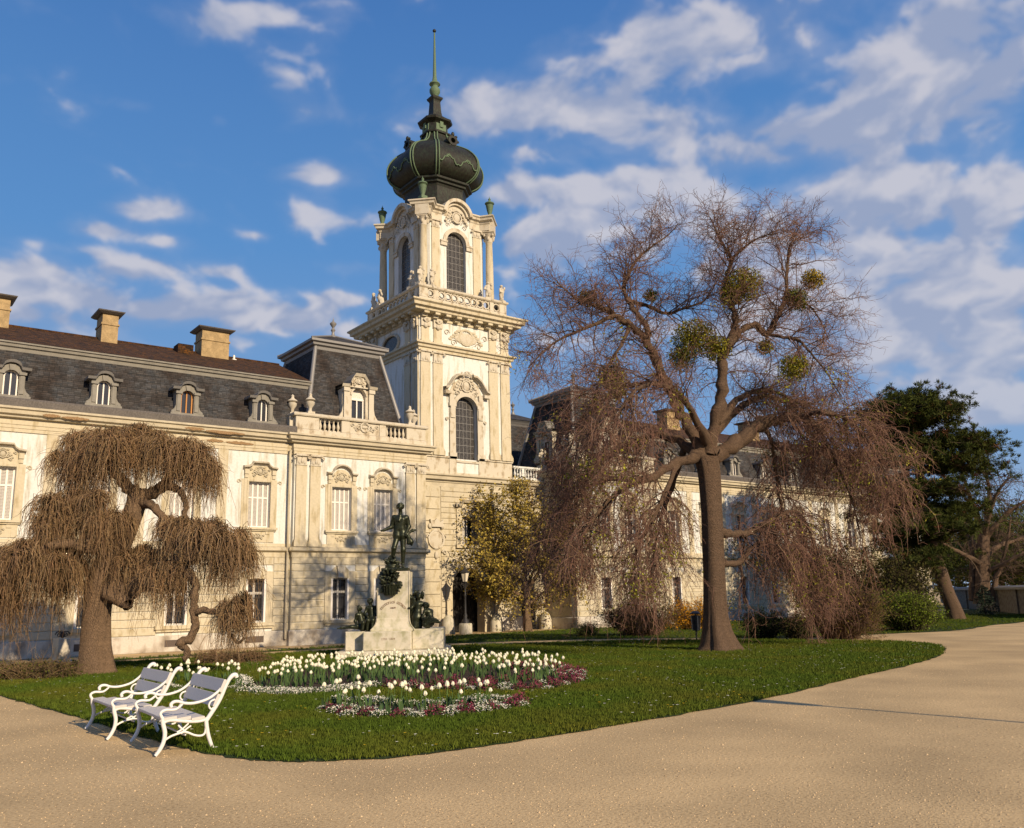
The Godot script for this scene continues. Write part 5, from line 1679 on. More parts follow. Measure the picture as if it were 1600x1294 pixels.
# ================================================================ figures: one skin drawn over tapered bones
func body(b: MB, bones: Array, cell: float, k: float) -> void:     # bones: [from, to, radius, radius]
	var lo := Vector3(1e9, 1e9, 1e9)
	var hi := -lo
	for q in bones:
		var m: float = maxf(q[2], q[3]) + k + cell * 2
		for e in [q[0], q[1]]:
			lo = lo.min(e - Vector3(m, m, m))
			hi = hi.max(e + Vector3(m, m, m))
	var nx := int((hi.x - lo.x) / cell) + 2
	var ny := int((hi.y - lo.y) / cell) + 2
	var nz := int((hi.z - lo.z) / cell) + 2
	var F := PackedFloat32Array()
	F.resize(nx * ny * nz)
	F.fill(1000.0)
	var sx := 1
	var sy := nx
	var sz := nx * ny
	for q in bones:
		var a: Vector3 = q[0]
		var ab: Vector3 = q[1] - a
		var ra: float = q[2]
		var rb: float = q[3]
		var m := maxf(ra, rb) + k + cell * 1.6
		var p0: Vector3 = (a.min(q[1]) - Vector3(m, m, m) - lo) / cell
		var p1: Vector3 = (a.max(q[1]) + Vector3(m, m, m) - lo) / cell
		var ll := maxf(ab.length_squared(), 1e-9)
		for z in range(maxi(0, int(p0.z)), mini(nz, int(p1.z) + 1)):
			for y in range(maxi(0, int(p0.y)), mini(ny, int(p1.y) + 1)):
				for x in range(maxi(0, int(p0.x)), mini(nx, int(p1.x) + 1)):
					var p := lo + Vector3(x, y, z) * cell - a
					var t := clampf(p.dot(ab) / ll, 0.0, 1.0)
					var d := (p - ab * t).length() - lerpf(ra, rb, t)
					var i := x + y * sy + z * sz
					var f := F[i]
					if f > 900.0:
						F[i] = d
					else:
						var h := maxf(k - absf(f - d), 0.0) / k
						F[i] = minf(f, d) - h * h * k * 0.25
	var id := PackedInt32Array()
	id.resize(nx * ny * nz)
	id.fill(-1)
	var off := [0, sx, sy, sx + sy, sz, sx + sz, sy + sz, sx + sy + sz]
	for z in nz - 1:
		for y in ny - 1:
			for x in nx - 1:
				var i := x + y * sy + z * sz
				if F[i] > cell * 2.0:
					continue
				var c := 0
				var f := PackedFloat32Array()
				for o in off:
					var val := F[i + o]
					f.append(val)
					if val < 0.0:
						c += 1
				if c == 0 or c == 8:
					continue
				var s := Vector3.ZERO
				var cnt := 0
				for e in [[0, 1], [2, 3], [4, 5], [6, 7], [0, 2], [1, 3], [4, 6], [5, 7], [0, 4], [1, 5], [2, 6], [3, 7]]:
					var fa := f[e[0]]
					var fb := f[e[1]]
					if (fa < 0.0) != (fb < 0.0):
						var t := fa / (fa - fb)
						var pa := Vector3(e[0] & 1, (e[0] >> 1) & 1, (e[0] >> 2) & 1)
						var pb := Vector3(e[1] & 1, (e[1] >> 1) & 1, (e[1] >> 2) & 1)
						s += pa.lerp(pb, t)
						cnt += 1
				var g := Vector3(f[1] + f[3] + f[5] + f[7] - f[0] - f[2] - f[4] - f[6], f[2] + f[3] + f[6] + f[7] - f[0] - f[1] - f[4] - f[5], f[4] + f[5] + f[6] + f[7] - f[0] - f[1] - f[2] - f[3])
				id[i] = b.vert(lo + (Vector3(x, y, z) + s / cnt) * cell, g.normalized())
	for z in range(1, nz - 1):
		for y in range(1, ny - 1):
			for x in range(1, nx - 1):
				var i := x + y * sy + z * sz
				var f0 := F[i]
				if absf(f0) > cell * 2.5:
					continue
				for ax in 3:
					var f1 := F[i + [sx, sy, sz][ax]]
					if (f0 < 0.0) == (f1 < 0.0):
						continue
					var q: Array
					if ax == 0:
						q = [id[i - sy], id[i - sy - sz], id[i - sz], id[i]]
					elif ax == 1:
						q = [id[i - sx], id[i], id[i - sz], id[i - sx - sz]]
					else:
						q = [id[i - sx - sy], id[i - sy], id[i], id[i - sx]]
					if q.has(-1):
						continue
					if f0 >= 0.0:
						q.reverse()
					b.ix.append_array([q[0], q[2], q[1], q[0], q[3], q[2]])

func head(bones: Array, at: Vector3, r: float, toward: Vector3, curls: int, seed_: int) -> void:     # skull, jaw, nose, brows, ears and hair
	var rg := RandomNumberGenerator.new()
	rg.seed = seed_
	var f := toward.normalized()
	var s := f.cross(Vector3.UP).normalized()
	var u := s.cross(f)
	bones.append([at + u * r * 0.12, at + u * r * 0.2 - f * r * 0.12, r * 0.92, r * 0.9])
	bones.append([at - u * r * 0.35 + f * r * 0.25, at - u * r * 0.78 + f * r * 0.38, r * 0.6, r * 0.36])
	bones.append([at + u * r * 0.05 + f * r * 0.9, at - u * r * 0.22 + f * r * 1.06, r * 0.1, r * 0.16])
	for e in [-1.0, 1.0]:
		bones.append([at + s * e * r * 0.9 + u * r * 0.05, at + s * e * r * 0.92 - u * r * 0.25, r * 0.15, r * 0.12])
		bones.append([at + f * r * 0.86 + s * e * r * 0.2 + u * r * 0.16, at + f * r * 0.74 + s * e * r * 0.5 + u * r * 0.12, r * 0.14, r * 0.12])
	bones.append([at + f * r * 0.84 - u * r * 0.5 - s * r * 0.15, at + f * r * 0.84 - u * r * 0.5 + s * r * 0.15, r * 0.09, r * 0.09])
	for k in curls:
		var d := Vector3(rg.randfn(), rg.randfn(), rg.randfn()).normalized()
		if d.dot(f) > 0.55 and d.dot(u) < 0.55 or d.dot(u) < -0.35:
			continue
		var c := at + u * r * 0.15 + d * r * 0.92
		bones.append([c, c + Vector3(rg.randf(), rg.randf(), rg.randf()) * r * 0.2, r * 0.27, r * 0.2])

func hand(b: MB, wrist: Vector3, dirn: Vector3, palm: Vector3, size: float, curl: float) -> void:
	var d := dirn.normalized()
	var p := (palm - d * palm.dot(d)).normalized()
	var s := d.cross(p).normalized()
	var bones := [[wrist, wrist + d * size * 0.48, size * 0.17, size * 0.2], [wrist + s * size * 0.14 + d * size * 0.3, wrist + s * size * 0.16 + d * size * 0.46, size * 0.12, size * 0.11], [wrist - s * size * 0.14 + d * size * 0.3, wrist - s * size * 0.16 + d * size * 0.46, size * 0.12, size * 0.11]]
	for k in 4:
		var o := wrist + d * size * 0.5 + s * size * (0.2 - 0.135 * k)
		var l: float = size * [0.4, 0.46, 0.43, 0.34][k] * 0.5
		var m := o + (d * cos(curl * 0.5) + p * sin(curl * 0.5)) * l
		bones.append([o, m, size * 0.062, size * 0.055])
		bones.append([m, m + (d * cos(curl) + p * sin(curl)) * l, size * 0.055, size * 0.045])
	var t := wrist + d * size * 0.15 + s * size * 0.2
	var t2 := t + (d * 0.6 + s * 0.75 + p * 0.2).normalized() * size * 0.25
	bones.append([t, t2, size * 0.085, size * 0.065])
	bones.append([t2, t2 + (d * 0.85 + s * 0.25 + p * 0.4).normalized() * size * 0.2, size * 0.062, size * 0.05])
	body(b, bones, size * 0.055, size * 0.03)

func statuette() -> ArrayMesh:       # a small stone putto on a block
	var q := []
	head(q, Vector3(0, 0.98, 0.02), 0.085, Vector3(0.1, 0, 1), 14, 4)
	q.append_array([[Vector3(0, 0.85, 0), Vector3(0, 0.9, 0.01), 0.05, 0.045], [Vector3(-0.1, 0.78, 0), Vector3(0.1, 0.79, 0), 0.075, 0.075], [Vector3(0, 0.76, 0), Vector3(0, 0.52, 0.02), 0.125, 0.13], [Vector3(0, 0.5, 0.02), Vector3(0.02, 0.42, 0), 0.14, 0.15]])
	q.append_array([[Vector3(-0.14, 0.78, 0), Vector3(-0.22, 0.6, 0.05), 0.055, 0.045], [Vector3(-0.22, 0.6, 0.05), Vector3(-0.08, 0.56, 0.14), 0.045, 0.035], [Vector3(0.14, 0.79, 0), Vector3(0.23, 0.66, 0.02), 0.055, 0.045], [Vector3(0.23, 0.66, 0.02), Vector3(0.2, 0.85, 0.1), 0.045, 0.035], [Vector3(0.2, 0.87, 0.1), Vector3(0.2, 0.94, 0.1), 0.07, 0.06]])
	q.append_array([[Vector3(-0.07, 0.4, 0), Vector3(-0.09, 0.22, 0.05), 0.085, 0.065], [Vector3(-0.09, 0.22, 0.05), Vector3(-0.08, 0.06, 0), 0.06, 0.05], [Vector3(0.08, 0.4, 0), Vector3(0.1, 0.22, 0.02), 0.085, 0.065], [Vector3(0.1, 0.22, 0.02), Vector3(0.12, 0.06, -0.02), 0.06, 0.05], [Vector3(0.12, 0.45, -0.08), Vector3(0.16, 0.1, -0.1), 0.1, 0.12]])
	var b := MB.new()
	body(b, q, 0.03, 0.05)
	b.box(Vector3(-0.2, -0.1, -0.2), Vector3(0.2, 0.08, 0.2))
	return b.commit()

# ================================================================ the monument
func monument() -> void:
	var o := thing("monument", "white stone monument with a standing bronze man, bronze flower basket and bronze figure groups", "monument", Vector3(14.45, 0, -25.45), deg_to_rad(-35.0))
	var s := MB.new()
	s.bevel_box(Vector3(-1.75, 0, -2.6), Vector3(1.78, 0.2, 0.22), 0.03)
	part(o, "step", s.commit(), M.limestone)
	var b := MB.new()
	b.bevel_box(Vector3(-0.93, 0.2, -2.3), Vector3(0.6, 0.79, 0.0), 0.025)
	part(o, "base_block", b.commit(), M.limestone)
	var wl := MB.new()
	wl.bevel_box(Vector3(-1.55, 0.2, -2.2), Vector3(-0.93, 0.80, -0.42), 0.025)
	wl.bevel_box(Vector3(0.6, 0.2, -2.2), Vector3(1.6, 0.84, -0.34), 0.025)
	part(o, "side_block", wl.commit(), M.limestone)
	var sh := MB.new()      # flared foot and tapering shaft, square on plan
	var prof := [Vector2(0.72, 0.79), Vector2(0.71, 0.85), Vector2(0.64, 0.92), Vector2(0.585, 1.0), Vector2(0.555, 1.09), Vector2(0.545, 1.18), Vector2(0.53, 1.20), Vector2(0.545, 2.69)]
	for j in prof.size() - 1:
		var p: Vector2 = prof[j]
		var q: Vector2 = prof[j + 1]
		var c := Vector3(-0.02, 0, -1.0)
		for k in 4:
			var a := PI / 2 * k
			var e0 := Vector3(-p.x, p.y, p.x * 0.95).rotated(Vector3.UP, a)
			var e1 := Vector3(p.x, p.y, p.x * 0.95).rotated(Vector3.UP, a)
			var e2 := Vector3(q.x, q.y, q.x * 0.95).rotated(Vector3.UP, a)
			var e3 := Vector3(-q.x, q.y, q.x * 0.95).rotated(Vector3.UP, a)
			sh.quad(c + e0, c + e1, c + e2, c + e3)
	sh.quad(Vector3(-0.55, 2.69, -0.5), Vector3(0.51, 2.69, -0.5), Vector3(0.51, 2.69, -1.5), Vector3(-0.55, 2.69, -1.5))
	part(o, "pedestal", sh.commit(), M.limestone)
	# lettering
	var words := "FESTETICS GYÖRGY"
	for i in words.length():
		if words[i] == " ":
			continue
		var a := deg_to_rad(146.0 - 112.0 * i / (words.length() - 1.0))
		letter(o, words[i], Vector3(-0.02 + cos(a) * 0.46, 1.24 + sin(a) * 0.46, -0.478), a - PI / 2, 0.07)
	letter(o, "GRÓF", Vector3(-0.02, 1.52, -0.482), 0, 0.05)
	letter(o, "1755 · 1819", Vector3(-0.13, 0.56, 0.004), 0, 0.06)
	# bronze slab, man, mound
	var sl := MB.new()
	sl.bevel_box(Vector3(-0.42, 2.69, -1.45), Vector3(0.45, 2.80, -0.48), 0.02)
	part(o, "bronze_slab", sl.commit(), M.bronze)
	var m := MB.new()
	var z := -0.9
	var q := []
	head(q, Vector3(0.17, 4.82, z + 0.03), 0.115, Vector3(-0.15, -0.1, 1), 46, 8)
	q.append_array([[Vector3(0.17, 4.58, z - 0.02), Vector3(0.17, 4.7, z + 0.01), 0.08, 0.07], [Vector3(-0.02, 4.47, z), Vector3(0.34, 4.46, z - 0.02), 0.10, 0.10], [Vector3(0.1, 4.4, z + 0.02), Vector3(0.12, 4.12, z + 0.02), 0.14, 0.125], [Vector3(0.24, 4.4, z + 0.02), Vector3(0.2, 4.12, z + 0.02), 0.14, 0.125],
		[Vector3(0.08, 4.12, z), Vector3(0.06, 3.88, z), 0.13, 0.155], [Vector3(0.22, 4.12, z), Vector3(0.25, 3.88, z), 0.13, 0.15], [Vector3(0.17, 4.54, z + 0.08), Vector3(0.14, 4.35, z + 0.17), 0.06, 0.03]])
	q.append_array([[Vector3(0.25, 3.86, z), Vector3(0.27, 3.4, z + 0.03), 0.11, 0.08], [Vector3(0.27, 3.4, z + 0.03), Vector3(0.25, 2.93, z - 0.02), 0.088, 0.06], [Vector3(0.25, 2.87, z - 0.04), Vector3(0.27, 2.84, z + 0.18), 0.06, 0.05]])
	q.append_array([[Vector3(0.07, 3.86, z), Vector3(-0.03, 3.45, z + 0.14), 0.112, 0.085], [Vector3(-0.03, 3.45, z + 0.14), Vector3(-0.08, 3.1, z + 0.06), 0.09, 0.062], [Vector3(-0.08, 3.06, z + 0.05), Vector3(-0.1, 3.03, z + 0.25), 0.058, 0.048]])
	q.append_array([[Vector3(-0.04, 4.48, z), Vector3(-0.13, 4.17, z - 0.02), 0.09, 0.072], [Vector3(-0.13, 4.17, z - 0.02), Vector3(-0.37, 4.05, z + 0.18), 0.07, 0.05], [Vector3(0.38, 4.47, z - 0.02), Vector3(0.45, 4.17, z - 0.06), 0.09, 0.072], [Vector3(0.45, 4.17, z - 0.06), Vector3(0.36, 3.93, z + 0.1), 0.07, 0.05]])
	body(m, q, 0.018, 0.04)
	hand(m, Vector3(-0.36, 4.05, z + 0.17), Vector3(-0.85, -0.15, 0.5), Vector3(0, 1, 0.1), 0.18, 0.5)
	hand(m, Vector3(0.36, 3.94, z + 0.1), Vector3(-0.1, -0.9, 0.3), Vector3(0.5, 0, -0.5), 0.17, 1.5)
	part(o, "bronze_man", m.commit(), M.bronze)
	var cl := MB.new()
	body(cl, [[Vector3(0.4, 3.9, z + 0.05), Vector3(0.52, 3.66, z), 0.06, 0.1], [Vector3(0.45, 3.84, z + 0.05), Vector3(0.44, 3.62, z + 0.05), 0.07, 0.06], [Vector3(0.38, 3.92, z + 0.08), Vector3(0.58, 4.04, z), 0.035, 0.05], [Vector3(0.58, 4.04, z), Vector3(0.68, 4.05, z), 0.055, 0.03], [Vector3(0.5, 3.7, z), Vector3(0.55, 3.55, z), 0.06, 0.03]], 0.022, 0.03)
	part(o, "folded_cape", cl.commit(), M.bronze)
	var mo := MB.new()
	var rg := RandomNumberGenerator.new()
	rg.seed = 3
	var mq := [[Vector3(-0.1, 2.85, z + 0.1), Vector3(-0.08, 3.0, z + 0.08), 0.22, 0.12]]
	for k in 26:
		var c := Vector3(rg.randf_range(-0.3, 0.12), rg.randf_range(2.78, 3.22), z + rg.randf_range(-0.05, 0.38))
		var d := Vector3(rg.randf_range(-0.12, 0.12), rg.randf_range(-0.02, 0.14), rg.randf_range(-0.06, 0.06))
		mq.append([c, c + d, 0.05, 0.028])
	body(mo, mq, 0.022, 0.03)
	part(o, "mound", mo.commit(), M.bronze)
	# basket of flowers hung on the shaft
	var bk := MB.new()
	bk.lathe([Vector2(0.0, 1.92), Vector2(0.17, 1.92), Vector2(0.21, 2.18), Vector2(0.235, 2.25), Vector2(0.22, 2.27)], 14, Vector3(-0.12, 0, -0.40))
	for k in 14:
		var a := TAU * k / 14
		bk.tube([Vector3(-0.12 + sin(a) * 0.18, 1.93, -0.40 + cos(a) * 0.18), Vector3(-0.12 + sin(a) * 0.225, 2.23, -0.40 + cos(a) * 0.225)], [0.016, 0.018], 5)
	part(o, "basket", bk.commit(), M.bronze)
	var fl := []
	for k in 95:
		var a := rg.randf_range(-PI, PI)
		var rad := sqrt(rg.randf()) * 0.37
		var y := 2.2 + rg.randf_range(0.0, 0.58)
		var sc := 1.0 - 0.4 * absf((y - 2.45) / 0.36)
		var c := Vector3(-0.1 + sin(a) * rad * sc, y, -0.42 + absf(cos(a)) * rad * 0.55)
		var d := Vector3(sin(a), rg.randf_range(-0.5, 0.8), absf(cos(a))) * 0.07
		fl.append([c, c + d, rg.randf_range(0.035, 0.06), 0.02])
	for e in [-1.0, 1.0]:
		for k in 6:
			var c := Vector3(-0.1 + e * rg.randf_range(0.2, 0.34), rg.randf_range(2.05, 2.35), -0.4)
			fl.append([c, c + Vector3(e * 0.05, -0.06, 0.02), 0.05, 0.022])
	var fm := MB.new()
	body(fm, fl, 0.022, 0.018)
	part(o, "bronze_flowers", fm.commit(), M.bronze)
	# left group: a boy leaning with one leg stretched out, another seated above him
	var g := MB.new()
	var zz := -0.72
	var k1 := []
	head(k1, Vector3(-1.14, 1.52, zz + 0.02), 0.085, Vector3(-0.5, 0.1, 1), 22, 11)
	k1.append_array([[Vector3(-1.12, 1.38, zz), Vector3(-1.13, 1.45, zz), 0.045, 0.045], [Vector3(-1.2, 1.33, zz + 0.06), Vector3(-1.04, 1.34, zz - 0.06), 0.065, 0.065], [Vector3(-1.12, 1.3, zz), Vector3(-1.05, 1.0, zz), 0.105, 0.12], [Vector3(-1.05, 0.97, zz), Vector3(-1.02, 0.93, zz), 0.14, 0.14],
		[Vector3(-1.06, 0.93, zz + 0.08), Vector3(-1.38, 0.95, zz + 0.16), 0.085, 0.06], [Vector3(-1.38, 0.95, zz + 0.16), Vector3(-1.68, 0.92, zz + 0.2), 0.055, 0.038], [Vector3(-1.68, 0.92, zz + 0.2), Vector3(-1.8, 0.91, zz + 0.25), 0.035, 0.025],
		[Vector3(-1.0, 0.95, zz + 0.05), Vector3(-0.98, 1.08, zz + 0.3), 0.085, 0.06], [Vector3(-0.98, 1.08, zz + 0.3), Vector3(-0.99, 0.86, zz + 0.32), 0.055, 0.04], [Vector3(-1.22, 1.32, zz + 0.06), Vector3(-1.27, 1.12, zz + 0.06), 0.05, 0.042], [Vector3(-1.27, 1.12, zz + 0.06), Vector3(-1.18, 0.98, zz + 0.16), 0.04, 0.032], [Vector3(-1.02, 1.33, zz - 0.06), Vector3(-0.9, 1.18, zz + 0.02), 0.05, 0.042], [Vector3(-0.9, 1.18, zz + 0.02), Vector3(-0.88, 1.05, zz + 0.14), 0.04, 0.03]])
	body(g, k1, 0.02, 0.045)
	part(o, "bronze_leaning_boy", g.commit(), M.bronze)
	var g2 := MB.new()
	var k2 := []
	head(k2, Vector3(-0.80, 1.74, zz - 0.06), 0.085, Vector3(-0.3, -0.2, 1), 24, 12)
	k2.append_array([[Vector3(-0.78, 1.6, zz - 0.08), Vector3(-0.79, 1.67, zz - 0.07), 0.045, 0.045], [Vector3(-0.88, 1.54, zz - 0.06), Vector3(-0.66, 1.54, zz - 0.1), 0.07, 0.07], [Vector3(-0.77, 1.5, zz - 0.08), Vector3(-0.74, 1.2, zz - 0.08), 0.115, 0.125], [Vector3(-0.78, 1.14, zz - 0.05), Vector3(-0.84, 1.14, zz + 0.2), 0.095, 0.075], [Vector3(-0.84, 1.14, zz + 0.2), Vector3(-0.86, 0.84, zz + 0.2), 0.065, 0.045],
		[Vector3(-0.68, 1.13, zz - 0.05), Vector3(-0.68, 1.14, zz + 0.2), 0.095, 0.075], [Vector3(-0.68, 1.14, zz + 0.2), Vector3(-0.7, 0.84, zz + 0.24), 0.065, 0.045], [Vector3(-0.72, 1.05, zz - 0.1), Vector3(-0.72, 0.85, zz - 0.1), 0.16, 0.2], [Vector3(-0.9, 1.53, zz - 0.06), Vector3(-0.97, 1.34, zz), 0.055, 0.045], [Vector3(-0.97, 1.34, zz), Vector3(-0.85, 1.26, zz + 0.13), 0.042, 0.035], [Vector3(-0.64, 1.53, zz - 0.1), Vector3(-0.58, 1.33, zz - 0.02), 0.055, 0.045], [Vector3(-0.58, 1.33, zz - 0.02), Vector3(-0.68, 1.2, zz + 0.16), 0.042, 0.035]])
	body(g2, k2, 0.02, 0.045)
	part(o, "bronze_seated_boy", g2.commit(), M.bronze)
	# right group: a woman with a basket on her shoulder, another kneeling over a sheaf
	var g3 := MB.new()
	var k3 := []
	var z3 := -0.62
	head(k3, Vector3(0.80, 1.86, z3), 0.09, Vector3(0.2, -0.1, 1), 30, 13)
	k3.append_array([[Vector3(0.79, 1.71, z3), Vector3(0.8, 1.78, z3), 0.045, 0.045], [Vector3(0.68, 1.64, z3), Vector3(0.9, 1.64, z3), 0.07, 0.07], [Vector3(0.79, 1.6, z3), Vector3(0.77, 1.38, z3), 0.12, 0.11], [Vector3(0.76, 1.36, z3), Vector3(0.75, 1.2, z3), 0.13, 0.16], [Vector3(0.72, 1.2, z3 + 0.03), Vector3(0.68, 0.9, z3 + 0.06), 0.12, 0.1], [Vector3(0.82, 1.2, z3), Vector3(0.82, 0.9, z3 + 0.02), 0.12, 0.1], [Vector3(0.66, 0.95, z3), Vector3(0.66, 0.86, z3 + 0.1), 0.08, 0.05],
		[Vector3(0.66, 1.63, z3), Vector3(0.55, 1.48, z3 + 0.06), 0.058, 0.045], [Vector3(0.55, 1.48, z3 + 0.06), Vector3(0.49, 1.5, z3 + 0.14), 0.045, 0.04], [Vector3(0.92, 1.63, z3), Vector3(1.02, 1.5, z3 + 0.08), 0.055, 0.045], [Vector3(1.02, 1.5, z3 + 0.08), Vector3(0.98, 1.35, z3 + 0.2), 0.042, 0.035]])
	body(g3, k3, 0.02, 0.045)
	part(o, "bronze_standing_woman", g3.commit(), M.bronze)
	var bs := MB.new()
	var bq := [[Vector3(0.64, 1.78, z3 - 0.14), Vector3(0.62, 1.0, z3 - 0.2), 0.13, 0.16]]
	for k in 18:
		var c := Vector3(0.64 + rg.randf_range(-0.15, 0.3), 1.9 + rg.randf_range(-0.12, 0.1), z3 - 0.1 + rg.randf_range(-0.1, 0.1))
		bq.append([c, c + Vector3(rg.randf_range(-0.05, 0.05), 0.05, 0.02), 0.05, 0.03])
	body(bs, bq, 0.025, 0.03)
	part(o, "fruit_basket", bs.commit(), M.bronze)
	var g4 := MB.new()
	var k4 := []
	head(k4, Vector3(1.05, 1.56, z3 + 0.08), 0.085, Vector3(-0.6, -0.5, 1), 34, 14)
	k4.append_array([[Vector3(1.1, 1.44, z3 + 0.02), Vector3(1.07, 1.5, z3 + 0.05), 0.05, 0.045], [Vector3(1.02, 1.38, z3 + 0.1), Vector3(1.2, 1.38, z3 - 0.05), 0.075, 0.075], [Vector3(1.12, 1.35, z3), Vector3(1.18, 1.05, z3 - 0.02), 0.125, 0.14], [Vector3(1.16, 1.0, z3), Vector3(1.02, 0.98, z3 + 0.24), 0.13, 0.1], [Vector3(1.02, 0.98, z3 + 0.24), Vector3(1.1, 0.88, z3 + 0.1), 0.08, 0.07], [Vector3(1.0, 1.37, z3 + 0.1), Vector3(0.93, 1.2, z3 + 0.2), 0.055, 0.045], [Vector3(0.93, 1.2, z3 + 0.2), Vector3(1.0, 1.06, z3 + 0.3), 0.042, 0.035], [Vector3(1.2, 1.36, z3 - 0.02), Vector3(1.2, 1.16, z3 + 0.12), 0.055, 0.045]])
	body(g4, k4, 0.02, 0.045)
	part(o, "bronze_kneeling_woman", g4.commit(), M.bronze)
	var sf := MB.new()
	for k in 30:
		var a := rg.randf_range(-0.15, 1.25)
		var e := Vector3(1.08 + sin(a) * 0.5, 0.86 + cos(a) * 0.36, z3 + 0.22 + rg.randf_range(-0.02, 0.14))
		sf.tube([Vector3(1.0, 0.97 + rg.randf_range(-0.08, 0.1), z3 + 0.3), e.lerp(Vector3(1.0, 1.0, z3 + 0.3), 0.4) + Vector3(0, 0.05, 0.05), e], [0.03, 0.034, 0.012], 5)
	part(o, "sheaf", sf.commit(), M.bronze)

func letter(o: Node3D, text: String, at: Vector3, turn: float, size: float) -> void:
	var t := TextMesh.new()
	var f := SystemFont.new()
	f.font_names = PackedStringArray(["Droid Serif"])
	t.font = f
	t.text = text
	t.font_size = 64
	t.pixel_size = size / 46.0
	t.depth = 0.006
	t.curve_step = 2.0
	var n := part(o, "lettering", t, M.inscription, at)
	n.rotation.z = turn

# ================================================================ benches
func bench_side() -> ArrayMesh:
	var b := MB.new()
	var flat := func(pts: Array, r: Array) -> void:
		var v := []
		for p in pts:
			v.append(Vector3(0, p.y, p.x))
		b.tube(smooth_line(v, 4), stretch(r, (v.size() - 1) * 4 + 1), 8)
	flat.call([Vector2(0.33, 0.0), Vector2(0.285, 0.06), Vector2(0.245, 0.15), Vector2(0.237, 0.25), Vector2(0.262, 0.35), Vector2(0.272, 0.42)], [0.02, 0.024, 0.025, 0.026, 0.026, 0.022])
	flat.call([Vector2(0.272, 0.41), Vector2(0.297, 0.46), Vector2(0.28, 0.49), Vector2(0.235, 0.505), Vector2(0.17, 0.50), Vector2(0.12, 0.505), Vector2(0.075, 0.535), Vector2(0.05, 0.56)], [0.02, 0.018, 0.017, 0.017, 0.016, 0.015, 0.014, 0.012])
	flat.call([Vector2(0.175, 0.53), Vector2(0.185, 0.56), Vector2(0.155, 0.588), Vector2(0.10, 0.59), Vector2(0.03, 0.565), Vector2(-0.06, 0.556), Vector2(-0.16, 0.568), Vector2(-0.26, 0.60), Vector2(-0.35, 0.66), Vector2(-0.40, 0.71)], [0.02, 0.021, 0.02, 0.018, 0.017, 0.017, 0.017, 0.017, 0.017, 0.015])
	flat.call([Vector2(-0.235, 0.34), Vector2(-0.29, 0.42), Vector2(-0.35, 0.51), Vector2(-0.40, 0.60), Vector2(-0.45, 0.72), Vector2(-0.49, 0.80), Vector2(-0.53, 0.845), Vector2(-0.57, 0.85), Vector2(-0.585, 0.82)], [0.027, 0.027, 0.026, 0.025, 0.024, 0.025, 0.028, 0.03, 0.024])
	flat.call([Vector2(-0.235, 0.38), Vector2(-0.24, 0.3), Vector2(-0.265, 0.18), Vector2(-0.30, 0.08), Vector2(-0.335, 0.0)], [0.026, 0.026, 0.025, 0.023, 0.02])
	flat.call([Vector2(0.268, 0.36), Vector2(0.2, 0.385), Vector2(0.08, 0.372), Vector2(-0.05, 0.35), Vector2(-0.16, 0.345), Vector2(-0.24, 0.36)], [0.022, 0.022, 0.024, 0.022, 0.02, 0.022])
	flat.call([Vector2(0.24, 0.16), Vector2(0.17, 0.2), Vector2(0.08, 0.225), Vector2(0.0, 0.235), Vector2(-0.1, 0.19), Vector2(-0.18, 0.175), Vector2(-0.225, 0.2), Vector2(-0.235, 0.28)], [0.013, 0.013, 0.013, 0.013, 0.013, 0.013, 0.013, 0.013])
	flat.call([Vector2(-0.02, 0.22), Vector2(0.04, 0.27), Vector2(0.09, 0.32)], [0.011, 0.011, 0.011])
	flat.call([Vector2(0.1, 0.24), Vector2(0.04, 0.27), Vector2(-0.03, 0.33)], [0.011, 0.011, 0.011])
	flat.call([Vector2(0.05, 0.22), Vector2(-0.01, 0.27), Vector2(-0.06, 0.3)], [0.011, 0.011, 0.011])
	flat.call([Vector2(-0.33, 0.50), Vector2(-0.29, 0.47), Vector2(-0.26, 0.51), Vector2(-0.28, 0.56), Vector2(-0.33, 0.58)], [0.012, 0.012, 0.012, 0.012, 0.012])
	return b.commit()

func smooth_line(v: Array, sub: int) -> Array:      # Catmull-Rom through the points
	var out := []
	for i in v.size() - 1:
		var a: Vector3 = v[maxi(i - 1, 0)]
		var b: Vector3 = v[i]
		var c: Vector3 = v[i + 1]
		var d: Vector3 = v[mini(i + 2, v.size() - 1)]
		for k in sub:
			out.append(b.cubic_interpolate(c, a, d, float(k) / sub))
	out.append(v[v.size() - 1])
	return out

func stretch(r: Array, n: int) -> Array:
	var out := []
	for k in n:
		var t := float(k) / (n - 1) * (r.size() - 1)
		var i := mini(int(t), r.size() - 2)
		out.append(lerpf(r[i], r[i + 1], t - i))
	return out

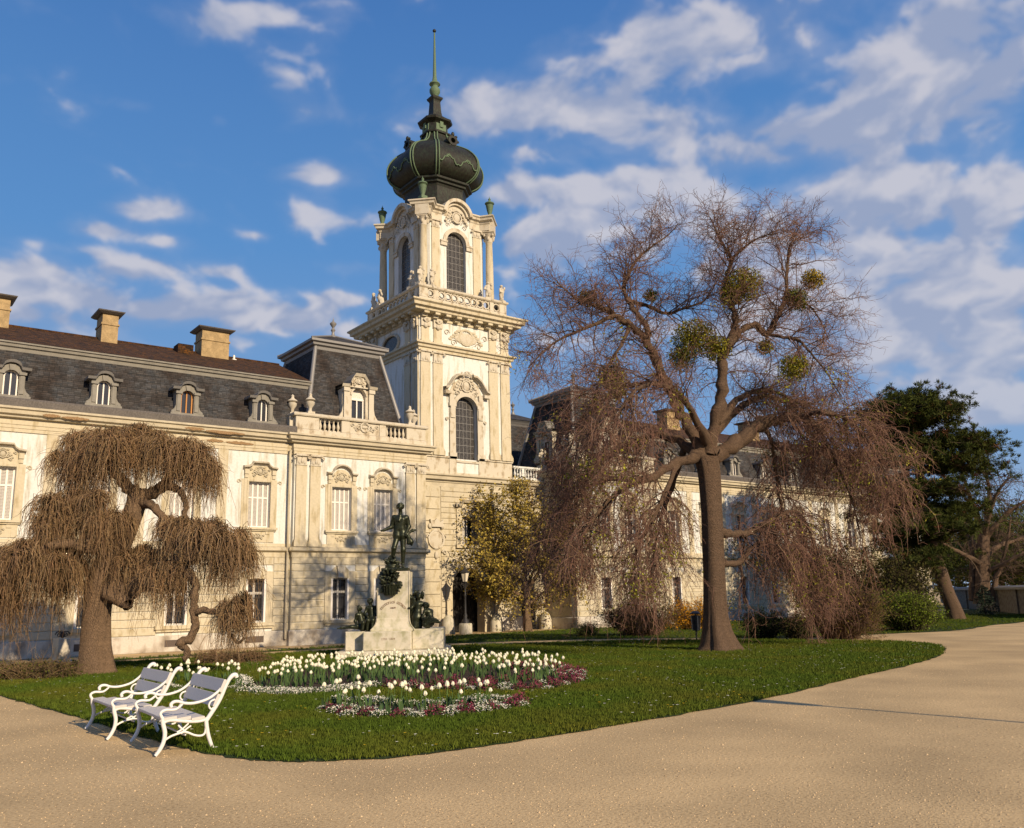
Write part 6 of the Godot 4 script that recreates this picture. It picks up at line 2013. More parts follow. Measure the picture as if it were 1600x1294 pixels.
func benches() -> void:
	var side := bench_side()
	var first: Node3D
	for k in 2:
		var label := ["white cast-iron bench with grey planks, the one nearer to the gravel's corner", "white cast-iron bench with grey planks, the farther one, partly hidden behind the nearer bench"][k] as String
		var at := [Vector3(3.62, 0.012, -11.93), Vector3(3.50, 0.012, -13.80)][k] as Vector3
		var turn := deg_to_rad([-93.5, -91.5][k])
		if k == 1:
			var c := first.duplicate() as Node3D
			c.name = numbered("park_bench")
			add_child(c)
			c.position = at
			c.rotation.y = turn
			tag(c, label, "bench", "benches on the edge of the lawn")
			continue
		var o := thing("park_bench", label, "bench", at, turn, "benches on the edge of the lawn")
		first = o
		for s in [-1.0, 1.0]:
			part(o, "side_frame", side, M.castiron, Vector3(s * 0.70, 0, 0))
		for j in 3:
			var b := MB.new()
			b.xf = Transform3D(Basis(Vector3.RIGHT, deg_to_rad(5)), Vector3(0, 0.405 - 0.014 * j, 0.19 - 0.163 * j))
			plank(b, 1.44, 0.155, 0.036)
			part(o, "seat_plank", b.commit(), M.plank)
		for j in 2:
			var b := MB.new()
			var t: float = [0.57, 0.735][j]
			b.xf = Transform3D(Basis(Vector3.RIGHT, deg_to_rad(68)), Vector3(0, t, -0.345 - (t - 0.57) * 0.42))
			plank(b, 1.44, 0.155, 0.034)
			part(o, "back_plank", b.commit(), M.plank)
		var r := MB.new()
		r.tube([Vector3(-0.7, 0.2, 0.0), Vector3(0.7, 0.2, 0.0)], [0.012, 0.012], 6)
		part(o, "tie_rod", r.commit(), M.castiron)

func plank(b: MB, w: float, d: float, t: float) -> void:      # softened long edges
	var poly := []
	var r := 0.008
	for c in [[-d / 2 + r, -t / 2 + r, PI], [d / 2 - r, -t / 2 + r, PI * 1.5], [d / 2 - r, t / 2 - r, 0.0], [-d / 2 + r, t / 2 - r, PI * 0.5]]:
		for k in 3:
			var a: float = c[2] + PI / 4 * k
			poly.append(Vector2(c[0] + cos(a) * r, c[1] + sin(a) * r))
	var keep := b.xf
	b.xf = keep * Transform3D(Basis(Vector3.UP, PI / 2), Vector3.ZERO)
	b.extrude(poly, -w / 2, w / 2)
	b.xf = keep

# ================================================================ street furniture
func furniture() -> void:
	# lamp post before the gate
	var o := thing("lamp_post", "black iron lamp post on a round white stone foot before the gate", "street lamp", Vector3(26.42, 0, -38.95))
	var f := MB.new()
	f.lathe([Vector2(0.34, 0), Vector2(0.34, 0.5), Vector2(0.31, 0.54), Vector2(0.0, 0.56)], 18)
	part(o, "stone_foot", f.commit(), M.limestone)
	var p := MB.new()
	p.lathe([Vector2(0.2, 0.55), Vector2(0.18, 0.7), Vector2(0.08, 0.8), Vector2(0.1, 0.95), Vector2(0.055, 1.05), Vector2(0.045, 1.9), Vector2(0.07, 1.95), Vector2(0.04, 2.0), Vector2(0.036, 2.5), Vector2(0.12, 2.62), Vector2(0.02, 2.66)], 12)
	for s in [-1.0, 1.0]:
		scroll(p, Vector3(s * 0.22, 2.5, 0), 0.1, 1.1, s, 0.016)
	part(o, "post", p.commit(), M.iron)
	var l := MB.new()
	l.polylathe([Vector2(0.13, 2.66), Vector2(0.24, 3.12)], [PI / 6, PI / 2, PI * 5 / 6, PI * 7 / 6, PI * 1.5, PI * 11 / 6])
	var lan := part(o, "lantern", l.commit(), M.lampglass)
	var c := MB.new()
	for k in 6:
		var a := PI / 6 + PI / 3 * k
		c.tube([Vector3(sin(a) * 0.135, 2.64, cos(a) * 0.135), Vector3(sin(a) * 0.245, 3.12, cos(a) * 0.245)], [0.014, 0.014], 5)
	c.polylathe([Vector2(0.29, 3.11), Vector2(0.29, 3.14), Vector2(0.1, 3.3), Vector2(0.07, 3.36), Vector2(0.0, 3.5)], [PI / 6, PI / 2, PI * 5 / 6, PI * 7 / 6, PI * 1.5, PI * 11 / 6])
	part(lan, "lantern_cage", c.commit(), M.iron)
	# guard stones of the gate
	var g := MB.new()
	g.lathe([Vector2(0.36, 0), Vector2(0.35, 0.5), Vector2(0.28, 0.78), Vector2(0.14, 0.94), Vector2(0.0, 0.98)], 16)
	var gm := g.commit()
	for s in [["white rounded guard stone left of the gate arch", Vector3(26.18, 0, -40.2)], ["white rounded guard stone right of the gate arch", Vector3(29.3, 0, -40.2)], ["white rounded guard stone by the side door behind the small tree", Vector3(32.75, 0, -40.2)]]:
		single("guard_stone", gm, M.limestone, s[0], "guard stone", s[1], "guard stones along the gate wall")
	# stone post with an iron ornament under the weeping tree
	var sp := thing("stone_post", "grey stone post topped with dark iron scrollwork behind the weeping tree", "stone post", Vector3(6.3, 0, -32.8), 0.3)
	var sb := MB.new()
	sb.bevel_box(Vector3(-0.26, 0, -0.26), Vector3(0.26, 0.12, 0.26), 0.02)
	sb.bevel_box(Vector3(-0.2, 0.12, -0.2), Vector3(0.2, 0.8, 0.2), 0.02)
	part(sp, "post", sb.commit(), M.stone)
	var si := MB.new()
	for k in 4:
		si.xf = Transform3D(Basis(Vector3.UP, PI / 2 * k), Vector3(0, 0.9, 0))
		scroll(si, Vector3(0.24, 0.02, 0), 0.12, 1.3, 1, 0.02)
	si.xf = Transform3D.IDENTITY
	si.ball(Vector3(0, 0.92, 0), Vector3(0.07, 0.12, 0.07), 8, 5)
	part(sp, "iron_scroll", si.commit(), M.iron)
	# litter bin
	var lb := thing("litter_bin", "dark slatted litter bin on a thin pole beside the big tree", "litter bin", Vector3(26.75, 0, -23.7), 0.5)
	var pole := MB.new()
	pole.tube([Vector3(0, 0, 0), Vector3(0, 1.0, 0)], [0.03, 0.03], 8)
	part(lb, "pole", pole.commit(), M.iron)
	var bin := MB.new()
	bin.lathe([Vector2(0.15, 0.36), Vector2(0.19, 0.92), Vector2(0.17, 0.92), Vector2(0.14, 0.4)], 14)
	var body_ := part(lb, "bin_body", bin.commit(), M.binbody)
	for k in 14:
		var a := TAU * k / 14
		var sl := MB.new()
		sl.xf = Transform3D(Basis(Vector3.UP, a), Vector3.ZERO)
		sl.quad(Vector3(-0.025, 0.37, 0.165), Vector3(0.025, 0.37, 0.165), Vector3(0.03, 0.91, 0.205), Vector3(-0.03, 0.91, 0.205))
		part(body_, "slat", sl.commit(), M.iron if k % 3 else M.lead)
	var lid := MB.new()
	lid.lathe([Vector2(0.2, 0.98), Vector2(0.21, 1.01), Vector2(0.1, 1.08), Vector2(0, 1.1)], 14)
	part(lb, "lid", lid.commit(), M.binbody)
	# tall lamp beside the walk, whose shadow crosses the gravel
	var t := thing("tall_lamp_post", "tall thin lamp post beside the gravel walk", "street lamp", Vector3(12.75, 0, 1.5))
	var tm := MB.new()
	tm.lathe([Vector2(0.12, 0), Vector2(0.09, 0.5), Vector2(0.05, 0.8), Vector2(0.038, 4.6), Vector2(0.1, 4.7)], 10)
	part(t, "post", tm.commit(), M.iron)
	var tl := MB.new()
	tl.polylathe([Vector2(0.11, 4.7), Vector2(0.19, 5.1), Vector2(0.22, 5.12), Vector2(0.0, 5.4)], [PI / 6, PI / 2, PI * 5 / 6, PI * 7 / 6, PI * 1.5, PI * 11 / 6])
	part(t, "lantern", tl.commit(), M.lampglass)
	# garden wall at the far right
	var gw := thing("garden_wall", "weathered grey garden wall with piers and coping below the bare tree", "wall", Vector3(73.6, 0, -35.2), -atan2(-17.7, 25.4))
	var w := MB.new()
	w.box(Vector3(-26, 0, -0.2), Vector3(20, 1.55, 0.2))
	part(gw, "wall", w.commit(), M.gardenwall)
	for k in 7:
		var pr := MB.new()
		var x := -21.0 + k * 6.5
		pr.bevel_box(Vector3(x, 0, -0.3), Vector3(x + 0.8, 1.6, 0.34), 0.03)
		part(gw, "pier", pr.commit(), M.gardenwall)
		var pn := MB.new()
		pn.bevel_box(Vector3(x + 1.3, 0.3, 0.1), Vector3(x + 6.0, 1.3, 0.26), 0.04)
		part(gw, "panel", pn.commit(), M.gardenwall)
	var cp := MB.new()
	cp.sweep([Vector2(-0.35, 1.55), Vector2(0.35, 1.55), Vector2(0.4, 1.62), Vector2(0.38, 1.7), Vector2(0, 1.82), Vector2(-0.38, 1.7), Vector2(-0.35, 1.55)], [Vector3(-26, 0, 0), Vector3(20, 0, 0)])
	part(gw, "coping", cp.commit(), M.lead)

# ================================================================ plants
const VIEW_TURN := deg_to_rad(-37.4)     # trees are drawn across the line of sight: u to the right, v up, depth along z

class Twigs:        # fast three-sided tubes
	var v := PackedVector3Array()
	var n := PackedVector3Array()
	var c := PackedColorArray()
	var ix := PackedInt32Array()
	func add(pts: PackedVector3Array, r0: float, r1: float, col: Color) -> void:
		var m := pts.size()
		var d := (pts[m - 1] - pts[0]).normalized()
		var s := d.cross(Vector3(0.31, 0.2, 0.93)).normalized()
		var u := d.cross(s)
		var o := [s, s * -0.5 + u * 0.866, s * -0.5 - u * 0.866]
		var first := v.size()
		for i in m:
			var r := lerpf(r0, r1, float(i) / (m - 1))
			for k in 3:
				v.append(pts[i] + o[k] * r)
				n.append(o[k])
				c.append(col)
		for i in m - 1:
			var a := first + i * 3
			for k in 3:
				var p := a + k
				var q := a + (k + 1) % 3
				ix.append(p)
				ix.append(p + 3)
				ix.append(q)
				ix.append(q)
				ix.append(p + 3)
				ix.append(q + 3)
	func leaf(p: Vector3, along: Vector3, across: Vector3, col: Color) -> void:     # a pointed leaf of two triangles
		var f := v.size()
		var nn := along.cross(across).normalized()
		v.append(p)
		v.append(p + along * 0.55 + across * 0.5)
		v.append(p + along)
		v.append(p + along * 0.45 - across * 0.5)
		for k in 4:
			n.append(nn)
			c.append(col)
		ix.append_array(PackedInt32Array([f, f + 1, f + 2, f, f + 2, f + 3]))
	func commit() -> ArrayMesh:
		var m := ArrayMesh.new()
		if v.is_empty():
			return m
		var arr := []
		arr.resize(Mesh.ARRAY_MAX)
		arr[Mesh.ARRAY_VERTEX] = v
		arr[Mesh.ARRAY_NORMAL] = n
		arr[Mesh.ARRAY_COLOR] = c
		arr[Mesh.ARRAY_INDEX] = ix
		m.add_surface_from_arrays(Mesh.PRIMITIVE_TRIANGLES, arr)
		return m

func rvec(r: RandomNumberGenerator) -> Vector3:
	return Vector3(r.randfn(), r.randfn(), r.randfn())

func shade(c: Color, r: RandomNumberGenerator, amount := 0.35) -> Color:
	var k := 1.0 + r.randf_range(-amount, amount)
	return Color(c.r * k, c.g * k * (1.0 + r.randf_range(-0.06, 0.06)), c.b * k)

func limb_mesh(limb: Array, r: RandomNumberGenerator, rough := 0.08, sides := 9) -> ArrayMesh:
	var pts := []
	var rad := []
	for q in limb:
		pts.append(Vector3(q.x, q.y, q.z))
		rad.append(q.w)
	var sp := smooth_line(pts, 5)
	var sr := stretch(rad, sp.size())
	for i in range(1, sp.size()):
		sp[i] += rvec(r) * float(sr[i]) * rough
		sr[i] *= 1.0 + r.randf_range(-rough, rough)
	var b := MB.new()
	b.tube(sp, sr, sides)
	return b.commit()

func trunk_mesh(limb: Array, r: RandomNumberGenerator, flutes: float) -> ArrayMesh:      # a fluted trunk with root flare
	var pts := []
	var rad := []
	for q in limb:
		pts.append(Vector3(q.x, q.y, q.z))
		rad.append(q.w)
	var sp := smooth_line(pts, 6)
	var sr := stretch(rad, sp.size())
	var b := MB.new()
	var sides := 26
	var ph := [r.randf() * TAU, r.randf() * TAU, r.randf() * TAU]
	var first := 0
	for i in sp.size():
		var y: float = sp[i].y
		for k in sides:
			var a := TAU * k / sides
			var f := flutes * (0.5 * sin(a * 5 + ph[0] + y * 0.35) + 0.35 * sin(a * 8 + ph[1] - y * 0.5) + 0.25 * sin(a * 13 + ph[2] + y))
			var flare := 1.0 + f * (1.0 + 1.6 * exp(-maxf(y, 0.0) * 1.6))
			var o := Vector3(cos(a), 0, -sin(a))
			b.vert(sp[i] + o * sr[i] * flare, o)
	for i in sp.size() - 1:
		for k in sides:
			var a := first + i * sides + k
			var c := first + i * sides + (k + 1) % sides
			b.ix.append_array([a, a + sides, c, c, a + sides, c + sides])
	var m := b.commit()
	var st := SurfaceTool.new()
	st.create_from(m, 0)
	st.generate_normals()
	return st.commit()

func along(limb: Array, t: float) -> Array:      # [point, direction, radius]
	var f := t * (limb.size() - 1)
	var i := mini(int(f), limb.size() - 2)
	var a: Vector4 = limb[i]
	var b: Vector4 = limb[i + 1]
	var q := a.lerp(b, f - i)
	return [Vector3(q.x, q.y, q.z), Vector3(b.x - a.x, b.y - a.y, b.z - a.z).normalized(), q.w]

func length_of(limb: Array) -> float:
	var l := 0.0
	for i in limb.size() - 1:
		l += Vector3(limb[i + 1].x - limb[i].x, limb[i + 1].y - limb[i].y, limb[i + 1].z - limb[i].z).length()
	return l

func shoot(T: Twigs, r: RandomNumberGenerator, p: Vector3, d: Vector3, ln: float, r0: float, r1: float, droop: float, wob: float, seg: int, col: Color) -> Array:
	var pts := PackedVector3Array([p])
	var step := ln / seg
	for k in seg:
		d = (d + Vector3.DOWN * droop * step + rvec(r) * wob).normalized()
		p += d * step
		if p.y < 0.04:
			p.y = 0.04
			d.y = absf(d.y) * 0.2
		pts.append(p)
	T.add(pts, r0, r1, col)
	return [pts, d]

# ---------------------------------------------------------------- the twisted weeping tree on the left
func weeping_tree() -> void:
	var r := RandomNumberGenerator.new()
	r.seed = 71
	var limbs := [
		[Vector4(0.01, -0.11, 0.0, 0.580), Vector4(0.0, 0.16, 0.0, 0.450), Vector4(-0.06, 0.74, 0.0, 0.380), Vector4(-0.08, 1.57, 0.0, 0.350), Vector4(-0.03, 2.33, 0.0, 0.360), Vector4(0.13, 2.92, 0.0, 0.380), Vector4(0.38, 3.43, 0.0, 0.340), Vector4(0.55, 3.95, -0.1, 0.300), Vector4(0.68, 4.49, -0.2, 0.270), Vector4(0.63, 4.86, -0.3, 0.220)],   # trunk
		[Vector4(0.64, 4.82, -0.3, 0.200), Vector4(0.44, 4.99, -0.2, 0.170), Vector4(0.29, 5.2, -0.1, 0.150), Vector4(0.1, 5.46, 0.0, 0.130), Vector4(0.0, 5.87, 0.0, 0.120), Vector4(0.0, 6.14, 0.2, 0.080)],
		[Vector4(0.64, 4.77, -0.3, 0.200), Vector4(0.99, 4.81, -0.4, 0.180), Vector4(1.17, 4.96, -0.5, 0.170), Vector4(1.35, 5.1, -0.5, 0.150), Vector4(1.44, 5.37, -0.5, 0.120), Vector4(1.42, 5.66, -0.4, 0.100), Vector4(1.63, 5.88, -0.3, 0.060)],
		[Vector4(1.24, 5.05, -0.5, 0.130), Vector4(1.72, 4.96, -0.2, 0.100), Vector4(2.02, 4.75, 0.0, 0.085), Vector4(2.18, 4.42, 0.1, 0.075), Vector4(2.21, 4.13, 0.2, 0.070), Vector4(2.38, 3.88, 0.3, 0.060)],
		[Vector4(0.85, 4.57, -0.2, 0.160), Vector4(1.34, 4.4, 0.2, 0.120), Vector4(1.68, 4.06, 0.4, 0.090), Vector4(1.76, 3.61, 0.4, 0.080), Vector4(2.03, 3.43, 0.5, 0.060), Vector4(2.23, 3.3, 0.5, 0.050), Vector4(2.21, 3.05, 0.5, 0.050), Vector4(2.02, 2.99, 0.5, 0.040)],
		[Vector4(0.17, 2.88, 0.0, 0.300), Vector4(-0.01, 3.41, 0.4, 0.200), Vector4(-0.07, 3.26, 0.8, 0.160), Vector4(-0.37, 3.39, 1.0, 0.130), Vector4(-0.76, 3.35, 1.2, 0.100), Vector4(-1.33, 3.23, 1.2, 0.070)],
		[Vector4(0.47, 3.69, -0.1, 0.200), Vector4(0.19, 4.02, 0.3, 0.140), Vector4(-0.08, 4.26, 0.5, 0.110), Vector4(-0.37, 4.42, 0.7, 0.080)],
		[Vector4(0.19, 2.66, 0.0, 0.300), Vector4(0.66, 2.14, 0.1, 0.260), Vector4(1.04, 2.3, 0.2, 0.240), Vector4(1.58, 2.54, 0.3, 0.220), Vector4(2.11, 2.86, 0.4, 0.180), Vector4(2.56, 3.01, 0.5, 0.140), Vector4(2.98, 3.2, 0.5, 0.090)],
		[Vector4(2.11, 2.77, 0.4, 0.160), Vector4(2.66, 2.42, 0.6, 0.110), Vector4(2.74, 2.0, 0.7, 0.110), Vector4(2.76, 1.6, 0.7, 0.110), Vector4(2.81, 1.19, 0.7, 0.100), Vector4(2.73, 0.87, 0.8, 0.110), Vector4(2.5, 0.83, 0.8, 0.130), Vector4(2.66, 0.63, 0.8, 0.080), Vector4(2.64, 0.37, 0.8, 0.090)],
		[Vector4(2.76, 1.51, 0.7, 0.090), Vector4(3.04, 1.62, 0.8, 0.085), Vector4(3.48, 1.53, 1.0, 0.070), Vector4(3.68, 1.26, 1.1, 0.055), Vector4(3.89, 0.94, 1.1, 0.045), Vector4(4.08, 0.79, 1.1, 0.040), Vector4(4.22, 0.91, 1.1, 0.030)],
		[Vector4(0.0, 2.33, 0.0, 0.250), Vector4(0.59, 1.97, 0.3, 0.200), Vector4(0.9, 1.8, 0.4, 0.130)],
	]
	var mops := [
		[-0.24, 5.82, -0.0, 1.38, 0.95],
		[-0.78, 5.43, 0.3, 0.69, 1.03],
		[0.49, 6.34, -0.5, 0.86, 0.52],
		[1.69, 5.73, -0.3, 1.17, 0.72],
		[2.45, 5.22, 0.0, 0.6, 0.77],
		[-0.33, 4.33, 0.7, 1.07, 0.65],
		[-0.86, 3.74, 0.9, 0.6, 0.69],
		[0.31, 3.72, 0.7, 0.69, 0.69],
		[-1.7, 2.77, 0.6, 1.63, 0.89],
		[-2.62, 2.13, 0.8, 1.03, 1.03],
		[-0.81, 2.51, 0.3, 0.72, 0.65],
		[2.8, 3.34, 0.5, 1.24, 0.79],
		[3.63, 2.81, 0.6, 0.65, 0.77],
		[1.91, 3.64, 0.2, 0.69, 0.52],
		[0.84, 2.82, -0.2, 0.86, 0.6],
		[4.0, 1.49, 1.0, 0.58, 0.62],
		[1.95, 2.44, 0.5, 0.65, 0.48],
	]
	var o := thing("weeping_tree", "gnarled weeping tree with mop-like curtains of bare brown twigs before the palace wing", "tree", Vector3(5.9, 0, -26.1), VIEW_TURN)
	part(o, "trunk", trunk_mesh(limbs[0], r, 0.07), M.bark)
	for k in range(1, limbs.size()):
		part(o, "limb", limb_mesh(limbs[k], r, 0.16), M.bark)
	for m in mops:
		var T := Twigs.new()
		var big_c := Vector3(m[0], m[1], m[2])
		var bu: float = m[3]
		var bv: float = m[4]
		for sub_ in int(5 + bu * 5):
			# a smaller tuft somewhere on the mop's top, with a length of hang of its own
			var sa := r.randf() * TAU
			var sq := sqrt(r.randf()) * 0.85
			var ru := bu * r.randf_range(0.28, 0.52)
			var rv := bv * r.randf_range(0.35, 0.7)
			var c := big_c + Vector3(cos(sa) * bu * sq, bv * (sqrt(1.0 - sq * sq) - 0.55), sin(sa) * bu * 0.8 * sq)
			var longer := r.randf_range(0.55, 1.5)
			T.add(PackedVector3Array([big_c + Vector3.DOWN * bv * 0.3, big_c.lerp(c, 0.5) + rvec(r) * 0.08, c + Vector3.UP * rv * 0.2]), 0.035, 0.014, Color(0.17, 0.11, 0.065))
			for k in int(64 + 150 * ru):
				var a := r.randf() * TAU
				var rho := sqrt(r.randf())
				var dirn := Vector3(cos(a), 0, sin(a))
				var jit := rvec(r) * 0.06
				var top := r.randf_range(0.7, 1.15)
				var col := shade(Color(0.215, 0.135, 0.068), r, 0.55)
				if r.randf() < 0.2:
					col = shade(Color(0.33, 0.225, 0.125), r, 0.2)
				var dome := func(q: float) -> Vector3:
					return c + dirn * ru * q + Vector3.UP * rv * (sqrt(maxf(0.0, 1.0 - q * q)) - 0.3) * top + jit * (0.4 + q)
				var q0 := maxf(0.0, rho - r.randf_range(0.4, 0.8))
				var pts := PackedVector3Array()
				pts.append((dome.call(q0) as Vector3) + Vector3.DOWN * r.randf_range(0.03, 0.2) + rvec(r) * 0.05)
				pts.append((dome.call((q0 + rho) / 2) as Vector3) + rvec(r) * 0.06)
				var p: Vector3 = dome.call(rho * 0.97) + rvec(r) * 0.05
				pts.append(p)
				var hang := r.randf_range(0.2, 1.0) * r.randf_range(0.4, 1.0) * (0.9 + bv * 0.8) * longer
				var d := dirn * r.randf_range(0.1, 0.6) + Vector3.DOWN
				var seg := 5
				for j in seg:
					p += (d.normalized() + rvec(r) * 0.22) * hang / seg
					d = d * 0.7 + Vector3.DOWN * 0.6
					p.y = maxf(p.y, r.randf_range(0.03, 0.12))
					pts.append(p)
				T.add(pts, r.randf_range(0.007, 0.012), 0.003, col)
				if r.randf() < 0.7:      # side twigs
					var i := r.randi_range(1, 6)
					shoot(T, r, pts[i], Vector3(r.randfn() * 0.9, -0.3 + r.randfn() * 0.4, r.randfn() * 0.9), r.randf_range(0.15, 0.5), 0.006, 0.003, 2.0, 0.15, 3, col)
		var cr := part(o, "crown", T.commit(), M.twig)
		cr.set_meta("kind", "stuff")
	# litter of dead leaves round the foot
	var lm := MB.new()
	blot(lm, Vector3(5.9, 0.02, -26.0), 1.3, 0.8, r, 20)
	structure("leaf_litter", lm.commit(), M.leaflitter)

func blot(b: MB, at: Vector3, rx: float, rz: float, r: RandomNumberGenerator, n: int) -> void:      # an irregular patch on the ground
	var pts := []
	for k in n:
		var a := -TAU * k / n
		var f := 1.0 + r.randf_range(-0.22, 0.22)
		pts.append(at + Vector3(cos(a) * rx * f, 0, sin(a) * rz * f))
	for k in n:
		b.tri(at + Vector3(0, 0.03, 0), pts[k], pts[(k + 1) % n])

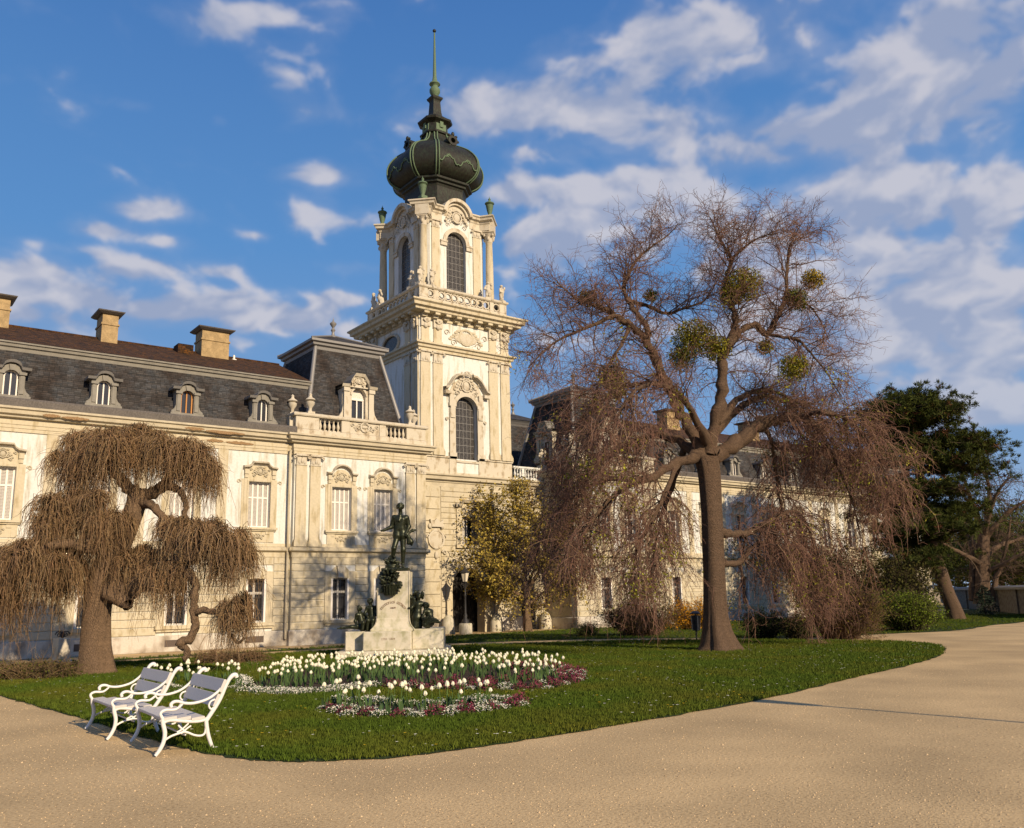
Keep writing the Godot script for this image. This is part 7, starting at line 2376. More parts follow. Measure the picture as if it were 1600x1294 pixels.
# ---------------------------------------------------------------- the big tree with mistletoe
func big_tree() -> void:
	var r := RandomNumberGenerator.new()
	r.seed = 72
	var limbs := [
		[Vector4(-0.0, -0.07, 0.0, 0.807), Vector4(-0.0, 0.19, 0.0, 0.570), Vector4(-0.05, 0.63, 0.0, 0.427), Vector4(-0.06, 1.29, 0.0, 0.351), Vector4(-0.01, 2.65, 0.0, 0.323), Vector4(0.04, 4.23, 0.0, 0.323), Vector4(0.04, 5.34, 0.0, 0.351), Vector4(-0.02, 5.95, 0.0, 0.380)],   # trunk
		[Vector4(-0.02, 5.85, 0.0, 0.257), Vector4(-0.33, 6.7, -0.1, 0.211), Vector4(-0.79, 7.55, -0.1, 0.187), Vector4(-1.17, 8.43, 0.0, 0.164), Vector4(-1.49, 9.11, 0.2, 0.148), Vector4(-1.78, 9.75, 0.3, 0.125), Vector4(-2.28, 10.24, 0.5, 0.109), Vector4(-2.8, 10.51, 0.7, 0.094), Vector4(-3.26, 10.73, 0.9, 0.070), Vector4(-3.95, 10.86, 1.2, 0.039), Vector4(-4.64, 11.44, 1.4, 0.023)],
		[Vector4(-1.72, 9.66, 0.3, 0.109), Vector4(-1.72, 10.27, 0.2, 0.101), Vector4(-1.98, 10.84, -0.1, 0.086), Vector4(-2.18, 11.33, -0.3, 0.078), Vector4(-2.3, 11.82, -0.4, 0.070), Vector4(-2.0, 12.54, -0.6, 0.055), Vector4(-1.65, 13.06, -0.7, 0.043), Vector4(-0.72, 13.78, -0.8, 0.023), Vector4(-0.21, 14.32, -1.0, 0.016)],
		[Vector4(-2.8, 10.51, 0.7, 0.086), Vector4(-3.46, 10.13, 1.0, 0.062), Vector4(-4.26, 9.71, 1.4, 0.047), Vector4(-4.93, 9.27, 1.7, 0.031), Vector4(-5.63, 8.53, 1.9, 0.016)],
		[Vector4(-2.23, 11.33, -0.3, 0.078), Vector4(-1.5, 11.34, -0.9, 0.070), Vector4(-0.73, 11.21, -1.4, 0.062), Vector4(-0.06, 11.5, -1.7, 0.047), Vector4(0.72, 11.84, -2.0, 0.031), Vector4(1.27, 12.62, -2.2, 0.023)],
		[Vector4(-1.17, 8.43, 0.0, 0.094), Vector4(-1.89, 8.57, -0.7, 0.078), Vector4(-2.58, 8.49, -1.2, 0.062), Vector4(-3.33, 7.93, -1.6, 0.047), Vector4(-4.0, 7.1, -1.8, 0.031), Vector4(-4.46, 6.03, -1.9, 0.020)],
		[Vector4(-2.28, 10.24, 0.5, 0.070), Vector4(-2.68, 9.42, 1.0, 0.055), Vector4(-3.28, 8.47, 1.5, 0.047), Vector4(-3.74, 7.41, 1.8, 0.035), Vector4(-4.18, 6.22, 2.0, 0.023), Vector4(-4.41, 5.27, 2.0, 0.016)],
		[Vector4(0.07, 6.01, 0.0, 0.257), Vector4(0.3, 7.06, 0.1, 0.211), Vector4(0.58, 8.08, 0.2, 0.179), Vector4(0.67, 9.11, 0.3, 0.156), Vector4(1.04, 9.96, 0.3, 0.133), Vector4(1.18, 10.38, 0.3, 0.117), Vector4(1.01, 11.01, 0.4, 0.094), Vector4(0.94, 11.8, 0.5, 0.078), Vector4(1.13, 12.39, 0.5, 0.062), Vector4(0.78, 13.03, 0.6, 0.039), Vector4(0.52, 13.82, 0.6, 0.020)],
		[Vector4(1.13, 12.39, 0.5, 0.047), Vector4(1.54, 12.7, 0.8, 0.035), Vector4(1.99, 12.9, 1.1, 0.023), Vector4(2.45, 12.91, 1.3, 0.016)],
		[Vector4(0.91, 9.53, 0.3, 0.125), Vector4(1.44, 10.15, 0.0, 0.109), Vector4(1.96, 10.38, -0.3, 0.101), Vector4(2.37, 10.12, -0.5, 0.101), Vector4(2.74, 10.63, -0.6, 0.094), Vector4(3.03, 11.11, -0.7, 0.078), Vector4(3.24, 11.71, -0.8, 0.070), Vector4(3.39, 12.66, -0.9, 0.055), Vector4(3.63, 13.51, -1.0, 0.031), Vector4(4.14, 13.82, -1.2, 0.016)],
		[Vector4(2.37, 10.12, -0.5, 0.070), Vector4(2.84, 9.91, -0.2, 0.055), Vector4(3.25, 9.68, 0.1, 0.047), Vector4(3.46, 9.18, 0.4, 0.039), Vector4(3.8, 8.53, 0.6, 0.027), Vector4(4.15, 7.64, 0.8, 0.016)],
		[Vector4(3.13, 11.33, -0.7, 0.055), Vector4(3.79, 11.46, -1.1, 0.039), Vector4(4.4, 11.08, -1.4, 0.027), Vector4(4.82, 10.21, -1.6, 0.016)],
		[Vector4(0.11, 6.01, 0.0, 0.281), Vector4(0.55, 6.16, -0.1, 0.257), Vector4(1.24, 6.62, -0.3, 0.234), Vector4(2.03, 7.12, -0.6, 0.195), Vector4(2.64, 7.27, -0.8, 0.164), Vector4(3.39, 7.38, -1.0, 0.133), Vector4(3.9, 7.12, -1.2, 0.101), Vector4(4.3, 6.61, -1.4, 0.078), Vector4(4.75, 5.78, -1.7, 0.055), Vector4(5.15, 4.72, -1.9, 0.035), Vector4(5.37, 3.44, -2.0, 0.020)],
		[Vector4(3.39, 7.38, -1.0, 0.094), Vector4(3.57, 7.19, 0.6, 0.078), Vector4(4.37, 7.03, 0.3, 0.058), Vector4(5.04, 6.55, 0.0, 0.043), Vector4(5.54, 5.74, -0.2, 0.031), Vector4(5.85, 4.52, -0.3, 0.020)],
		[Vector4(1.98, 7.08, -0.6, 0.094), Vector4(2.43, 6.62, -1.2, 0.070), Vector4(2.61, 5.83, -1.7, 0.055), Vector4(2.83, 4.58, -2.1, 0.039), Vector4(3.12, 3.09, -2.4, 0.023)],
		[Vector4(0.1, 3.63, 0.0, 0.156), Vector4(0.68, 3.55, -0.2, 0.125), Vector4(1.31, 3.6, -0.5, 0.101), Vector4(1.99, 3.95, -0.8, 0.086), Vector4(2.72, 4.27, -1.1, 0.066), Vector4(3.26, 4.16, -1.4, 0.051), Vector4(3.7, 3.25, -1.7, 0.035), Vector4(3.92, 2.0, -1.9, 0.020)],
		[Vector4(0.11, 2.64, 0.0, 0.125), Vector4(0.74, 2.64, -0.3, 0.094), Vector4(1.13, 2.88, -0.6, 0.078), Vector4(1.65, 3.25, -0.9, 0.062), Vector4(2.35, 3.25, -1.2, 0.047), Vector4(3.1, 2.43, -1.5, 0.031), Vector4(3.57, 1.19, -1.7, 0.020)],
		[Vector4(-0.14, 5.96, 0.0, 0.218), Vector4(-0.99, 5.81, 0.4, 0.156), Vector4(-1.88, 5.28, 0.8, 0.117), Vector4(-2.62, 5.02, 1.1, 0.094), Vector4(-3.35, 4.46, 1.4, 0.070), Vector4(-3.87, 3.89, 1.6, 0.051), Vector4(-4.29, 3.23, 1.8, 0.031), Vector4(-4.51, 2.5, 1.9, 0.016)],
		[Vector4(-2.31, 5.12, 1.0, 0.086), Vector4(-3.04, 5.27, 0.6, 0.066), Vector4(-3.81, 5.09, 0.3, 0.051), Vector4(-4.61, 4.54, 0.0, 0.035), Vector4(-5.23, 3.77, -0.2, 0.023), Vector4(-5.56, 2.79, -0.3, 0.016)],
		[Vector4(-0.11, 5.85, 0.0, 0.195), Vector4(-0.73, 6.63, -0.8, 0.140), Vector4(-1.44, 6.99, -1.5, 0.109), Vector4(-2.25, 6.76, -2.0, 0.078), Vector4(-3.11, 6.3, -2.4, 0.055), Vector4(-3.9, 5.25, -2.7, 0.035), Vector4(-4.26, 3.95, -2.9, 0.020)],
		[Vector4(-0.99, 5.81, 0.4, 0.094), Vector4(-1.55, 4.75, 1.0, 0.070), Vector4(-2.05, 3.95, 1.4, 0.051), Vector4(-2.49, 3.2, 1.6, 0.035), Vector4(-2.83, 2.28, 1.7, 0.020)],
		[Vector4(-0.57, 6.38, -0.6, 0.101), Vector4(-0.92, 5.23, -1.4, 0.078), Vector4(-1.35, 4.01, -1.8, 0.055), Vector4(-1.6, 2.76, -2.0, 0.031), Vector4(-1.74, 1.93, -2.1, 0.016)],
		[Vector4(-0.03, 6.43, 0.2, 0.156), Vector4(-0.65, 7.27, 1.2, 0.117), Vector4(-1.39, 7.66, 2.2, 0.086), Vector4(-2.26, 7.68, 3.0, 0.062), Vector4(-3.08, 6.86, 3.4, 0.039), Vector4(-3.52, 5.74, 3.6, 0.020)],
		[Vector4(0.34, 7.04, 0.2, 0.140), Vector4(1.61, 8.19, -1.3, 0.109), Vector4(2.76, 8.59, -2.2, 0.078), Vector4(3.8, 8.25, -2.8, 0.055), Vector4(4.51, 7.15, -3.2, 0.031), Vector4(4.9, 5.8, -3.4, 0.016)],
		[Vector4(0.14, 6.5, -0.2, 0.140), Vector4(1.37, 7.75, -1.3, 0.109), Vector4(2.77, 8.39, -2.3, 0.078), Vector4(4.07, 8.05, -3.0, 0.055), Vector4(5.28, 6.96, -3.5, 0.031), Vector4(5.91, 5.37, -3.8, 0.016)],
	]
	var o := thing("big_tree", "huge old tree with hanging reddish-brown twigs and mistletoe on the lawn's far side", "tree", Vector3(21.8, 0, -18.4), VIEW_TURN)
	part(o, "trunk", trunk_mesh(limbs[0], r, 0.09), M.barkdark)
	for k in range(1, limbs.size()):
		part(o, "limb", limb_mesh(limbs[k], r, 0.2), M.barkdark)
	var T := Twigs.new()
	var L := Twigs.new()
	var brown := Color(0.125, 0.078, 0.056)
	var red := Color(0.165, 0.090, 0.064)
	for k in range(1, limbs.size()):
		var limb: Array = limbs[k]
		var ln := length_of(limb)
		var n := int(ln / (0.15 if float(limb[limb.size() / 2].y) > 7.5 else 0.12)) + 4
		for j in n:
			var t := 0.22 + 0.78 * (j + r.randf()) / n
			var q := along(limb, minf(t, 0.999))
			var p: Vector3 = q[0]
			var d: Vector3 = q[1]
			var high := clampf((p.y - 5.5) / 5.0, 0.0, 1.0)
			var side := rvec(r)
			side = (side - d * side.dot(d)).normalized()
			var out := Vector3(p.x, 0, p.z).normalized()
			var dd := (d * 0.55 + side * 0.95 + out * 0.3 + Vector3.UP * lerpf(0.15, 0.45, high)).normalized()
			var l1 := r.randf_range(0.9, 2.1) * (0.7 if t > 0.8 else 1.0)
			var r1 := minf(float(q[2]) * 0.5, 0.026)
			var droop := lerpf(0.95, 0.2, high) * r.randf_range(0.3, 1.4)
			var s := shoot(T, r, p, dd, l1, r1, 0.008, droop, 0.24, 6, shade(brown, r, 0.3))
			var pts: PackedVector3Array = s[0]
			for i in range(1, 7):
				for e in (2 if i < 6 else 3):
					var d2 := (pts[i] - pts[i - 1]).normalized() * 0.5 + rvec(r) * 0.55
					d2.y += lerpf(-0.1, 0.2, high)
					var l2 := r.randf_range(0.35, 0.95)
					if high < 0.55 and r.randf() < 0.3:
						l2 = r.randf_range(0.7, 1.5)
					var s2 := shoot(T, r, pts[i], d2.normalized(), l2, 0.0070, 0.0040, lerpf(1.9, 0.4, high) * r.randf_range(0.1, 1.5), 0.26, 4, shade(red if r.randf() < 0.75 else Color(0.26, 0.165, 0.105), r, 0.4))
					var p2: PackedVector3Array = s2[0]
					for g in 4:
						var at := p2[1 + g % 4]
						var d3 := (p2[4] - p2[0]).normalized() * 0.6 + rvec(r) * 0.6
						shoot(T, r, at, d3.normalized(), r.randf_range(0.12, 0.4), 0.0052, 0.0036, lerpf(1.6, 0.2, high), 0.3, 2, shade(red, r, 0.4))
					if high < 0.75 and r.randf() < 0.014:       # a spray of young leaves
						var tone := shade(Color(0.21, 0.20, 0.03), r, 0.35)
						for g in 46:
							leaf_at(L, r, p2[r.randi_range(1, 4)] + rvec(r) * Vector3(0.2, 0.14, 0.2), 0.085, shade(tone, r, 0.3))
	var cr := part(o, "crown", T.commit(), M.twig)
	cr.set_meta("kind", "stuff")
	var lf := part(o, "young_leaves", L.commit(), M.leaf)
	lf.set_meta("kind", "stuff")
	var lm := MB.new()
	blot(lm, Vector3(22.0, 0.022, -18.3), 2.6, 1.5, r, 26)
	structure("leaf_litter", lm.commit(), M.leaflitter)
	# mistletoe, each ball a plant of its own
	var balls := [
		[19.3, 11.52, -20.94, 0.31],
		[20.98, 11.54, -19.66, 0.21],
		[22.63, 11.51, -17.14, 0.58],
		[22.39, 11.22, -17.44, 0.35],
		[25.09, 11.4, -16.89, 0.39],
		[25.79, 12.17, -16.61, 0.35],
		[21.84, 9.92, -18.62, 0.66],
		[21.32, 9.22, -18.77, 0.43],
		[22.01, 9.43, -17.87, 0.43],
		[23.82, 9.66, -17.36, 0.25],
		[18.78, 8.39, -19.45, 0.43],
		[18.93, 7.98, -19.34, 0.27],
		[23.75, 8.68, -16.28, 0.43],
	]
	var say := ["dark round mistletoe high in the big tree's left side", "small mistletoe ball high in the middle of the big tree", "largest high mistletoe cluster right of the big tree's middle leader", "mistletoe clump just under the high right-hand cluster", "dark mistletoe ball on the big tree's highest right branch", "yellowish mistletoe at the tip of the big tree's top right branch", "big central mistletoe mass over the big tree's fork", "mistletoe hanging lower left in the central mass", "mistletoe right of the central mass", "small mistletoe on the right rising branch", "yellow-green mistletoe hanging at the big tree's left", "small mistletoe under the hanging left clump", "mistletoe lump on the right-hand middle bough"]
	for k in balls.size():
		var q: Array = balls[k]
		var B := Twigs.new()
		var rad: float = (q[3] as float) * 1.15
		var base := Color(0.085, 0.09, 0.015) if k in [0, 1, 4, 7] else Color(0.19, 0.175, 0.022)
		if k == 5:
			base = Color(0.26, 0.19, 0.025)
		for j in int(1100 * rad * rad / 0.16) + 260:
			var p := rvec(r).normalized() * rad * pow(r.randf(), 0.45) * Vector3(1, 0.9, 1)
			leaf_at(B, r, p, 0.075, shade(base, r, 0.45))
		for j in 24:
			var d := rvec(r).normalized()
			B.add(PackedVector3Array([Vector3.ZERO, d * rad * 0.5, d * rad * 0.9 + rvec(r) * 0.05]), 0.012, 0.005, Color(0.09, 0.08, 0.03))
		var ms := single("mistletoe", B.commit(), M.leaf, say[k], "mistletoe", Vector3(q[0], q[1], q[2]), "mistletoe balls in the big tree")

func leaf_at(T: Twigs, r: RandomNumberGenerator, p: Vector3, size: float, col: Color) -> void:
	var d := rvec(r).normalized()
	var s := d.cross(rvec(r)).normalized()
	var z := size * r.randf_range(0.6, 1.3)
	T.leaf(p, d * z, s * z * 0.55, col)

# ---------------------------------------------------------------- other trees
func small_tree() -> void:
	var r := RandomNumberGenerator.new()
	r.seed = 73
	var limbs := [
		[Vector4(-0.03, -0.04, 0.0, 0.240), Vector4(-0.02, 0.3, 0.0, 0.190), Vector4(-0.03, 1.01, 0.0, 0.170), Vector4(-0.04, 1.73, 0.0, 0.160), Vector4(-0.11, 2.3, 0.0, 0.140)],   # trunk
		[Vector4(-0.04, 1.73, 0.0, 0.120), Vector4(-0.6, 2.76, -0.2, 0.090), Vector4(-1.18, 3.66, -0.4, 0.060), Vector4(-1.61, 4.87, -0.5, 0.030), Vector4(-1.83, 6.09, -0.6, 0.015)],
		[Vector4(-0.11, 2.16, 0.0, 0.120), Vector4(-0.09, 3.31, 0.2, 0.090), Vector4(-0.26, 4.48, 0.3, 0.060), Vector4(-0.44, 5.68, 0.2, 0.030), Vector4(-0.3, 6.57, 0.2, 0.015)],
		[Vector4(-0.0, 1.87, 0.0, 0.110), Vector4(0.57, 2.72, 0.3, 0.080), Vector4(1.09, 3.56, 0.5, 0.050), Vector4(1.5, 4.42, 0.6, 0.030), Vector4(1.81, 5.14, 0.6, 0.015)],
		[Vector4(-0.02, 1.15, 0.0, 0.090), Vector4(0.7, 1.71, -0.3, 0.060), Vector4(1.62, 2.27, -0.4, 0.040), Vector4(2.22, 2.4, -0.5, 0.020)],
		[Vector4(-0.08, 1.44, 0.0, 0.100), Vector4(-0.91, 2.03, 0.3, 0.070), Vector4(-1.63, 2.62, 0.4, 0.050), Vector4(-2.14, 3.21, 0.5, 0.020)],
		[Vector4(-0.06, 2.01, 0.0, 0.080), Vector4(0.46, 3.04, -0.6, 0.060), Vector4(0.5, 4.24, -0.9, 0.040), Vector4(0.38, 5.47, -1.0, 0.020)],
		[Vector4(-0.02, 1.3, 0.0, 0.070), Vector4(-0.78, 1.6, -0.6, 0.050), Vector4(-1.38, 1.76, -0.9, 0.030), Vector4(-1.83, 1.92, -1.0, 0.015)],
	]
	var o := thing("small_tree", "small tree with fresh olive-bronze leaves standing before the gate block", "tree", Vector3(29.7, 0, -37.9), VIEW_TURN)
	o.scale = Vector3.ONE * 1.16
	leafy_limbs(o, limbs, r, M.bark, Color(0.30, 0.225, 0.05), 0.14, 0.13, 1.15, 9, 21)

func leafy_limbs(o: Node3D, limbs: Array, r: RandomNumberGenerator, bark: Material, leafc: Color, size: float, gap: float, reach: float, kids: int, leaves: int) -> void:
	part(o, "trunk", trunk_mesh(limbs[0], r, 0.06), bark)
	var T := Twigs.new()
	var L := Twigs.new()
	for k in range(1, limbs.size()):
		var limb: Array = limbs[k]
		part(o, "limb", limb_mesh(limb, r, 0.1, 7), bark)
		var n := int(length_of(limb) / gap) + 2
		for j in n:
			var q := along(limb, minf(0.2 + 0.8 * (j + r.randf()) / n, 0.999))
			var dd := ((q[1] as Vector3) * 0.6 + rvec(r) * 0.7 + Vector3.UP * 0.25).normalized()
			var s := shoot(T, r, q[0], dd, r.randf_range(0.4, 1.2) * reach, minf(float(q[2]) * 0.5, 0.02 * reach), 0.006 * reach, 0.1, 0.16, 4, shade(Color(0.10, 0.068, 0.045), r))
			var pts: PackedVector3Array = s[0]
			for i in range(1, 5):
				for e in kids / 3:
					var d2 := (pts[i] - pts[i - 1]).normalized() * 0.5 + rvec(r) * 0.6
					var s2 := shoot(T, r, pts[i], d2.normalized(), r.randf_range(0.2, 0.6) * reach, 0.007 * reach, 0.004 * reach, 0.2, 0.2, 3, shade(Color(0.10, 0.066, 0.045), r))
					var p2: PackedVector3Array = s2[0]
					for g in leaves / 3:
						leaf_at(L, r, p2[r.randi_range(1, 3)] + rvec(r) * size * 0.7, size, shade(leafc, r, 0.45))
	var cr := part(o, "crown", T.commit(), M.twig)
	cr.set_meta("kind", "stuff")
	if leaves > 0:
		var lf := part(o, "leaves", L.commit(), M.leaf)
		lf.set_meta("kind", "stuff")

func pine() -> void:
	var r := RandomNumberGenerator.new()
	r.seed = 74
	var limbs := [
		[Vector4(0.4, -0.07, 0.0, 0.500), Vector4(0.28, 0.63, 0.0, 0.420), Vector4(-0.02, 1.7, 0.0, 0.380), Vector4(-0.32, 3.14, 0.0, 0.360), Vector4(-0.62, 4.6, 0.0, 0.330), Vector4(-0.77, 6.43, 0.0, 0.300), Vector4(-0.74, 8.29, 0.0, 0.260), Vector4(-0.7, 10.18, 0.0, 0.200), Vector4(-0.74, 12.1, 0.0, 0.100)],   # trunk
		[Vector4(-0.69, 10.94, 0.0, 0.150), Vector4(0.23, 11.51, 0.6, 0.100), Vector4(1.07, 11.61, 1.2, 0.050)],
		[Vector4(-0.69, 10.94, 0.0, 0.150), Vector4(0.43, 12.06, -0.5, 0.100), Vector4(1.5, 12.73, -1.0, 0.050)],
		[Vector4(-0.72, 11.33, 0.0, 0.150), Vector4(-1.68, 11.86, 0.5, 0.100), Vector4(-2.68, 11.93, 1.0, 0.050)],
		[Vector4(-0.79, 11.71, 0.0, 0.150), Vector4(-0.79, 12.49, -0.0, 0.100), Vector4(-0.85, 12.8, 0.0, 0.050)],
		[Vector4(-0.67, 9.8, 0.0, 0.150), Vector4(0.92, 10.09, 0.5, 0.100), Vector4(2.43, 9.93, 1.0, 0.050)],
		[Vector4(-0.69, 9.61, 0.0, 0.150), Vector4(1.81, 9.94, -0.4, 0.100), Vector4(4.28, 9.81, -0.8, 0.050)],
		[Vector4(-0.68, 9.04, 0.0, 0.150), Vector4(1.26, 8.76, 0.3, 0.100), Vector4(3.12, 8.04, 0.6, 0.050)],
		[Vector4(-0.68, 9.42, 0.0, 0.150), Vector4(-1.73, 10.35, -0.6, 0.100), Vector4(-2.86, 10.84, -1.2, 0.050)],
		[Vector4(-0.71, 8.86, 0.0, 0.150), Vector4(-2.23, 9.1, 0.75, 0.100), Vector4(-3.76, 8.89, 1.5, 0.050)],
		[Vector4(-0.7, 8.29, 0.0, 0.150), Vector4(0.99, 8.81, -1.0, 0.100), Vector4(2.66, 8.88, -2.0, 0.050)],
		[Vector4(-0.76, 7.17, 0.0, 0.150), Vector4(-0.14, 7.34, 1.1, 0.100), Vector4(0.38, 7.06, 2.2, 0.050)],
		[Vector4(-0.8, 6.8, 0.0, 0.150), Vector4(-1.55, 7.29, -0.5, 0.100), Vector4(-2.37, 7.33, -1.0, 0.050)],
		[Vector4(-0.71, 5.69, 0.0, 0.150), Vector4(0.76, 6.11, -0.5, 0.100), Vector4(2.19, 6.09, -1.0, 0.050)],
		[Vector4(-0.65, 4.96, 0.0, 0.150), Vector4(-0.37, 5.09, 1.0, 0.100), Vector4(-0.17, 4.8, 2.0, 0.050)],
		[Vector4(-0.65, 4.96, 0.0, 0.150), Vector4(-1.94, 5.17, 0.5, 0.100), Vector4(-3.27, 4.95, 1.0, 0.050)],
		[Vector4(-0.55, 4.23, 0.0, 0.150), Vector4(-1.22, 4.33, -0.75, 0.100), Vector4(-1.97, 3.98, -1.5, 0.050)],
		[Vector4(-0.7, 6.06, 0.0, 0.150), Vector4(-1.58, 6.42, -1.1, 0.100), Vector4(-2.57, 6.32, -2.2, 0.050)],
		[Vector4(-0.46, 3.51, 0.0, 0.150), Vector4(-1.7, 3.34, 1.1, 0.100), Vector4(-2.96, 2.77, 2.2, 0.050)],
		[Vector4(-0.66, 10.56, 0.0, 0.150), Vector4(-0.73, 11.37, -1.0, 0.100), Vector4(-0.89, 11.73, -2.0, 0.050)],
		[Vector4(-0.7, 10.18, 0.0, 0.150), Vector4(-2.22, 11.16, -0.25, 0.100), Vector4(-3.81, 11.7, -0.5, 0.050)],
	]
	var o := thing("pine_tree", "tall dark pine with a leaning trunk and flat tiers of needles", "tree", Vector3(50.5, 0, -26.0), VIEW_TURN)
	part(o, "trunk", trunk_mesh(limbs[0], r, 0.05), M.barkdark)
	var N := Twigs.new()
	var T := Twigs.new()
	for k in range(1, limbs.size()):
		var limb: Array = limbs[k]
		part(o, "limb", limb_mesh(limb, r, 0.12, 6), M.barkdark)
		for j in 80:
			var q := along(limb, minf(0.15 + 0.85 * r.randf(), 0.999))
			var p: Vector3 = q[0] + Vector3(r.randfn() * 0.95, r.randf_range(-0.35, 0.6), r.randfn() * 0.95)
			T.add(PackedVector3Array([q[0], (q[0] as Vector3).lerp(p, 0.5) + Vector3.DOWN * 0.08, p]), 0.03, 0.014, Color(0.07, 0.05, 0.035))
			for g in 5:
				var c := p + rvec(r) * Vector3(0.24, 0.10, 0.24)
				var col := shade(Color(0.045, 0.054, 0.014), r, 0.45)
				if r.randf() < 0.05:
					col = shade(Color(0.10, 0.045, 0.025), r, 0.3)
				for h in 22:
					var d := (rvec(r) + Vector3.UP * 0.9).normalized()
					N.leaf(c, d * r.randf_range(0.18, 0.34), d.cross(rvec(r)).normalized() * 0.035, col)
	var cr := part(o, "crown", N.commit(), M.leaf)
	cr.set_meta("kind", "stuff")
	var tw := part(o, "twigs", T.commit(), M.twig)
	tw.set_meta("kind", "stuff")

func bare_tree() -> void:
	var r := RandomNumberGenerator.new()
	r.seed = 75
	var limbs := [
		[Vector4(1.12, 0.58, 0.0, 0.600), Vector4(1.33, 1.87, 0.0, 0.500), Vector4(1.43, 2.95, 0.0, 0.450), Vector4(1.69, 4.25, 0.0, 0.420), Vector4(1.9, 5.57, 0.0, 0.360)],   # trunk
		[Vector4(1.89, 5.48, 0.0, 0.300), Vector4(2.61, 6.94, -0.5, 0.220), Vector4(3.08, 8.32, -0.8, 0.160), Vector4(3.23, 9.72, -1.0, 0.100), Vector4(3.17, 10.91, -1.2, 0.050)],
		[Vector4(1.83, 5.35, 0.0, 0.260), Vector4(1.33, 6.87, 0.5, 0.200), Vector4(0.72, 8.16, 1.0, 0.140), Vector4(0.4, 9.26, 1.2, 0.080), Vector4(-0.06, 9.91, 1.4, 0.040)],
		[Vector4(1.84, 5.13, 0.0, 0.250), Vector4(2.57, 6.18, 0.5, 0.190), Vector4(3.55, 7.21, 1.0, 0.130), Vector4(4.57, 7.81, 1.3, 0.080), Vector4(5.82, 8.2, 1.5, 0.040)],
		[Vector4(1.66, 4.03, 0.0, 0.220), Vector4(1.12, 5.43, -0.8, 0.170), Vector4(0.3, 6.38, -1.2, 0.120), Vector4(-0.64, 6.88, -1.5, 0.070), Vector4(-1.45, 7.37, -1.6, 0.030)],
		[Vector4(1.53, 3.38, 0.0, 0.220), Vector4(-0.16, 4.03, 1.0, 0.170), Vector4(-1.67, 4.68, 1.6, 0.120), Vector4(-2.64, 5.32, 2.0, 0.060)],
		[Vector4(1.63, 3.82, 0.0, 0.240), Vector4(3.38, 4.71, -1.0, 0.180), Vector4(5.13, 5.16, -1.6, 0.130), Vector4(7.05, 5.82, -2.0, 0.080), Vector4(8.52, 6.03, -2.1, 0.040)],
		[Vector4(1.44, 2.73, 0.0, 0.200), Vector4(2.36, 3.32, 1.0, 0.150), Vector4(3.76, 4.11, 1.8, 0.100), Vector4(5.3, 4.47, 2.2, 0.050)],
		[Vector4(1.84, 5.13, 0.0, 0.200), Vector4(2.02, 7.63, 1.5, 0.140), Vector4(2.47, 8.85, 2.2, 0.080), Vector4(2.99, 9.44, 2.6, 0.040)],
		[Vector4(0.69, 0.8, -0.5, 0.300), Vector4(0.92, 2.54, -0.5, 0.240), Vector4(1.1, 4.3, -0.6, 0.180), Vector4(0.98, 6.1, -0.8, 0.120), Vector4(0.8, 7.48, -1.0, 0.060)],
		[Vector4(1.63, 0.78, 0.5, 0.280), Vector4(2.04, 2.27, 0.5, 0.200), Vector4(2.57, 3.33, 0.6, 0.150), Vector4(3.14, 5.04, 0.8, 0.100), Vector4(3.49, 6.77, 1.0, 0.050)],
	]
	var o := thing("bare_tree", "wide bare tree with dark spreading limbs above the garden wall", "tree", Vector3(66.0, 0, -32.6), VIEW_TURN)
	leafy_limbs(o, limbs, r, M.barkdark, Color(0.1, 0.1, 0.02), 0.1, 0.3, 1.9, 9, 0)

func leafy_tree(label: String, at: Vector3, h: float, rx: float, c: Color, n: int, seed_: int) -> void:      # far trees in leaf: clumps of leaf sprays round limbs
	var r := RandomNumberGenerator.new()
	r.seed = seed_
	var o := thing("leafy_tree", label, "tree", at, 0.0, "trees beyond the garden wall")
	part(o, "trunk", limb_mesh([Vector4(0, 0, 0, 0.3), Vector4(0.1, h * 0.3, 0, 0.24), Vector4(0, h * 0.6, 0.1, 0.15), Vector4(0, h * 0.85, 0, 0.05)], r, 0.1), M.barkdark)
	var L := Twigs.new()
	var T := Twigs.new()
	for k in n:
		var d := rvec(r).normalized()
		var f := r.randf_range(0.45, 1.0)
		var p := Vector3(d.x * rx, h * 0.58 + d.y * h * 0.42, d.z * rx) * Vector3(f, 1, f)
		p.y = lerpf(h * 0.58, p.y, f)
		T.add(PackedVector3Array([Vector3(0, p.y * 0.6, 0), p * Vector3(0.5, 0.85, 0.5), p]), 0.05, 0.015, Color(0.06, 0.045, 0.03))
		var col := shade(c, r, 0.35)
		var rad := r.randf_range(0.35, 0.8)
		for j in 46:
			leaf_at(L, r, p + rvec(r) * Vector3(rad, rad * 0.55, rad) * 0.6, 0.24, shade(col, r, 0.25))
	var cr := part(o, "crown", L.commit(), M.leaf)
	cr.set_meta("kind", "stuff")
	var tw := part(o, "limbs", T.commit(), M.twig)
	tw.set_meta("kind", "stuff")

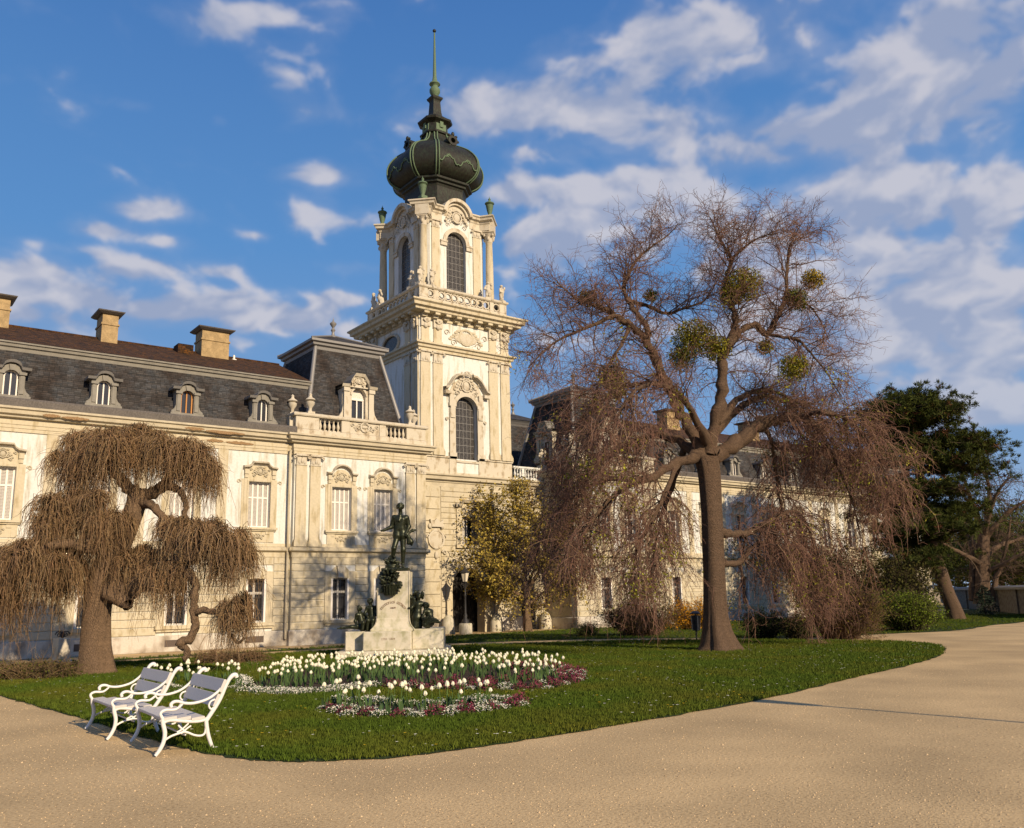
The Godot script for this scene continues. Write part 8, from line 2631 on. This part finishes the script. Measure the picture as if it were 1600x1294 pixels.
func bush(called: String, label: String, at: Vector3, rx: float, rz: float, h: float, c: Color, stem: Color, leaves: int, stems: int, size: float, seed_: int, arch := 0.0) -> void:
	var r := RandomNumberGenerator.new()
	r.seed = seed_
	var o := thing(called, label, "bush", at, VIEW_TURN)
	var T := Twigs.new()
	var L := Twigs.new()
	var lumps := []
	for k in 9:
		var a := r.randf() * TAU
		lumps.append([Vector3(cos(a) * rx * r.randf_range(0.2, 0.7), h * r.randf_range(0.35, 0.72), sin(a) * rz * r.randf_range(0.2, 0.7)), r.randf_range(0.38, 0.6)])
	for k in stems:
		var lu: Array = lumps[k % 9]
		var q := rvec(r).normalized() * pow(r.randf(), 0.4)
		var tip: Vector3 = lu[0] + q * Vector3(rx * lu[1], h * lu[1] * 0.75, rz * lu[1])
		tip.y = clampf(tip.y, 0.06, h * 1.1)
		var foot := Vector3(tip.x * 0.3, 0.0, tip.z * 0.3) + Vector3(r.randfn(), 0, r.randfn()) * 0.12
		var mid := foot.lerp(tip, 0.55) + Vector3.UP * h * 0.1
		var pts := PackedVector3Array([foot, mid, tip])
		if arch > 0.0:
			var out := Vector3(tip.x, 0, tip.z).normalized()
			pts.append(tip + out * arch * 0.5 + Vector3.DOWN * arch * 0.25 + rvec(r) * 0.05)
			pts.append(tip + out * arch * 0.75 + Vector3.DOWN * arch * 0.8 + rvec(r) * 0.05)
		T.add(pts, 0.011, 0.004, shade(stem, r, 0.4))
		for j in 2:
			var i := r.randi_range(1, pts.size() - 1)
			shoot(T, r, pts[i], rvec(r).normalized(), r.randf_range(0.2, 0.5), 0.006, 0.003, 0.5, 0.2, 3, shade(stem, r, 0.4))
		for j in int(float(leaves) / stems):
			var i := r.randi_range(1, pts.size() - 1)
			leaf_at(L, r, pts[i].lerp(pts[i - 1], r.randf() * 0.45) + rvec(r) * size * 1.1, size, shade(c, r, 0.5))
	var st := part(o, "stems", T.commit(), M.twig)
	st.set_meta("kind", "stuff")
	var lf := part(o, "foliage", L.commit(), M.leaf)
	lf.set_meta("kind", "stuff")

func conifer() -> void:
	var r := RandomNumberGenerator.new()
	r.seed = 76
	var o := thing("small_conifer", "small dark conifer standing in front of the garden wall", "tree", Vector3(57.9, 0, -27.5))
	part(o, "trunk", limb_mesh([Vector4(0, 0, 0, 0.06), Vector4(0, 1.0, 0, 0.04), Vector4(0, 1.8, 0, 0.015)], r, 0.05, 6), M.barkdark)
	var L := Twigs.new()
	for k in 60:
		var y := 0.2 + 1.6 * k / 60.0
		var a := r.randf() * TAU
		var l := (1.0 - y / 2.0) * 0.95 + 0.1
		for j in 26:
			var t := r.randf()
			var p := Vector3(cos(a) * l * t, y - 0.18 * l * t, sin(a) * l * t)
			var d := (Vector3(cos(a), 0.1, sin(a)) + rvec(r) * 0.7).normalized()
			L.leaf(p, d * 0.16, d.cross(rvec(r)).normalized() * 0.04, shade(Color(0.03, 0.042, 0.03), r, 0.3))
	var cr := part(o, "crown", L.commit(), M.leaf)
	cr.set_meta("kind", "stuff")

func bushes() -> void:
	bush("brown_bush", "wide brown-green bush left of the litter bin", Vector3(28.6, 0, -28.4), 2.15, 1.5, 1.75, Color(0.085, 0.062, 0.018), Color(0.12, 0.07, 0.04), 15000, 900, 0.07, 101)
	bush("forsythia_bush", "bush covered in orange-yellow blossom behind the big tree's trunk", Vector3(34.6, 0, -30.6), 1.7, 1.2, 1.75, Color(0.50, 0.23, 0.012), Color(0.12, 0.08, 0.03), 9000, 420, 0.08, 102)
	bush("dark_shrub", "low dark evergreen shrub right behind the big tree's trunk", Vector3(28.7, 0, -22.0), 0.95, 0.8, 1.2, Color(0.022, 0.032, 0.012), Color(0.05, 0.04, 0.025), 7000, 260, 0.075, 103)
	bush("dark_shrub", "low dark evergreen shrub between the big tree and the tall shrub", Vector3(28.5, 0, -20.4), 0.8, 0.7, 1.05, Color(0.04, 0.044, 0.014), Color(0.07, 0.05, 0.03), 5000, 240, 0.07, 104)
	bush("tall_shrub", "tall loose shrub of arching brown twigs with small green leaves", Vector3(29.6, 0, -19.4), 1.75, 1.3, 2.35, Color(0.105, 0.085, 0.018), Color(0.13, 0.075, 0.045), 6500, 900, 0.06, 105, 0.5)
	bush("green_bush", "dense bright green bush beside the curve of the gravel walk", Vector3(36.6, 0, -20.5), 2.1, 1.3, 1.65, Color(0.10, 0.135, 0.016), Color(0.08, 0.07, 0.03), 20000, 900, 0.085, 106)
	bush("green_bush", "yellowish green bush between the tall shrub and the bright green bush", Vector3(33.9, 0, -21.4), 1.6, 1.2, 1.9, Color(0.095, 0.10, 0.018), Color(0.09, 0.07, 0.03), 11000, 600, 0.08, 107)
	bush("dark_thicket", "tall dark thicket filling the ground below the pine", Vector3(45.5, 0, -26.5), 3.4, 2.2, 4.6, Color(0.055, 0.052, 0.016), Color(0.08, 0.055, 0.035), 16000, 900, 0.15, 112)
	bush("dark_thicket", "brown-green thicket at the palace's far end beside the pine", Vector3(47.5, 0, -32.0), 3.2, 2.2, 5.6, Color(0.085, 0.07, 0.02), Color(0.11, 0.07, 0.045), 13000, 900, 0.15, 113)
	bush("low_shrub", "small low green shrub at the left end of the wide brown bush", Vector3(26.9, 0, -30.3), 0.75, 0.6, 0.6, Color(0.07, 0.085, 0.018), Color(0.08, 0.06, 0.03), 3000, 160, 0.06, 108)
	bush("straggly_undergrowth", "straggly brown and green undergrowth at the weeping tree's left foot", Vector3(4.3, 0, -25.6), 1.5, 0.8, 0.5, Color(0.075, 0.08, 0.016), Color(0.15, 0.10, 0.05), 3600, 420, 0.05, 109, 0.25)
	bush("twig_heap", "heap of low brown twigs under the weeping tree's right-hand branch", Vector3(9.9, 0, -27.2), 1.1, 0.7, 0.42, Color(0.09, 0.085, 0.02), Color(0.17, 0.105, 0.055), 1600, 420, 0.045, 110, 0.2)
	for k in 9:
		var q: Array = [[108, -58.6, 10.5, 6.5, 0], [98, -49, 9.5, 6.0, 0], [92, -44, 8.2, 5.0, 0], [80, -33.5, 9.0, 5.5, 1], [84, -36.8, 8.0, 5.0, 0], [106, -55, 9.0, 6.0, 1], [88, -40, 9.5, 5.5, 1], [112, -65, 13.0, 7.0, 2], [118, -52, 14.0, 9.0, 2]][k]
		var say: String = ["yellow-green tree in leaf close behind the garden wall", "mid-green bushy tree behind the garden wall", "dark green tree far behind the garden wall"][q[4]] + [", near the pine", ", under the bare tree's limbs", " between the bare tree's two trunks", ", at the picture's right edge", " beyond the walk's bend", ", hidden behind the pine", ", rising farther back", ", beside the palace's end", ", farthest of all"][k]
		leafy_tree(say, Vector3(q[0], 0, q[1]), q[2], q[3], [Color(0.115, 0.12, 0.022), Color(0.065, 0.085, 0.02), Color(0.035, 0.05, 0.018)][q[4]], 150, 200 + k)

# ---------------------------------------------------------------- lawn, beds, flowers
func poly_sheet(pts: Array, y: float) -> ArrayMesh:
	var b := MB.new()
	var pp := PackedVector2Array(pts)
	var t := Geometry2D.triangulate_polygon(pp)
	for k in range(0, t.size(), 3):
		var a := pp[t[k]]
		var c := pp[t[k + 1]]
		var d := pp[t[k + 2]]
		var A := Vector3(a.x, y, a.y)
		var C := Vector3(c.x, y, c.y)
		var D := Vector3(d.x, y, d.y)
		if (C - A).cross(D - A).y < 0:
			b.tri(A, D, C)
		else:
			b.tri(A, C, D)
	return b.commit()

func ragged(pts: Array, r: RandomNumberGenerator, step: float, amount: float) -> Array:       # rounds an outline and roughens its edge
	var v := []
	for p in pts:
		v.append(Vector3(p.x, 0, p.y))
	v.append(v[0])
	var s := smooth_line(v, 10)
	var out := []
	for i in s.size() - 1:
		out.append(Vector2(s[i].x + r.randfn() * amount, s[i].z + r.randfn() * amount))
	return out

const LAWN := [Vector2(2.9, -31.6), Vector2(3.0, -26.5), Vector2(3.08, -21.7), Vector2(3.23, -19.0), Vector2(3.42, -16.4), Vector2(3.52, -14.2), Vector2(3.64, -12.2), Vector2(3.80, -10.9), Vector2(4.15, -9.9), Vector2(4.65, -9.47), Vector2(5.4, -9.12), Vector2(6.9, -9.08), Vector2(9.15, -9.22), Vector2(12.5, -9.65), Vector2(17.1, -10.72), Vector2(20.96, -11.6), Vector2(23.9, -12.6), Vector2(26.6, -14.0), Vector2(28.2, -15.5), Vector2(28.75, -17.0), Vector2(28.2, -19.0), Vector2(27.5, -22.0), Vector2(26.6, -23.6), Vector2(25.2, -25.5), Vector2(23.0, -27.1), Vector2(20.5, -28.7), Vector2(17.5, -29.8), Vector2(14.5, -30.7), Vector2(11.0, -31.1), Vector2(7.0, -31.2)]
const BACKLAWN := [Vector2(2.0, -33.6), Vector2(2.0, -32.7), Vector2(14.0, -32.6), Vector2(18.0, -31.9), Vector2(21.5, -30.6), Vector2(24.9, -28.6), Vector2(26.8, -26.4), Vector2(27.9, -24.4), Vector2(29.0, -22.0), Vector2(30.5, -20.4), Vector2(32.8, -20.2), Vector2(34.2, -19.8), Vector2(37.6, -19.0), Vector2(43.0, -20.2), Vector2(47.4, -20.7), Vector2(58.0, -24.0), Vector2(72.0, -31.0), Vector2(90.0, -43.0), Vector2(78.0, -43.0), Vector2(73.5, -36.5), Vector2(40.0, -37.2), Vector2(33.0, -38.6), Vector2(30.9, -37.9), Vector2(24.6, -37.8), Vector2(17.0, -33.9), Vector2(14.0, -33.7)]
const BED := [Vector2(6.8, -17.7), Vector2(7.2, -16.5), Vector2(8.0, -16.35), Vector2(9.0, -16.55), Vector2(9.3, -15.6), Vector2(10.0, -14.2), Vector2(10.9, -13.5), Vector2(12.0, -13.9), Vector2(13.5, -15.4), Vector2(14.1, -16.8), Vector2(14.3, -19.0), Vector2(13.9, -21.0), Vector2(12.4, -22.0), Vector2(11.0, -23.0), Vector2(10.1, -22.6), Vector2(9.0, -21.4), Vector2(7.7, -19.8)]
const FRONTBED := [Vector2(6.55, -13.9), Vector2(6.5, -12.6), Vector2(7.0, -12.0), Vector2(7.6, -11.65), Vector2(8.3, -11.55), Vector2(9.0, -11.75), Vector2(9.5, -12.5), Vector2(8.95, -12.85), Vector2(8.15, -12.85), Vector2(7.75, -13.4), Vector2(7.75, -14.2), Vector2(7.3, -14.9)]
const SIDEBED := [Vector2(5.9, -20.9), Vector2(6.1, -19.6), Vector2(6.6, -18.7), Vector2(7.1, -18.7), Vector2(7.6, -20.0), Vector2(8.0, -21.4), Vector2(7.4, -22.7), Vector2(6.5, -22.9)]

func inside(pts: Array, p: Vector2) -> bool:
	return Geometry2D.is_point_in_polygon(p, PackedVector2Array(pts))

func tulip_mesh(r: RandomNumberGenerator) -> ArrayMesh:
	var b := MB.new()
	b.colored = true
	var h := r.randf_range(0.25, 0.33)
	var lean := Vector3(r.randf_range(-0.035, 0.035), 0, r.randf_range(-0.035, 0.035))
	b.tint = Color(0.10, 0.16, 0.045)
	b.tube([Vector3.ZERO, lean * 0.4 + UP3(h * 0.5), lean + UP3(h)], [0.006, 0.0055, 0.005], 5)
	for k in 3:
		var a := r.randf() * TAU
		var o := Vector3(cos(a), 0, sin(a))
		var s := Vector3(-sin(a), 0, cos(a)) * 0.024
		b.tint = Color(0.075, 0.125, 0.05) * r.randf_range(0.7, 1.15)
		var p0 := o * 0.008
		var p1 := o * 0.05 + UP3(h * 0.32)
		var p2 := o * 0.085 + UP3(h * 0.6)
		b.quad(p0 - s * 0.5, p0 + s * 0.5, p1 + s, p1 - s)
		b.tri(p1 - s, p1 + s, p2)
	# six petals wrapped into a cup
	for k in 6:
		var a := TAU * k / 6 + r.randf() * 0.2
		var rr := 0.026 if k % 2 == 0 else 0.022
		var o := Vector3(cos(a), 0, sin(a))
		var s := Vector3(-sin(a), 0, cos(a))
		b.tint = Color(0.84, 0.80, 0.62) * r.randf_range(0.9, 1.05)
		var base := lean + UP3(h)
		var a0 := base + o * 0.005
		var hw := 0.021
		var m0 := base + o * rr - s * hw + UP3(0.026)
		var m1 := base + o * rr + s * hw + UP3(0.026)
		var u0 := base + o * rr * 0.86 - s * hw * 0.75 + UP3(0.052)
		var u1 := base + o * rr * 0.86 + s * hw * 0.75 + UP3(0.052)
		var tip := base + o * rr * 0.42 + UP3(0.078)
		b.tri(a0, m1, m0)
		b.quad(m0, m1, u1, u0)
		b.tri(u0, u1, tip)
	return b.commit()

func clump_mesh(r: RandomNumberGenerator, petal: Color, n: int, h: float, w: float, spike: bool) -> ArrayMesh:
	var T := Twigs.new()
	for k in n:
		var a := r.randf() * TAU
		var q := sqrt(r.randf()) * w
		var y := h * sqrt(maxf(0.02, 1.0 - q * q / (w * w))) * r.randf_range(0.75, 1.0)
		var p := Vector3(cos(a) * q, y, sin(a) * q)
		if spike:
			for j in 7:
				leaf_at(T, r, p + Vector3(r.randfn() * 0.012, -j * 0.012, r.randfn() * 0.012), 0.028, shade(petal, r, 0.35))
		else:
			for j in 3:
				leaf_at(T, r, p + rvec(r) * 0.012, 0.022, shade(petal, r, 0.12))
		for j in 2:
			var g := Vector3(p.x * 0.9, p.y * 0.55, p.z * 0.9) + rvec(r) * 0.015
			leaf_at(T, r, g, 0.05, shade(Color(0.055, 0.085, 0.025), r, 0.3))
	return T.commit()

func flowers() -> void:
	var r := RandomNumberGenerator.new()
	r.seed = 81
	for s in [[BED, "flower_bed"], [FRONTBED, "flower_bed"], [SIDEBED, "flower_bed"]]:
		structure(s[1], poly_sheet(ragged(s[0], r, 0.2, 0.03), 0.016), M.soil)
	var tm := []
	for k in 7:
		tm.append(tulip_mesh(r))
	var spots := []
	# [bed, how many, spacing, label]
	var plan := [[BED, 236, 0.2, "white tulip in the large bed in front of the monument"], [FRONTBED, 34, 0.16, "white tulip in the small curved bed nearest the gravel"], [SIDEBED, 26, 0.18, "white tulip in the small bed behind the benches"]]
	for p in plan:
		var bed: Array = p[0]
		var lo := Vector2(1e9, 1e9)
		var hi := -lo
		for q in bed:
			lo = lo.min(q)
			hi = hi.max(q)
		var n := 0
		var tries := 0
		while n < p[1] and tries < 20000:
			tries += 1
			var c := Vector2(r.randf_range(lo.x, hi.x), r.randf_range(lo.y, hi.y))
			if not inside(bed, c):
				continue
			if bed == BED:
				# thick towards the back and the left arm, open lawn-side rim for the low flowers
				var rim := 1e9
				for i in bed.size():
					rim = minf(rim, Geometry2D.get_closest_point_to_segment(c, bed[i], bed[(i + 1) % bed.size()]).distance_to(c))
				if rim < 0.32 and c.y > -20.0:
					continue
			var ok := true
			for q in spots:
				if c.distance_squared_to(q) < p[2] * p[2]:
					ok = false
					break
			if not ok and tries < 15000:
				continue
			spots.append(c)
			n += 1
			var o := single("tulip", tm[r.randi() % 7], M.leaf, p[3], "tulip", Vector3(c.x, 0.016, c.y), "white tulips: " + (p[3] as String).substr(12))
			o.rotation.y = r.randf() * TAU
			o.scale = Vector3.ONE * r.randf_range(0.95, 1.25)
	# a last tulip standing apart
	var lone := single("tulip", tm[0], M.leaf, "single white tulip standing apart at the large bed's right end", "tulip", Vector3(15.1, 0.016, -19.6))
	# the mass of tulips behind those, past counting
	var T := MultiMesh.new()
	T.transform_format = MultiMesh.TRANSFORM_3D
	T.mesh = tm[2]
	var more := []
	while more.size() < 130:
		var c := Vector2(r.randf_range(7.0, 14.3), r.randf_range(-22.6, -15.5))
		if inside(BED, c) and (c.y < -18.0 or c.x > 11.5):
			more.append(c)
	T.instance_count = more.size()
	for k in more.size():
		T.set_instance_transform(k, Transform3D(Basis(Vector3.UP, r.randf() * TAU).scaled(Vector3.ONE * r.randf_range(0.95, 1.25)), Vector3(more[k].x, 0.016, more[k].y)))
	var mm := MultiMeshInstance3D.new()
	mm.name = "tulip_mass"
	mm.multimesh = T
	mm.material_override = M.leaf
	add_child(mm)
	tag(mm, "more white tulips thickly filling the large bed", "tulips", "", "stuff")
	# low purple flowers and white edging
	var pm := []
	var wm := []
	for k in 4:
		pm.append(clump_mesh(r, Color(0.20, 0.045, 0.075), 42, 0.17, 0.13, true))
		wm.append(clump_mesh(r, Color(0.72, 0.70, 0.60), 70, 0.11, 0.14, false))
	var rows := [
		[[Vector2(6.75, -17.7), Vector2(7.15, -16.6), Vector2(8.0, -16.35), Vector2(9.0, -16.6)], 0.17, "w"],
		[[Vector2(6.95, -17.6), Vector2(7.35, -16.8), Vector2(8.0, -16.55), Vector2(9.1, -16.9)], 0.17, "w"],
		[[Vector2(9.15, -16.2), Vector2(9.5, -15.2), Vector2(10.1, -14.1), Vector2(10.9, -13.5), Vector2(12.0, -13.9), Vector2(13.5, -15.4), Vector2(14.1, -16.8), Vector2(14.3, -18.6)], 0.24, "ppw"],
		[[Vector2(9.6, -16.2), Vector2(9.9, -15.3), Vector2(10.4, -14.5), Vector2(11.0, -14.0), Vector2(11.9, -14.3), Vector2(13.2, -15.7), Vector2(13.7, -17.0), Vector2(13.9, -18.8)], 0.3, "pwp"],
		[[Vector2(10.4, -16.4), Vector2(11.0, -15.2), Vector2(12.0, -15.4), Vector2(12.9, -16.6)], 0.4, "p"],
		[[Vector2(6.55, -13.8), Vector2(6.5, -12.6), Vector2(7.0, -12.0), Vector2(7.6, -11.65), Vector2(8.3, -11.55), Vector2(9.0, -11.75), Vector2(9.5, -12.4)], 0.26, "wp"],
		[[Vector2(9.4, -12.6), Vector2(8.95, -12.85), Vector2(8.15, -12.85), Vector2(7.75, -13.4), Vector2(7.75, -14.2), Vector2(7.3, -14.9)], 0.26, "w"],
		[[Vector2(6.8, -13.6), Vector2(6.9, -12.6), Vector2(7.4, -12.2), Vector2(8.3, -12.0), Vector2(9.0, -12.2)], 0.3, "ww"],
		[[Vector2(5.9, -20.9), Vector2(6.1, -19.6), Vector2(6.6, -18.7), Vector2(7.1, -18.7), Vector2(7.6, -20.0), Vector2(8.0, -21.4)], 0.24, "www"],
	]
	var white := []
	var bedname := ["", "", "the large bed's front edge", "the large bed's second row", "the middle of the large bed", "the small curved bed nearest the gravel", "", "", "the small bed behind the benches"]
	for k in rows.size():
		var row: Array = rows[k]
		var at := 0.0
		var i := 0
		for j in row[0].size() - 1:
			var a: Vector2 = row[0][j]
			var b: Vector2 = row[0][j + 1]
			var l := a.distance_to(b)
			while at < l:
				var c := a.lerp(b, at / l) + Vector2(r.randfn(), r.randfn()) * 0.035
				var kind: String = row[2][i % (row[2] as String).length()]
				if kind == "p" or (k == 8 and i == 9):
					var lab := "purple flower clump along %s" % bedname[k] if k != 4 else "purple flower clump among the tulips in the middle of the large bed"
					var o := single("purple_flowers", pm[r.randi() % 4], M.leaf, lab, "flowers", Vector3(c.x, 0.014, c.y), "purple flower clumps in " + bedname[k].trim_prefix("the middle of "))
					o.rotation.y = r.randf() * TAU
					o.scale = Vector3.ONE * r.randf_range(0.9, 1.35)
				else:
					white.append(c)
				i += 1
				at += (row[1] as float) * r.randf_range(0.8, 1.2)
			at -= l
	var W := MultiMesh.new()
	W.transform_format = MultiMesh.TRANSFORM_3D
	W.mesh = wm[0]
	W.instance_count = white.size()
	for k in white.size():
		W.set_instance_transform(k, Transform3D(Basis(Vector3.UP, r.randf() * TAU).scaled(Vector3.ONE * r.randf_range(0.8, 1.3)), Vector3(white[k].x, 0.014, white[k].y)))
	var wi := MultiMeshInstance3D.new()
	wi.name = "edging_flowers"
	wi.multimesh = W
	wi.material_override = M.leaf
	add_child(wi)
	tag(wi, "low white flowers edging the flower beds", "flowers", "", "stuff")

func grass() -> void:
	var r := RandomNumberGenerator.new()
	r.seed = 91
	var tuft := Twigs.new()
	for k in 11:
		var a := r.randf() * TAU
		var q := r.randf() * 0.05
		var p := Vector3(cos(a) * q, 0, sin(a) * q)
		var d := Vector3(r.randfn() * 0.5, 1.0, r.randfn() * 0.5).normalized() * r.randf_range(0.02, 0.048)
		var s := Vector3(cos(a + 1.3), 0, sin(a + 1.3)) * 0.0075
		tuft.leaf(p, d, s, Color(1, 1, 1) * r.randf_range(0.75, 1.2))
	var lawnm := tuft.commit()
	var f := FastNoiseLite.new()
	f.seed = 5
	f.frequency = 0.35
	var spots := []
	var lawn := PackedVector2Array(LAWN)
	var back := PackedVector2Array(BACKLAWN)
	var bed := PackedVector2Array(BED)
	var fb := PackedVector2Array(FRONTBED)
	while spots.size() < 105000:
		var c := Vector2(r.randf_range(2.9, 29), r.randf_range(-32, -9))
		var dist := c.length()
		if r.randf() > clampf(1.5 - dist / 26.0, 0.22, 1.0) or not Geometry2D.is_point_in_polygon(c, lawn):
			continue
		if Geometry2D.is_point_in_polygon(c, bed) or Geometry2D.is_point_in_polygon(c, fb):
			continue
		spots.append(c)
	while spots.size() < 122000:
		var c := Vector2(r.randf_range(2.0, 60), r.randf_range(-38, -19))
		if Geometry2D.is_point_in_polygon(c, back):
			spots.append(c)
	var T := MultiMesh.new()
	T.transform_format = MultiMesh.TRANSFORM_3D
	T.use_colors = true
	T.mesh = lawnm
	T.instance_count = spots.size()
	for k in spots.size():
		var c: Vector2 = spots[k]
		var g := f.get_noise_2d(c.x, c.y) * 0.5 + 0.5
		var v := r.randf_range(0.7, 1.3)
		var col := Color(0.068, 0.106, 0.013).lerp(Color(0.13, 0.12, 0.018), clampf(g * 1.3 - 0.45, 0, 0.7))
		col = Color(col.r * v, col.g * v, col.b * v)
		var sc := r.randf_range(0.7, 1.35) * (1.0 + clampf(c.length() / 30.0, 0, 1.0) * 0.7)
		T.set_instance_transform(k, Transform3D(Basis(Vector3.UP, r.randf() * TAU).scaled(Vector3(sc, sc * r.randf_range(0.7, 1.25), sc)), Vector3(c.x, 0.008, c.y)))
		T.set_instance_color(k, col)
	var o := MultiMeshInstance3D.new()
	o.name = "lawn_grass"
	o.multimesh = T
	o.material_override = M.leaf
	add_child(o)
	tag(o, "short green grass covering the lawns", "grass", "", "stuff")
	# daisies and dandelions
	var dz := Twigs.new()
	for k in 8:
		var a := TAU * k / 8
		dz.leaf(Vector3(0, 0.06, 0), Vector3(cos(a) * 0.017, 0.003, sin(a) * 0.017), Vector3(-sin(a), 0, cos(a)) * 0.014, Color(1, 1, 1))
	dz.add(PackedVector3Array([Vector3.ZERO, Vector3(0, 0.06, 0)]), 0.0015, 0.0015, Color(0.1, 0.15, 0.05))
	var D := MultiMesh.new()
	D.transform_format = MultiMesh.TRANSFORM_3D
	D.use_colors = true
	D.mesh = dz.commit()
	var ds := []
	while ds.size() < 1500:
		var c := Vector2(r.randf_range(2.9, 29), r.randf_range(-32, -9))
		if Geometry2D.is_point_in_polygon(c, lawn) and not Geometry2D.is_point_in_polygon(c, bed) and f.get_noise_2d(c.x * 0.6 + 40, c.y * 0.6) + r.randf() * 0.5 > 0.2:
			ds.append(c)
	D.instance_count = ds.size()
	for k in ds.size():
		D.set_instance_transform(k, Transform3D(Basis(Vector3.UP, r.randf() * TAU).scaled(Vector3.ONE * r.randf_range(0.8, 1.6)), Vector3(ds[k].x, 0.01, ds[k].y)))
		D.set_instance_color(k, Color(0.75, 0.73, 0.6) if r.randf() < 0.72 else Color(0.65, 0.42, 0.02))
	var di := MultiMeshInstance3D.new()
	di.name = "lawn_daisies"
	di.multimesh = D
	di.material_override = M.leaf
	add_child(di)
	tag(di, "tiny daisies and dandelions scattered in the lawn", "flowers", "", "stuff")
	# loose stones on the gravel near the eye
	var pb := MB.new()
	pb.ball(Vector3.ZERO, Vector3(1, 0.6, 0.8), 6, 4)
	var P := MultiMesh.new()
	P.transform_format = MultiMesh.TRANSFORM_3D
	P.use_colors = true
	P.mesh = pb.commit()
	var ps := []
	while ps.size() < 34000:
		var c := Vector2(r.randf_range(-2, 22), r.randf_range(-22, -0.5))
		var dist := c.length()
		if dist < 4.5 or r.randf() > 7.0 / dist or Geometry2D.is_point_in_polygon(c, lawn):
			continue
		ps.append(c)
	P.instance_count = ps.size()
	for k in ps.size():
		var s := r.randf_range(0.003, 0.008) * (1.8 if r.randf() < 0.05 else 1.0)
		var g := r.randf_range(0.55, 1.2)
		P.set_instance_transform(k, Transform3D(Basis(Vector3.UP, r.randf() * TAU).scaled(Vector3.ONE * s), Vector3(ps[k].x, 0.001, ps[k].y)))
		P.set_instance_color(k, Color(0.58 * g, 0.43 * g, 0.25 * g))
	var pi := MultiMeshInstance3D.new()
	pi.name = "gravel"
	pi.multimesh = P
	pi.material_override = M.twig
	add_child(pi)
	tag(pi, "loose small stones lying on the gravel walk", "gravel", "", "stuff")
